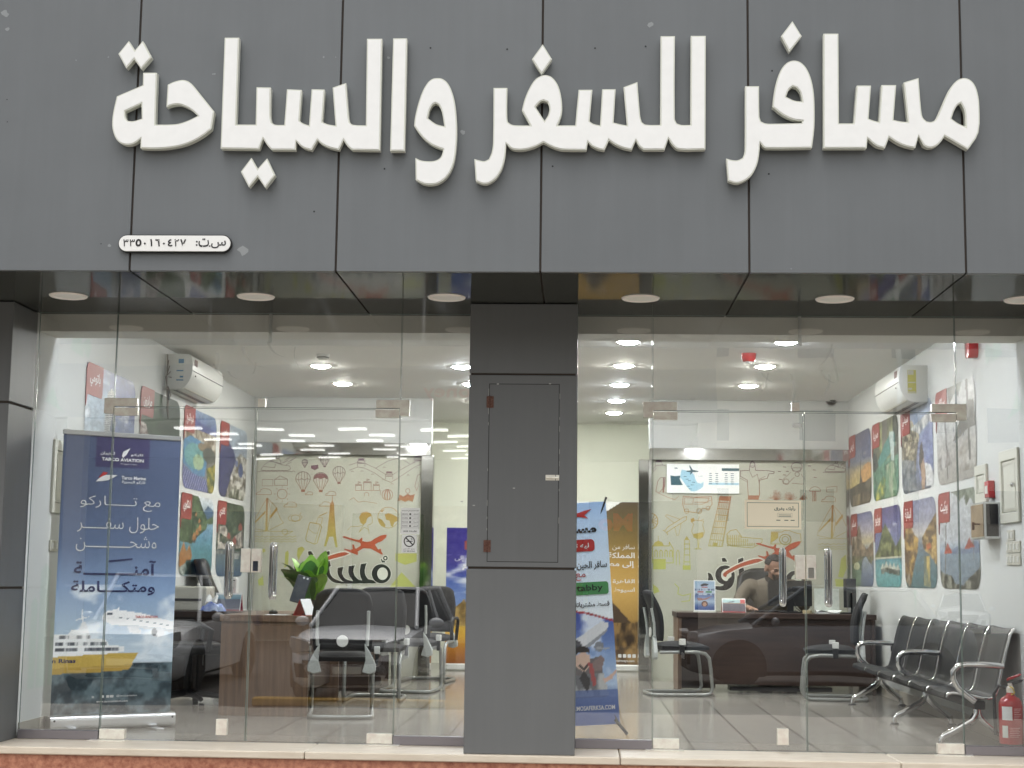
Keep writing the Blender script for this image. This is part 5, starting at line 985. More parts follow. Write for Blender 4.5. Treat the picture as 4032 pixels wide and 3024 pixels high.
t, p = rollup_small('g', 'gold and brown desert roll-up banner at the end of the hall', -.19, .665, 8.16, 1.96, pic_gold)
g = MB(); y = -.005
for s, z, w, h, b in (('سافر من', 1.43, .26, .07, -.005), ('المملكة العربية', 1.33, .62, .085, .02), ('إلى مصر (عدة', 1.23, .6, .085, .02), ('القاهرة - الأقصر', 1.04, .6, .075, .015), ('اسيوط - سوهاج', .93, .58, .075, .015)): txt(g, s, .39, z, w=w, h=h, y=y, bold=b, anchor='r')
for k in range(4): g.prism([rrect(.2 + .055 * k, .24 + .055 * k, .16, .2, .008)], y, y)
txt(g, 'egyptairways.com', .39, .12, w=.28, h=.035, y=y, bold=.01, anchor='r'); obj('lettering', g, INK, p)
def pic_egypt():
    c = Cv(60, 130); c.grad([(0, (150, 84, 30)), (.1, (196, 120, 34)), (.2, (226, 170, 40)), (.29, (230, 184, 60)), (.3, (196, 206, 214)), (.42, (120, 156, 214)), (.6, (74, 104, 190)), (.75, (50, 44, 150)), (1, (44, 34, 140))]); c.clouds((c.y > .42) & (c.y < .8), (232, 238, 246), 2, 14, 5, .54, .9); c.poly([(0, .28), (0, .34), (.25, .47), (.62, .28)], (150, 118, 56)); c.tex(c.pm([(0, .28), (0, .34), (.25, .47), (.62, .28)]), (110, 84, 40), (190, 156, 84), 12, 24, 3, 2.5); c.poly([(.4, .28), (.85, .48), (1, .42), (1, .28)], (120, 92, 48)); c.line([(.3, .29), (.4, .3)], .012, (40, 30, 28)); return c.grain(6)
t, p = rollup_small('b', 'deep blue and yellow pyramid roll-up banner left of the pillar', -1.555, -.70, 7.9, 1.63, pic_egypt)
g = MB(); txt(g, 'سافر الآن مباشرة إلى', .02, 1.28, w=.7, h=.08, y=-.005, bold=0); txt(g, 'القاهرة', -.02, 1.16, w=.45, h=.11, y=-.005, bold=.03); obj('lettering', g, INK, p); obj('red_badge', MB().prism([rrect(-.22, .2, 1.38, 1.48, .005)], -.0045, -.0045), REDTAG, p)

# ================================================================ PRINTS STUCK ON THE GLASS
def glass_sign(name, label, px0, py0, px1, py1, m, cat='sign', y=-.0078):
    a, b = at(px0, py0, y), at(px1, py1, y); w, h = b[0] - a[0], a[2] - b[2]; t = thing(name, label, cat, ((a[0] + b[0]) / 2, y, b[2])); sh = obj('sheet', MB().box(-w / 2, w / 2, 0, .0012, 0, h), m, t); return t, sh, w, h
t, sh, w, h = glass_sign('emergency_list', 'white emergency phone number list taped on the left shop window', 1579, 1999, 1651, 2104, PAPER)
g = MB(); txt(g, 'أرقام الطوارئ في السعودية', 0, h * .89, w=w * .92, h=h * .06, y=-.0006, bold=.02)
for r, (a, b) in enumerate((('AMBULANCE', 'الإسعاف'), ('CIVIL DEFENSE', 'الدفاع المدني'), ('POLICE', 'الشرطة'), ('TRAFFIC', 'المرور'))):
    z = h * (.76 - .15 * r); txt(g, a, -w * .28, z, w=w * .32, h=h * .035, y=-.0006, bold=.02); txt(g, b, w * .3, z, w=w * .26, h=h * .05, y=-.0006, bold=.02); g.disc((0, -.0006, z), w * .05, 10); g.box(-w * .46, w * .46, -.0007, -.0004, z - h * .072, z - h * .066)
txt(g, 'الأمانة 940', 0, h * .12, w=w * .7, h=h * .06, y=-.0006, bold=.03); g.box(-w * .47, -w * .46, -.0007, -.0004, h * .18, h * .84); g.box(w * .46, w * .47, -.0007, -.0004, h * .18, h * .84); obj('lettering', g, DARKINK, sh)
t, sh, w, h = glass_sign('no_smoking_sign', 'white no smoking notice on the glass below the phone list', 1583, 2106, 1640, 2176, PAPER)
g = MB().prism([ringp(0, h * .64, w * .38, w * .38, 28), ringp(0, h * .64, w * .31, w * .31, 28)[::-1]], -.0006, -.0006); g.prism([[(-w * .27, h * .82), (-w * .21, h * .86), (w * .27, h * .46), (w * .21, h * .42)]], -.0007, -.0007); g.box(-w * .2, w * .16, -.0009, -.0005, h * .61, h * .66); g.box(w * .18, w * .22, -.0009, -.0005, h * .61, h * .66); g.tube([(w * .15, -.0008, h * .7), (w * .2, -.0008, h * .74), (w * .1, -.0008, h * .78), (w * .18, -.0008, h * .82)], .0018, 6)
txt(g, 'ممنوع التدخين', 0, h * .2, w=w * .8, h=h * .09, y=-.0006, bold=.02); txt(g, 'NO SMOKING', 0, h * .08, w=w * .8, h=h * .06, y=-.0006, bold=.03); obj('lettering', g, DARKINK, sh)
# white flight map poster
t, sh, w, h = glass_sign('flight_map_poster', 'white poster with pale blue map and timetable on the right mural', 2626, 1826, 2911, 1944, PAPER, 'poster', YB - .02)
mx = lambda px: ((px - 100) / 1085 - .5) * w; mz = lambda py: (1 - (py - 185) / 440) * h
obj('map', MB().prism([smooth_loop([(mx(a), mz(b)) for a, b in ((325, 270), (390, 285), (470, 310), (510, 350), (530, 420), (560, 465), (610, 480), (650, 450), (645, 520), (600, 560), (520, 595), (460, 595), (430, 560), (380, 500), (340, 440), (300, 380), (310, 310))], k=2)], -.0006, -.0006).box(mx(725), mx(1180), -.0008, -.0004, mz(497), mz(465)), mat('pale blue print', S(166, 210, 230), .5), sh)
g = MB().prism([[(mx(a), mz(b)) for a, b in ((152, 360), (220, 370), (300, 362), (300, 410), (280, 390), (340, 505), (160, 505))]], -.001, -.001); g.box(mx(925), mx(1185), -.0009, -.0005, mz(286), mz(245)); g.prism([[(mx(a), mz(b)) for a, b in ((390, 290), (460, 280), (430, 205), (450, 212), (490, 275), (570, 290), (575, 300), (490, 308), (455, 345), (445, 345), (455, 310), (400, 305))]], -.0011, -.0011); rg = random.Random(3)
for r in range(6):
    for x in (755, 850, 990, 1080): ww = rg.uniform(16, 26); z = 325 + 31 * r; g.box(mx(x - ww), mx(x + ww), -.0012, -.0008, mz(z + 5), mz(z - 5))
for x, z in ((375, 375), (405, 415), (440, 438), (500, 460), (480, 500), (420, 520), (450, 560), (235, 245), (240, 256)): g.box(mx(x - 22), mx(x + 22), -.0012, -.0008, mz(z + 4), mz(z - 4))
obj('lettering', g, mat('dark teal print', S(48, 92, 104), .5), sh); g = MB(); txt(g, '268', mx(600), mz(370), w=.05, h=.019, y=-.0007); obj('lettering', g, mat('pale grey print', S(190, 206, 216), .5), sh)
# cream notice (its code square stays blank)
CREAM = mat('cream card', S(252, 243, 218), .5)
t, sh, w, h = glass_sign('feedback_notice', 'cream framed Arabic feedback notice on the right glass door', 2931, 1969, 3156, 2085, CREAM, 'notice')
g = MB().prism([[(-w * .455, h * .08), (w * .455, h * .08), (w * .455, h * .92), (-w * .455, h * .92)], [(-w * .448, h * .095), (-w * .448, h * .905), (w * .448, h * .905), (w * .448, h * .095)]], -.0006, -.0006); txt(g, 'رأيك يفرق', w * .21, h * .72, w=w * .37, h=h * .17, y=-.0006, bold=.02); g.box(w * .1, w * .32, -.0007, -.0004, h * .49, h * .505); g.box(w * .1, w * .32, -.0007, -.0004, h * .44, h * .455); 
for x in (.06, .2, .31): g.box(w * x, w * (x + .07), -.0007, -.0004, h * .3, h * .325)
g.prism([rrect(w * .08, w * .34, h * .42, h * .56, .003), rrect(w * .082, w * .338, h * .425, h * .555, .003)[::-1]], -.0006, -.0006)
obj('lettering', g, mat('dark green print', S(52, 84, 74), .5), sh)
tag(obj('note_sticker', MB().box(-.026, .026, 0, .001, -.013, .013), PAPER, loc=tuple(at(3137, 1675, -.0078))), 'tiny blank white sticker on the glass under the middle patch', 'sticker')

# ================================================================ FURNITURE
def visitor_chair(label, loc, rot, arms='stub'):
    t = thing('visitor_chair', label, 'chair', loc, R_(rot), 'black visitor chairs with grey sled legs')
    obj('seat', MB().grid(lambda u, v: ((u - .5) * .47, -.21 + .46 * v, .455 + .045 * math.sin(math.pi * u) ** .5 * math.sin(math.pi * v) ** .4 - .012 * v * v), 12, 12).box(-.225, .225, -.2, .24, .42, .456), BLACKF, t, smooth=50)
    def bk(u, v):
        z = .5 + .46 * v; ww = .235 * (1 - .16 * v ** 4 - .1 * (1 - v) ** 3); x = (u * 2 - 1) * ww; y = -.235 - .10 * v ** 1.5 + .05 * math.sin(v * 2.6) * .6 + .03 * (u * 2 - 1) ** 2; z -= .05 * (abs(u * 2 - 1) ** 5) * (v > .5) * (v - .5) * 2
        return (x, y, z)
    b = obj('backrest', MB().grid(bk, 14, 14), BLACKF, t, smooth=60, solid=.035)
    e = MB().lathe([(.0, .012), (.02, .013), (.022, .009), (.032, .009), (.034, .012), (.042, .01), (.044, 0)], 20, (0, -.275, .575), 'y'); obj('lumbar_knob', e, PLASTIC, t, smooth=True)
    for s in (-1, 1):
        g = MB().prism([[(s * .205, .5), (s * .165, .56), (s * .175, .43), (s * .15, .345), (s * .21, .33), (s * .255, .35), (s * .255, .40)]], -.285, -.245); obj('bracket', g, GREYP, t, bevel=.006); obj('upright', MB().tube([(s * .185, -.262, .54), (s * .19, -.27, .66), (s * .19, -.295, .8)], .013, 8), GREYP, t)
        x = s * .235; obj('leg', MB().tube([(x * .9, -.22, .40), (x, .12, .405), (x, .2, .39), (x, .235, .35), (x, .25, .25), (x, .265, .07), (x, .25, .03), (x, .2, .017), (x, -.2, .017), (x * .96, -.26, .017), (x * .85, -.29, .017), (x * .6, -.30, .017), (0, -.302, .017)], .0165, 10), GREYTUBE, t, smooth=60)
        if arms == 'stub':
            a = obj('arm_post', MB().box(s * .262 - .014, s * .262 + .014, -.045, .0, .38, .52), BLACKP, t, bevel=.004); obj('white_tag', MB().box(s * .262 - .022, s * .262 + .022, -.05, .006, .47, .525), PLASTIC, a, bevel=.003)
        else:
            obj('armrest', MB().tube([(s * .27, -.12, .42), (s * .285, -.13, .62), (s * .285, -.08, .645), (s * .285, .1, .645), (s * .285, .14, .62), (s * .275, .12, .43)], .017, 8), BLACKP, t, smooth=60)
    return t
visitor_chair('black visitor chair nearest the left glass, its back turned to the street', (-1.82, 1.98, 0), 8)
visitor_chair('black visitor chair facing the street behind the nearest left chair', (-1.77, 3.55, 0), 180)
visitor_chair('black visitor chair beside the second left desk, back to the street', (-1.58, 4.62, 0), -6)
visitor_chair('black visitor chair with loop arms farthest back on the left side', (-1.56, 5.95, 0), 172, 'loop')
visitor_chair('black visitor chair at the left end of the right desk', (.92, 4.70, 0), -82); visitor_chair('black visitor chair at the right end of the right desk', (2.29, 4.42, 0), 84)

def swivel_chair(label, loc, rot, h=1.18):
    t = thing('office_chair', label, 'chair', loc, R_(rot), 'black swivel office chairs behind the desks')
    obj('seat', MB().box(-.26, .26, -.24, .26, .43, .52), LEATHER, t, bevel=.04, segs=3, smooth=60)
    def bk(u, v): z = .5 + (h - .5) * v; w = .27 * (1 - .3 * max(0, v - .7) ** 1.2 * 2); return ((u * 2 - 1) * w, -.27 - .12 * v + .04 * math.sin(v * 5) + .05 * (u * 2 - 1) ** 2, z - .08 * abs(u * 2 - 1) ** 4 * v)
    obj('backrest', MB().grid(bk, 14, 16), LEATHER, t, smooth=60, solid=.09); obj('gas_lift', MB().tube([(0, 0, .12), (0, 0, .44)], .03, 12), BLACKP, t)
    for s in (-1, 1): obj('armrest', MB().tube([(s * .28, .12, .46), (s * .3, .14, .62), (s * .3, .05, .67), (s * .3, -.15, .67), (s * .29, -.22, .6)], .022, 8), BLACKP, t, smooth=60)
    for k in range(5):
        a = 1.2566 * k + .3; l = obj('base_leg', MB().tube([(0, 0, .13), (.28 * math.cos(a), .28 * math.sin(a), .09)], [.03, .018], 8), BLACKP, t); obj('caster', MB().lathe([(.028, -.02), (.03, 0), (.028, .02)], 14, (.29 * math.cos(a), .29 * math.sin(a), .031), 'y'), BLACKP, l)
    return t
swivel_chair('black swivel chair behind the navy banner at the left desk', (-3.12, 2.40, 0), -70, 1.1); swivel_chair('black swivel chair at the second left desk, seen behind a door handle', (-3.12, 4.35, 0), -80, 1.2); swivel_chair('tall black swivel chair the seated person sits in', (1.90, 6.12, 0), 180, 1.19)

WOODEDGE = mat('walnut edge band', S(84, 64, 52), .4)
def desk(label, x0, x1, y0, y1, m, long_y=True):
    t = thing('desk', label, 'desk', ((x0 + x1) / 2, (y0 + y1) / 2, 0)); a, b = (x1 - x0) / 2, (y1 - y0) / 2
    obj('desktop', MB().box(-a - .012, a + .012, -b - .012, b + .012, .705, .755), m, t, bevel=.003); return t, a, b
t, a, b = desk('walnut desk at the left carrying the leafy plant, end panel to the street', -2.735, -2.06, 1.845, 3.36, WALNUT)
obj('side_panel', MB().box(-a, a, -b, -b + .035, 0, .704), WALNUT, t, bevel=.002); obj('side_panel', MB().box(-a, a, b - .035, b, 0, .704), WALNUT, t, bevel=.002); obj('modesty_panel', MB().box(a - .10, a - .075, -b + .036, b - .036, .16, .704), DARKWOOD, t); obj('drawer_unit', MB().box(-a + .05, a - .2, b - .55, b - .04, .06, .70), DARKWOOD, t, bevel=.002)
t, a, b = desk('second walnut desk further back on the left side', -2.62, -1.96, 4.5, 6.0, WALNUT)
obj('side_panel', MB().box(-a, a, -b, -b + .035, 0, .704), DARKWOOD, t, bevel=.002); obj('side_panel', MB().box(-a, a, b - .035, b, 0, .704), DARKWOOD, t, bevel=.002); obj('modesty_panel', MB().box(a - .10, a - .075, -b + .036, b - .036, .16, .704), DARKWOOD, t)
t, a, b = desk('low dark walnut side cabinet behind the swivel chair at left', -3.5, -2.76, 2.75, 3.3, DARKWOOD)
obj('body', MB().box(-a, a, -b + .02, b, .06, .704), DARKWOOD, t, bevel=.002)
for k, x in enumerate((-a, 0)): d = obj('door', MB().box(x + .01, x + a - .01, -b, -b + .018, .08, .69), DARKWOOD, t, bevel=.002); obj('handle', MB().tube([(x + (a - .06 if k == 0 else .05), -b - .02, .32), (x + (a - .06 if k == 0 else .05), -b - .02, .48)], .006, 8), CHROME, d)
t, a, b = desk('long dark walnut desk of the seated person at right', .93, 2.80, 5.0, 5.72, DARKWOOD)
obj('side_panel', MB().box(-a, -a + .035, -b, b, 0, .704), WALNUT, t, bevel=.002); obj('side_panel', MB().box(a - .035, a, -b, b, 0, .704), DARKWOOD, t, bevel=.002); obj('modesty_panel', MB().box(-a + .036, a - .036, -b + .03, -b + .05, .08, .704), DARKWOOD, t); obj('drawer_unit', MB().box(-a + .04, -a + .36, -b + .06, b - .05, .04, .70), DARKWOOD, t); obj('cable_tray', MB().box(-a + .5, a - .4, -b + .08, -b + .3, .02, .06), BLACKP, t)

# waiting bench
t = thing('waiting_bench', 'long black and chrome six seat waiting bench along the right wall', 'bench', (2.6, 2.17, 0))
SP = [(-.205, .322), (-.2, .345), (-.17, .352), (-.08, .345), (.02, .322), (.07, .318), (.105, .335), (.125, .38), (.15, .5), (.185, .64), (.215, .735), (.235, .765), (.25, .768)]
SP = [tuple(p) for p in SP]
def prof(v):
    k = v * (len(SP) - 1); i = min(int(k), len(SP) - 2); f = k - i; return (SP[i][0] * (1 - f) + SP[i + 1][0] * f, SP[i][1] * (1 - f) + SP[i + 1][1] * f)
y0, SW = -1.74, .58
for i in range(6):
    ya, yb = y0 + i * SW + .018, y0 + (i + 1) * SW - .018
    obj('seat', MB().grid(lambda u, v: (prof(v)[0] + .012 * math.sin(math.pi * u), ya + (yb - ya) * u, prof(v)[1] - .012 * math.sin(math.pi * u)), 8, 37), LEATHER, t, smooth=60, solid=.022)
for i in range(7):
    y = y0 + i * SW; 
    for dy in ((-.011, .011) if 0 < i < 6 else ((.009,) if i == 0 else (-.009,))): obj('trim', MB().tube([(prof(v / 30)[0] - .002, y + dy, prof(v / 30)[1]) for v in range(31)], .0105, 8), CHROME, t, smooth=60)
obj('beam', MB().box(-.02, .05, y0 + .05, -y0 - .05, .245, .30), BLACKP, t, bevel=.006)
for y in (-1.62, -.12, 1.68):
    obj('leg', MB().tube([(.015, y, .30), (.012, y, .22), (-.02, y, .17), (-.15, y, .095), (-.205, y, .07), (-.225, y, .045), (-.228, y, .012)], [.024, .026, .025, .022, .02, .02, .02], 12), CHROME, t, smooth=60); obj('leg', MB().tube([(.015, y, .27), (.03, y, .2), (.06, y, .165), (.15, y, .09), (.19, y, .06), (.2, y, .012)], [.024, .026, .024, .02, .02, .02], 12), CHROME, t, smooth=60)
    for x in (-.228, .2): obj('foot_pad', MB().lathe([(.032, .0), (.034, .006), (.026, .014)], 16, (x, y, 0)), BLACKP, t)
for y in (y0 + .0, -.0, -y0): obj('armrest', MB().tube([(.16, y, .528), (.05, y, .535), (-.08, y, .535), (-.135, y, .525), (-.165, y, .49), (-.165, y, .44), (-.14, y, .39), (-.09, y, .345), (-.03, y, .30)], .021, 12), CHROME, t, smooth=60)

# fire extinguisher
t = thing('fire_extinguisher', 'red fire extinguisher with white label on the floor at far right', 'extinguisher', (2.762, .30, 0), R_(-20))
obj('cylinder', MB().lathe([(.074, .042), (.075, .06), (.075, .285), (.07, .315), (.055, .335), (.03, .35), (.022, .375)], 28), RED, t, smooth=True); obj('base', MB().lathe([(.074, 0), (.077, .005), (.077, .045), (.074, .05)], 28), BLACKP, t, smooth=True)
v = obj('valve', MB().lathe([(.024, .37), (.026, .4), (.018, .41), (.018, .43)], 16), SATIN, t); obj('handle', MB().prism([[(-.02, .41), (.075, .44), (.085, .452), (.07, .455), (-.02, .43)]], -.012, .012), BLACKP, v, bevel=.003); obj('lever', MB().prism([[(-.02, .44), (.06, .475), (.075, .488), (.06, .492), (-.02, .46)]], -.012, .012), RED, v, bevel=.003)
obj('hose', MB().tube([(-.02, -.0, .4), (-.07, .0, .41), (-.1, 0, .36), (-.098, 0, .2), (-.095, 0, .1)], .011, 10), BLACKP, t, smooth=60); obj('pin_tag', MB().tube([(.0, -.025, .41), (.02, -.04, .40), (.03, -.045, .37), (.01, -.042, .36)], .004, 6), mat('yellow tag', S(210, 180, 60), .5), t)
def wrap(a0, a1, z0, z1, r=.0757): return MB().grid(lambda u, v: (r * math.cos(R_(a0 + (a1 - a0) * u)), r * math.sin(R_(a0 + (a1 - a0) * u)), z0 + (z1 - z0) * v), 10, 2)
lb = obj('label', wrap(-130, -78, .2, .285), PAPER, t); obj('label', wrap(-130, -100, .09, .165), STK_W, t); g = MB()
for k in range(7): z = .27 - .011 * k; g.v += [] ; w_ = wrap(-70, -30 - (k % 3) * 6, z, z + .0035, .0759); g.add(w_.v, w_.f)
for k in range(6): z = .15 - .011 * k; w_ = wrap(-92, -40 - (k % 2) * 8, z, z + .0035, .0759); g.add(w_.v, w_.f)
obj('lettering', g, mat('pale red lettering', S(226, 170, 166), .5), t)

# ---------------------------------------------------------------- things on the desks
TOP = .7555
def leafy(label, loc):
    t = thing('potted_plant', label, 'plant', loc); obj('pot', MB().lathe([(.055, 0), (.075, .1), (.08, .11), (.07, .11), (.06, .09), (0, .09)], 20), mat('dark pot', S(52, 48, 46), .5), t, smooth=True)
    L1 = mat('bright green leaf', S(140, 196, 60), .35, var=.15, vscale=12); L2 = mat('deep green leaf', S(62, 122, 52), .35, var=.2, vscale=12); rg = random.Random(11)
    for k in range(20):
        a = 2.4 * k + rg.uniform(-.3, .3); L = rg.uniform(.28, .43); lean = rg.uniform(.25, .8) if k > 6 else rg.uniform(.03, .25); w = L * rg.uniform(.24, .31); tw = rg.uniform(-.5, .5)
        def f(u, v):
            r = .02 + L * v * math.sin(lean) * (.6 + .4 * v); z = .1 + L * v * math.cos(lean * (.5 + .7 * v)); s = (u * 2 - 1) * w * (math.sin(math.pi * min(1, v * .93 + .06)) ** .8); rr = r; zz = z + abs(u * 2 - 1) ** 2 * .018 * math.sin(math.pi * v) + .006 * math.sin(v * 20 + k) * abs(u * 2 - 1)
            return (rr * math.cos(a) - s * math.sin(a + tw), rr * math.sin(a) + s * math.cos(a + tw), zz)
        obj('leaf', MB().grid(f, 7, 12), L1 if k % 3 == 0 else L2, t, smooth=60)
leafy('leafy bright green pot plant on the left desk', (-2.19, 2.62, TOP))
c = at(1182, 2312, 2.05); t = thing('card_terminal', 'dark blue tilted payment tablet in front of the plant', 'tablet', (c[0] + .0, 2.05, TOP)); m4 = Matrix.Translation((0, 0, .19)) @ Matrix.Rotation(R_(14), 4, 'Y') @ Matrix.Rotation(R_(-18), 4, 'X')
obj('case', MB().box(-.055, .055, -.008, .008, -.105, .12).xf(m4), mat('dark slate case', S(40, 50, 62), .3), t, bevel=.008, segs=2); obj('camera_lens', MB().lathe([(0, -.002), (.008, -.002), (.009, .001)], 10, (.0, -.0085, .1), 'y').lathe([(0, -.002), (.008, -.002), (.009, .001)], 10, (.03, -.0085, .1), 'y').xf(m4), PLASTIC, t); obj('stand', MB().tube([(0, .04, 0), (0, .03, .1), (0, .005, .17)], .012, 8).lathe([(.06, 0), (.06, .01), (0, .012)], 16), BLACKP, t)
def tent(label, loc, rot, w, h, front, back, m1, m2, nm='desk_calendar'):
    t = thing(nm, label, 'calendar', loc, R_(rot)); obj('back_cover', MB().prism([[(-.06, 0), (-.055, 0), (.004, h), (-.002, h)]], -w / 2, w / 2, lambda x, y, z: (y, -x, z)), m2, t); obj('page', MB().prism([[(.06, 0), (.055, 0), (-.002, h), (.004, h)]], -w / 2, w / 2, lambda x, y, z: (y, -x, z)), m1, t); obj('base', MB().box(-w / 2, w / 2, -.06, .06, 0, .004), m2, t); return t
tent('small red and white tent calendar on the left desk end', (-2.115, 1.94, TOP), 70, .15, .125, 0, 0, PAPER, mat('crimson card', S(160, 26, 34), .4)); t = tent('red desk calendar standing on the low left cabinet', (-2.95, 3.0, TOP), 0, .22, .15, 0, 0, PAPER, mat('crimson card', S(160, 26, 34), .4))
picture('page_print', Cv(40, 30).grad([(0, (190, 40, 44)), (.1, (150, 150, 156)), (.7, (120, 124, 134)), (.72, (120, 160, 176)), (1, (170, 200, 206))]), .21, .14, t, fm=lambda x, y, z: (x, -.062 + z * .4 - .004, z * .93 + .006))
t = thing('tissue_pack', 'blue and white crumpled tissue pack at the left desk', 'tissues', (-3.05, 2.86, TOP)); g = MB().grid(lambda u, v: ((u - .5) * .2 + .01 * math.sin(9 * v), (v - .5) * .12, .07 * (math.sin(math.pi * u) * math.sin(math.pi * v)) ** .4 + .012 * math.sin(13 * u + 5 * v)), 12, 9); obj('wrapper', g, mat('blue plastic wrap', S(56, 92, 200), .35, col2=S(200, 214, 236), vscale=9), t, smooth=60); obj('tissue', MB().grid(lambda u, v: ((u - .6) * .1, (v - .5) * .05 + .02 * math.sin(6 * u), .06 + .06 * v + .02 * math.sin(9 * u)), 8, 5), PAPER, t)
t = thing('printer', 'light grey boxy printer on the low left cabinet', 'printer', (-3.27, 3.1, TOP)); obj('body', MB().box(-.19, .14, -.15, .15, 0, .2), OFFWHITE, t, bevel=.012, segs=2); obj('paper_slot', MB().box(-.15, .1, -.155, -.149, .08, .1), DKGREY, t)
t = thing('router_box', 'tall white box device beside the printer', 'device', (-2.98, 3.2, TOP)); obj('body', MB().box(-.055, .055, -.05, .05, 0, .28), PLASTIC, t, bevel=.008); obj('slot', MB().box(-.035, .045, -.0515, -.0495, .25, .258), DKGREY, t); obj('mark', MB().box(.02, .03, -.0515, -.0495, .18, .2), DKGREY, t)
tag(obj('paper_sheet', MB().box(-.08, .08, -.1, .1, 0, .002), PAPER, loc=(-2.33, 1.97, TOP)), 'white sheet of paper at the near edge of left desk', 'paper'); t = thing('computer_mouse', 'black computer mouse on the left desk beside the plant', 'mouse', (-2.42, 2.25, TOP)); obj('body', MB().sph((0, 0, .012), .035, .055, .02), BLACKP, t, smooth=True); obj('wheel', MB().sph((0, -.03, .03), .006), DKGREY, t)
t = thing('price_stand', 'clear vertical display strip standing behind the nearest left chair', 'stand', (-1.98, 3.3, TOP)); obj('strip', MB().box(-.018, .018, -.003, .003, .01, .24), STK_W, t); obj('base', MB().box(-.04, .04, -.03, .03, 0, .01), BLACKP, t)
# right desk
t = thing('brochure_stand', 'white travel brochure in an upright stand on the right desk', 'brochure', (1.195, 5.12, TOP - .0)); c = Cv(40, 60); c.grad([(0, (60, 88, 150)), (.1, (70, 96, 160)), (.3, (176, 200, 224)), (.5, (96, 120, 176)), (.6, (190, 208, 226)), (1, (150, 184, 216))]); c.ell(.5, .22, .16, .1, (110, 66, 50)); c.ell(.5, .2, .09, .065, (206, 160, 134)); c.poly([(.12, .42), (.5, .4), (.9, .5), (.6, .36), (.2, .32)], (176, 120, 110)); c.poly([(.3, .86), (.45, .92), (.7, .9), (.6, .83), (.32, .82)], (60, 56, 66)); c.poly([(.34, .76), (.64, .76), (.64, .8), (.34, .8)], (206, 90, 80)); c.poly([(.16, .6), (.44, .6), (.44, .65), (.16, .65)], (196, 90, 96)); c.poly([(.56, .6), (.86, .6), (.86, .65), (.56, .65)], (60, 150, 80)); c.tex((c.y > .67) & (c.y < .73), (90, 110, 150), (190, 206, 224), 22, 3, 4, 4); c.tex((c.y > .52) & (c.y < .57), (90, 110, 150), (190, 206, 224), 22, 3, 5, 4)
obj('sheet', MB().box(-.104, .104, -.003, .003, .012, .305), PAPER, t); picture('print', c, .192, .275, t, fm=lambda x, y, z: (x, -.0045, z + .022)); obj('base', MB().box(-.105, .105, -.03, .05, 0, .012), STK_W, t)
t = tent('wide red desk calendar between the brochure stand and the person', (1.475, 5.14, TOP), 0, .225, .135, 0, 0, PAPER, mat('crimson card', S(160, 26, 34), .4)); c = Cv(50, 34).grad([(0, (206, 40, 48)), (.06, (196, 44, 50)), (.08, (74, 68, 80)), (.66, (86, 80, 92)), (.7, (206, 150, 110)), (.74, (150, 196, 200)), (1, (176, 206, 206))]); c.put((c.y > .08) & (c.y < .66) & ((c.x * 4 % 1) < .12), (58, 52, 64)); c.put((c.x > .78) & (c.y > .7), (196, 60, 60)); c.poly([(.2, .78), (.5, .86), (.55, .8), (.3, .74)], (60, 60, 80))
picture('page_print', c, .215, .13, t, fm=lambda x, y, z: (x, -.062 + z * .44 - .004, z * .93 + .005))
t = thing('monitor', 'black computer monitor in front of the seated person', 'monitor', (2.045, 5.38, TOP), R_(4)); obj('screen_back', MB().prism([rrect(-.215, .215, .065, .315, .012, 4)], -.03, .0), mat('matte black plastic', S(24, 24, 26), .5), t, bevel=.006); obj('stand', MB().box(-.03, .03, -.045, -.028, .0, .2), BLACKP, t, bevel=.003); obj('foot', MB().box(-.11, .11, -.11, .05, 0, .012), BLACKP, t, bevel=.004); obj('cable', MB().tube([(.04, -.04, .1), (.05, -.06, .05), (.09, -.06, .02), (.14, -.05, .008)], .004, 6), BLACKP, t)
t = thing('monitor', 'second black monitor seen edge on at the right desk end', 'monitor', (2.62, 5.4, TOP), R_(68)); obj('screen_back', MB().prism([rrect(-.22, .22, .06, .34, .012, 4)], -.03, .0), BLACKP, t, bevel=.006); obj('stand', MB().box(-.03, .03, -.045, -.028, 0, .2), BLACKP, t); obj('foot', MB().box(-.1, .1, -.1, .06, 0, .012), BLACKP, t)
t = thing('document_tray', 'pale box of papers on the right desk beside a door handle', 'papers', (2.40, 5.3, TOP)); obj('board', MB().box(-.12, .12, .04, .05, 0, .24), mat('pale printed board', S(206, 214, 204), .5, col2=S(226, 230, 222), vscale=20), t); obj('paper_stack', MB().grid(lambda u, v: ((u - .5) * .24, -.1 + .14 * v, .02 + .015 * math.sin(7 * u + 3 * v)), 6, 5).box(-.11, .1, -.09, .03, 0, .018), PAPER, t); obj('tape_roll', MB().lathe([(.03, 0), (.045, .0), (.045, .03), (.03, .03)], 16, (-.2, -.02, 0)), mat('beige tape', S(190, 176, 140), .4), t)
t = thing('keyboard', 'black keyboard under the hand of the seated person', 'keyboard', (1.95, 5.6, TOP)); obj('case', MB().box(-.2, .2, -.06, .06, 0, .015), BLACKP, t, bevel=.004); g = MB()
for i in range(13):
    for j in range(4): g.box(-.19 + .029 * i, -.166 + .029 * i, -.05 + .026 * j, -.029 + .026 * j, .015, .019)
obj('keys', g, DKGREY, t)
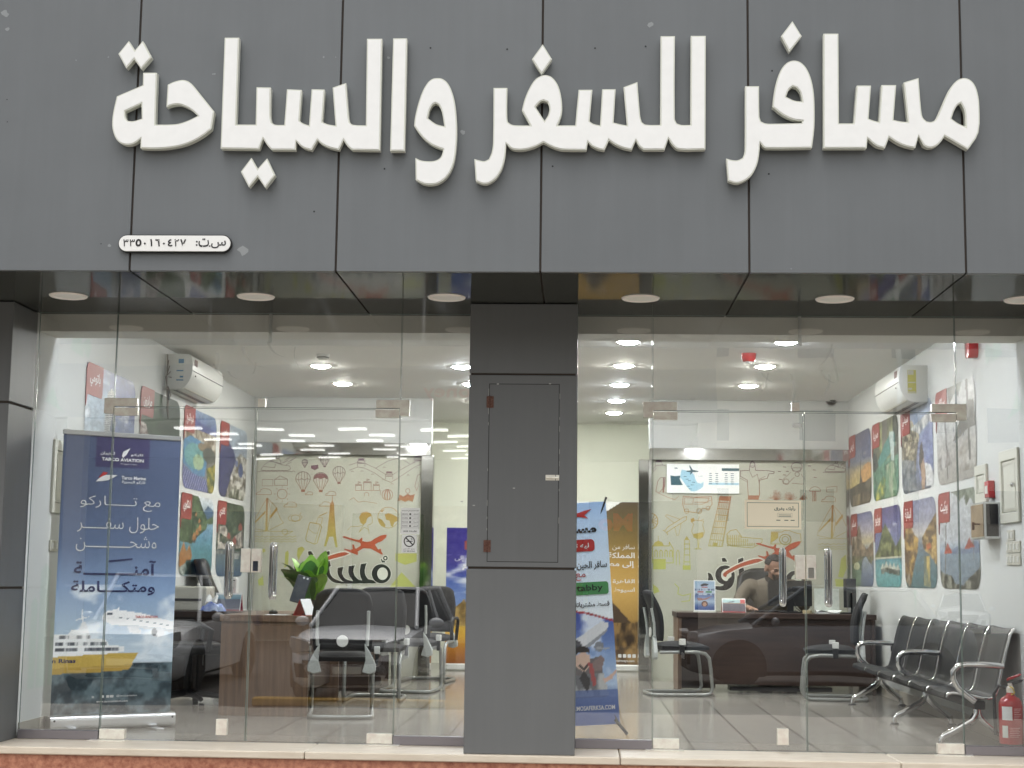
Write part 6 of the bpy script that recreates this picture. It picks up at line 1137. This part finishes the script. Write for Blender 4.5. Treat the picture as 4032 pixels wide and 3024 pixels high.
# ================================================================ SEATED PERSON
SKIN = mat('tan skin', S(140, 106, 86), .55, var=.05, vscale=30); SWEAT = mat('taupe fleece', S(98, 90, 78), .9, bump=.25, bscale=160, var=.06, vscale=20); HAIRM = mat('short black hair', S(30, 26, 24), .75, bump=.3, bscale=220); TROUS = mat('dark trousers', S(40, 40, 46), .85)
def skin_geo(nodes, edges, sub=1):
    me = bpy.data.meshes.new('tmp'); me.from_pydata([n[0] for n in nodes], edges, []); o = bpy.data.objects.new('tmp', me); COL.objects.link(o)
    o.modifiers.new('s', 'SKIN'); lay = me.skin_vertices[0].data
    for d, n in zip(lay, nodes): d.radius = n[1] if isinstance(n[1], tuple) else (n[1], n[1])
    lay[0].use_root = True
    q = o.modifiers.new('u', 'SUBSURF'); q.levels = sub
    dg = bpy.context.evaluated_depsgraph_get(); dg.update(); ev = o.evaluated_get(dg); m = ev.to_mesh(); v = [tuple(p.co) for p in m.vertices]; f = [tuple(p.vertices) for p in m.polygons]; ev.to_mesh_clear(); bpy.data.objects.remove(o); bpy.data.meshes.remove(me)
    return v, f
def remesh(mb, vox):
    me = bpy.data.meshes.new('tmp'); me.from_pydata(mb.v, [], mb.f); o = bpy.data.objects.new('tmp', me); COL.objects.link(o); q = o.modifiers.new('r', 'REMESH'); q.mode = 'VOXEL'; q.voxel_size = vox; k = o.modifiers.new('sm', 'SMOOTH'); k.iterations = 3
    dg = bpy.context.evaluated_depsgraph_get(); dg.update(); ev = o.evaluated_get(dg); m = ev.to_mesh(); r = MB(); r.v = [tuple(p.co) for p in m.vertices]; r.f = [tuple(p.vertices) for p in m.polygons]; ev.to_mesh_clear(); bpy.data.objects.remove(o); bpy.data.meshes.remove(me); return r
pb = (1.93, 6.02, 0); P = lambda x, y, z: (x - pb[0], y - pb[1], z)
per = thing('person', 'seated person in a taupe sweater behind the right desk, hand at mouth', 'person', pb)
ARM_L = [P(1.70, 5.96, 1.01), P(1.60, 5.86, .86), P(1.575, 5.76, .80), P(1.63, 5.64, .80), P(1.665, 5.585, .795)]
ARM_R = [P(2.17, 5.95, 1.01), P(2.25, 5.82, .87), P(2.24, 5.70, .80), P(2.12, 5.70, .95), P(2.04, 5.715, 1.055)]
nodes = [(P(1.94, 6.05, .60), .14), (P(1.935, 6.02, .78), .10), (P(1.935, 5.98, .94), .10), (P(1.94, 5.93, 1.05), .06), (P(1.95, 5.905, 1.10), .055), (P(1.955, 5.885, 1.15), .055)]; edges = [(0, 1), (1, 2), (2, 3), (3, 4), (4, 5)]
def chain(pts, rad, start):
    prev = start
    for p, r in zip(pts, rad): nodes.append((p, r)); edges.append((prev, len(nodes) - 1)); prev = len(nodes) - 1
    return prev
wl = chain(ARM_L, (.045, .04, .036, .032, .028), 2); wr = chain(ARM_R, (.045, .04, .036, .032, .028), 2)
for s in (-1, 1): chain([P(1.94 + s * .1, 6.0, .56), P(1.94 + s * .13, 5.62, .55), P(1.94 + s * .12, 5.66, .12), P(1.94 + s * .13, 5.52, .05)], (.1, .075, .05, .045), 0)
pl_ = chain([P(1.685, 5.545, .79), P(1.70, 5.515, .79)], ((.034, .018), (.036, .017)), wl)
for dx, dy, L in ((-.032, -.01, .85), (-.012, -.025, 1.0), (.010, -.025, 1.02), (.03, -.018, .9)): chain([P(1.70 + dx, 5.50 + dy * .4, .788), P(1.70 + dx * 1.25, 5.50 - .035 * L, .785), P(1.70 + dx * 1.35, 5.50 - .062 * L, .768)], (.0092, .0085, .0075), pl_)
chain([P(1.715, 5.555, .785), P(1.745, 5.53, .778), P(1.757, 5.505, .770)], (.011, .0095, .008), wl)
pr_ = chain([P(2.02, 5.735, 1.09)], ((.034, .02),), wr)
for k, (dx, dz) in enumerate(((-.02, .025), (-.008, .035), (.006, .035), (.02, .028))): chain([P(2.01 + dx, 5.745, 1.10 + dz), P(1.995 + dx, 5.757, 1.115 + dz), P(1.985 + dx, 5.775, 1.098 + dz)], (.0095, .0085, .008), pr_)
chain([P(2.0, 5.73, 1.085), P(1.985, 5.735, 1.105)], (.011, .009), wr)
v, f = skin_geo(nodes, edges, 1); body = MB().add(v, f)
hd = Matrix.Translation(P(1.957, 5.868, 1.19)) @ Matrix.Rotation(R_(24), 4, 'Z') @ Matrix.Rotation(R_(16), 4, 'X') @ Matrix.Scale(1.1, 4)
H = MB().sph((0, .012, .03), .076, .096, .092, 22, 14).sph((0, -.03, -.035), .06, .065, .075, 18, 12).sph((0, -.04, -.075), .036, .04, .032).sph((0, -.082, .012), .052, .02, .012)
H.add([(-.010, -.082, .012), (.010, -.082, .012), (.019, -.094, -.034), (-.019, -.094, -.034), (0, -.122, -.028), (0, -.09, -.042), (0, -.08, .02)], [(0, 1, 4), (1, 2, 4), (2, 5, 4), (3, 4, 5), (0, 4, 3), (0, 3, 5, 2, 1), (0, 6, 1)])
for s in (-1, 1): H.sph((s * .08, .012, -.005), .012, .022, .034, 10, 8).sph((s * .04, -.06, -.025), .025, .022, .025)
H.sph((0, -.088, -.062), .024, .012, .008).xf(hd); body.add(H.v, H.f)
obj('body', remesh(body, .0065), SKIN, per, smooth=True)
for s in (-1, 1): obj('eye', MB().sph((s * .031, -.083, -.004), .012, .008, .006).xf(hd), mat('dark eyes', S(28, 22, 20), .3), per); obj('eyebrow', MB().tube([(s * .016, -.097, .013), (s * .035, -.096, .018), (s * .052, -.083, .012)], [.004, .005, .003], 6).xf(hd), HAIRM, per)
obj('mouth', MB().tube([(-.022, -.097, -.062), (0, -.103, -.0605), (.022, -.097, -.062)], .0035, 6).xf(hd), mat('lips', S(122, 74, 66), .5), per)
def hair(u, v):
    a = 2 * math.pi * u; t = math.pi * .5 * v; lim = .62 if math.sin(a) < -.4 else .98 if abs(math.sin(a)) < .75 else 1.22; t *= lim
    return (.0795 * math.sin(t) * math.cos(a), .012 + .0995 * math.sin(t) * math.sin(a), .03 + .0965 * math.cos(t))
obj('hair', MB().grid(hair, 28, 10).xf(hd), HAIRM, per, smooth=True, solid=.006)
g = MB().grid(lambda u, v: (lambda a, z: ((.064 - .02 * v) * math.sin(a), -.032 - (.068 - .014 * v) * math.cos(a), z))(R_(-88 + 176 * u), -.058 - .045 * v + .02 * abs(u * 2 - 1) * 2), 22, 6).xf(hd); obj('beard', g, HAIRM, per, smooth=True, solid=.004)
n2 = list(nodes); nodes = [(P(1.94, 6.05, .60), (.19, .13)), (P(1.935, 6.02, .78), (.185, .13)), (P(1.935, 5.97, .95), (.19, .125)), (P(1.94, 5.94, 1.04), (.11, .085)), (P(1.945, 5.92, 1.085), .075)]; edges = [(0, 1), (1, 2), (2, 3), (3, 4)]
chain(ARM_L, (.085, .07, .062, .05, .042), 2); chain(ARM_R[:4] + [P(2.06, 5.71, 1.03)], (.085, .07, .062, .05, .042), 2)
v, f = skin_geo(nodes, edges, 2); sw = MB().add(v, f).sph(P(1.935, 5.97, .95), .235, .13, .15).sph(P(1.73, 5.96, .99), .1, .1, .095).sph(P(2.14, 5.96, .99), .1, .1, .095); obj('sweater', remesh(sw, .012), SWEAT, per, smooth=True)
obj('collar', MB().lathe([(.07, 0), (.078, .03), (.07, .055), (.064, .05), (.066, 0)], 20).xf(Matrix.Translation(P(1.947, 5.915, 1.06)) @ Matrix.Rotation(R_(14), 4, 'X')), mat('dark collar', S(58, 54, 48), .9), per, smooth=True); obj('zip', MB().tube([P(1.955, 5.83, 1.08), P(1.955, 5.835, 1.0), P(1.95, 5.84, .92)], .005, 6), TROUS, per)
nodes = [(P(1.94, 6.05, .58), (.17, .13))]; edges = []
for s in (-1, 1): chain([P(1.94 + s * .1, 5.98, .565), P(1.94 + s * .13, 5.62, .56), P(1.94 + s * .12, 5.655, .14)], (.11, .086, .068), 0)
v, f = skin_geo(nodes, edges, 2); obj('trousers', MB().add(v, f), TROUS, per, smooth=True)
for s in (-1, 1): obj('shoe', MB().box(1.94 + s * .13 - .05 - pb[0], 1.94 + s * .13 + .05 - pb[0], 5.45 - pb[1], 5.73 - pb[1], .0, .10), BLACKP, per, bevel=.03, segs=3)

# ================================================================ ACROSS THE STREET (seen as reflections in the glass)
def carpaint(n, c): return mat(n, c, .3, .15, coat=.8)
CGLASS = mat('tinted car glass', S(18, 22, 23), .05, spec=.12); TYRE = mat('tyre rubber', S(24, 24, 25), .85); HEAD = mat('headlight lens', S(170, 172, 172), .12, spec=.8); TRIMB = mat('black car trim', S(26, 26, 28), .5)
def car(name, label, loc, rot, paint, L=4.3, W=1.78, Ht=1.62, kind='suv', emblem=True):
    t = thing(name, label, 'car', loc, R_(rot)); w = W / 2; hb = 1.02 if kind != 'sedan' else .9
    st = [(-.0, .70, .30, .56), (-.05, .84, .24, .72), (-.22, .93, .21, .86), (-.6, .985, .2, hb - .06), (-1.2, 1, .2, hb), (-2.2, 1, .2, hb + .03), (-3.2, 1, .2, hb + .05), (-3.9 * L / 4.3, .98, .24, hb + .04), (-L + .1, .93, .3, hb - .02), (-L, .8, .4, hb - .2)]
    vs = []; n = 0
    for y, k, z0, z1 in st:
        ring = [(-.8 * k, z0), (-.97 * k, z0 + .08), (-1.0 * k, z0 + .3), (-.985 * k, z1 - .16), (-.93 * k, z1 - .03), (-.7 * k, z1 + .02), (0, z1 + .045), (.7 * k, z1 + .02), (.93 * k, z1 - .03), (.985 * k, z1 - .16), (1.0 * k, z0 + .3), (.97 * k, z0 + .08), (.8 * k, z0)]; n = len(ring); vs += [(a * w, y, z) for a, z in ring]
    fs = [(i * n + j, (i + 1) * n + j, (i + 1) * n + (j + 1) % n, i * n + (j + 1) % n) for i in range(len(st) - 1) for j in range(n)] + [tuple(range(n)), tuple((len(st) - 1) * n + j for j in range(n - 1, -1, -1))]
    body = obj('body', MB().add(vs, fs), paint, t, smooth=50)
    y0, y1, y2, y3 = {'suv': (-1.05, -1.95, -3.75, -4.12), 'sedan': (-1.2, -2.05, -3.1, -3.8), 'pickup': (-1.25, -1.95, -2.9, -3.05)}[kind]; zb = hb + .01; a, b = .87 * w, .68 * w
    gh = [(-a, y0, zb), (a, y0, zb), (a, y3, zb + .03), (-a, y3, zb + .03), (-b, y1, Ht - .03), (b, y1, Ht - .03), (b, y2, Ht - .03), (-b, y2, Ht - .03)]
    obj('window_glass', MB().add(gh, [(0, 1, 5, 4), (1, 2, 6, 5), (2, 3, 7, 6), (3, 0, 4, 7), (4, 5, 6, 7)]), CGLASS, t)
    obj('roof', MB().grid(lambda u, v: ((u * 2 - 1) * (b + .015), y1 + .06 + (y2 - y1 - .1) * v, Ht - .03 + .035 * math.sin(math.pi * v) ** .5 * (1 - (u * 2 - 1) ** 4) + .005), 11, 11).box(-b, b, y2, y1, Ht - .034, Ht - .022), paint, t, smooth=50)
    g = MB()
    for s in (-1, 1):
        g.tube([(s * a, y0, zb), (s * (b + .01), y1 + .02, Ht - .02)], .032, 8).tube([(s * (b + .01), y1, Ht - .02), (s * (b + .01), y2, Ht - .02)], .03, 8).tube([(s * (b + .01), y2, Ht - .02), (s * a, y3, zb + .03)], .05, 8); ym = (y1 + y2) / 2; g.tube([(s * (b + .008), ym, Ht - .03), (s * (a + .005), ym - .05, zb)], .03, 8)
    obj('pillar_frame', g, paint, t, smooth=60)
    for s in (-1, 1):
        h = obj('headlight', MB().prism([smooth_loop([(s * w * .52, hb - .30), (s * w * .62, hb - .17), (s * w * .9, hb - .1), (s * w * .91, hb - .22), (s * w * .84, hb - .33)], k=2)], -.16, .0), HEAD, t, bevel=.01)
        obj('fog_lamp', MB().prism([[(s * w * .6, .36), (s * w * .8, .36), (s * w * .83, .55), (s * w * .7, .55)]], -.1, .012), TRIMB, t, bevel=.005)
        m = obj('mirror', MB().sph((s * (w + .1), y0 - .35, zb + .06), .11, .07, .075), paint, t, smooth=True)
        for y in (-.82, -L + .85):
            q = obj('wheel', MB().lathe([(.2, -.11), (.33, -.11), (.345, -.08), (.345, .08), (.33, .11), (.2, .11)], 28, (s * (w - .1), y, .345), 'x'), TYRE, t, smooth=40); obj('rim', MB().lathe([(.0, .085), (.06, .09), (.19, .08), (.205, .105), (.205, -.1)] if s > 0 else [(.205, .1), (.205, -.105), (.19, -.08), (.06, -.09), (0, -.085)], 20, (s * (w - .1), y, .345), 'x'), ALU, q)
            obj('wheel_arch', MB().prism([[(y + .44 * math.cos(R_(k)), .345 + .44 * math.sin(R_(k))) for k in range(-20, 201, 11)]], s * (w - .3), s * (w + .006), lambda x, yy, z: (yy, x, z)), TRIMB, t)
    obj('grille', MB().prism([smooth_loop([(-.52, hb - .14), (.52, hb - .14), (.50, hb - .30), (.36, hb - .46), (-.36, hb - .46), (-.50, hb - .30)], k=2)], -.12, .01), TRIMB, t, bevel=.01)
    g = MB()
    for k in range(3): z = hb - .2 - .085 * k; ww = .46 - .05 * k; g.box(-ww, ww, .008, .02, z - .012, z + .012)
    obj('grille_bar', g, mat('smoked chrome bar', S(110, 112, 114), .3, .8), t)
    if emblem: e = MB().prism([ringp(0, hb - .25, .1, .06, 24), ringp(0, hb - .25, .083, .046, 24)[::-1]], .014, .03); e.tube([(-.045, .026, hb - .29), (-.02, .026, hb - .21)], .009, 6).tube([(.02, .026, hb - .29), (.045, .026, hb - .21)], .009, 6).tube([(-.04, .026, hb - .26), (.04, .026, hb - .24)], .009, 6); obj('emblem', e, CHROME, t)
    obj('number_plate', MB().box(-.2, .2, .0, .02, .42, .52), STK_W, t); obj('lower_bumper', MB().box(-.5, .5, -.08, .006, .26, .40), TRIMB, t, bevel=.02)
    if kind == 'pickup': obj('cargo_bed', MB().box(-w * .93, w * .93, -L + .05, y3 - .08, hb, hb + .12), paint, t, bevel=.03)
    return t
SILV = carpaint('silver grey car paint', S(236, 238, 240)); car('parked_car', 'silver grey compact suv parked facing the shop beside the viewpoint', (-3.18, -11.2, -.69), 4, SILV)
car('parked_pickup', 'light silver pickup truck parked facing the shop left of the suv', (-6.6, -12.1, -.69), 0, carpaint('pale silver car paint', S(222, 224, 224)), 5.2, 1.85, 1.75, 'pickup', False)
car('parked_car', 'dark grey suv parked sideways along the far side of the street', (1.75, -16.6, -.69), 88, carpaint('slate car paint', S(120, 126, 132)), 4.8, 1.9, 1.68, 'suv', False); car('parked_car', 'white car far down the street behind the viewpoint', (13.2, -44, -.69), 12, carpaint('white car paint', S(226, 228, 228)), 4.6, 1.84, 1.5, 'sedan', False)
tag(obj('wheel_stop', MB().box(-1.3, 1.3, -.08, .08, 0, .11), mat('yellow painted concrete', S(190, 150, 56), .7, var=.15, vscale=9), loc=(-3.1, -10.9, -.688), bevel=.02), 'yellow concrete wheel stop in front of the parked suv', 'wheel stop')
FB = mat('beige stone facade', S(206, 198, 182), .8, var=.08, vscale=.6); FG = mat('grey shop fascia', S(160, 158, 154), .5); WING = mat('dark window glass', S(44, 50, 54), .08)
b = thing('shop_building', 'wide beige supermarket building across the street with lit ceiling panels', 'building', (-14, -31, -.69)); Z = lambda z: z + .69
X0, X1 = -26, 17.6
obj('upper_wall', MB().box(X0, X1, -.4, 0, Z(6.7), Z(8.3)), FB, b); obj('fascia', MB().box(X0, X1, -.4, .15, Z(5.25), Z(6.7)), FG, b); obj('roof', MB().box(X0, X1, -14, -.4, Z(8), Z(8.3)), FB, b); obj('back_wall', MB().box(X0, X1, -14.2, -14, 0, Z(8.3)), INWALL, b); obj('shop_ceiling', MB().box(X0, X1, -14, -.4, Z(5.25), Z(5.4)), CEIL, b)
for x in (X0, -12, 0, X1 - .5): obj('column', MB().box(x, x + .5, -.4, .1, 0, Z(5.25)), FB, b)
obj('side_wall', MB().box(X0, X0 + .3, -14, -.4, 0, Z(8)), FB, b); obj('side_wall', MB().box(X1 - .3, X1, -14, -.4, 0, Z(8)), FB, b); obj('shop_floor', MB().box(X0, X1, -14, -.1, 0, .02), SKIRT, b)
LP = emitter('lit ceiling panel', (1, 1, .97, 1), 3.2)
for j in range(7):
    for i in range(5): x = 2.4 + 2.35 * i + (.6 if j % 2 else 0); obj('light_panel', MB().box(x, x + .75, -1.9 - 1.75 * j - .28, -1.9 - 1.75 * j, Z(5.19), Z(5.23)), LP, b)
for i, cc in enumerate((S(80, 110, 160), S(170, 160, 130), S(90, 130, 90), S(190, 180, 170), S(150, 100, 60), S(110, 110, 120))): obj('shelf_display', MB().box(.5 + 2.8 * i, 2.9 + 2.8 * i, -12.5, -11.8, .02, Z(3.2 + .3 * (i % 2))), mat('shelf display %d' % i, cc, .7, var=.4, vscale=2.5), b)
g = MB(); fmr = lambda x, y, z: (-x, .16, z); txt(g, 'TeleMoney', -11.2, Z(5.98), w=3.0, h=.5, bold=.02, fm=fmr); obj('sign_lettering', g, mat('faded red sign', S(180, 60, 60), .5), b); g = MB(); txt(g, 'Money Transfer', -16.5, Z(5.85), w=1.1, h=.16, fm=fmr, bold=.02); obj('sign_lettering', g, DARKINK, b)
g = MB(); txt(g, 'Mo', -14.9, Z(2.55), w=.95, h=.5, bold=.05, fm=fmr); obj('sign_lettering', g, mat('red sign', S(200, 50, 30), .5), b)
obj('window_poster', MB().box(14.2, 17.2, .02, .06, 0, Z(3.1)), mat('dark door graphic', S(60, 62, 66), .4), b)
b2 = thing('apartment_block', 'tall beige apartment block with dark windows behind the viewpoint', 'building', (14, -46, -.69)); obj('wall', MB().box(-11, 12, -8, 0, 0, 15), mat('cream render', S(222, 214, 198), .8, var=.06, vscale=.5), b2)
for j in range(4):
    for i in range(6):
        x, z = -9.5 + 3.4 * i, 3.9 + 3.0 * j; obj('window', MB().box(x, x + (1.3 if i % 2 else .85), -.1, .05, z, z + 1.15), WING, b2)
        if (i + j) % 3 == 0: obj('window_air_conditioner', MB().box(x + 1.5, x + 2.2, 0, .35, z + .3, z + .8), OFFWHITE, b2)
tag(obj('light_pole', MB().tube([(0, 0, 0), (0, 0, 8.5)], [.09, .05], 10).tube([(0, 0, 8.4), (0, 1.4, 8.7)], .04, 8), ALU, loc=(7.2, -25, -.69)), 'grey street light pole on the far side of the street', 'street light')
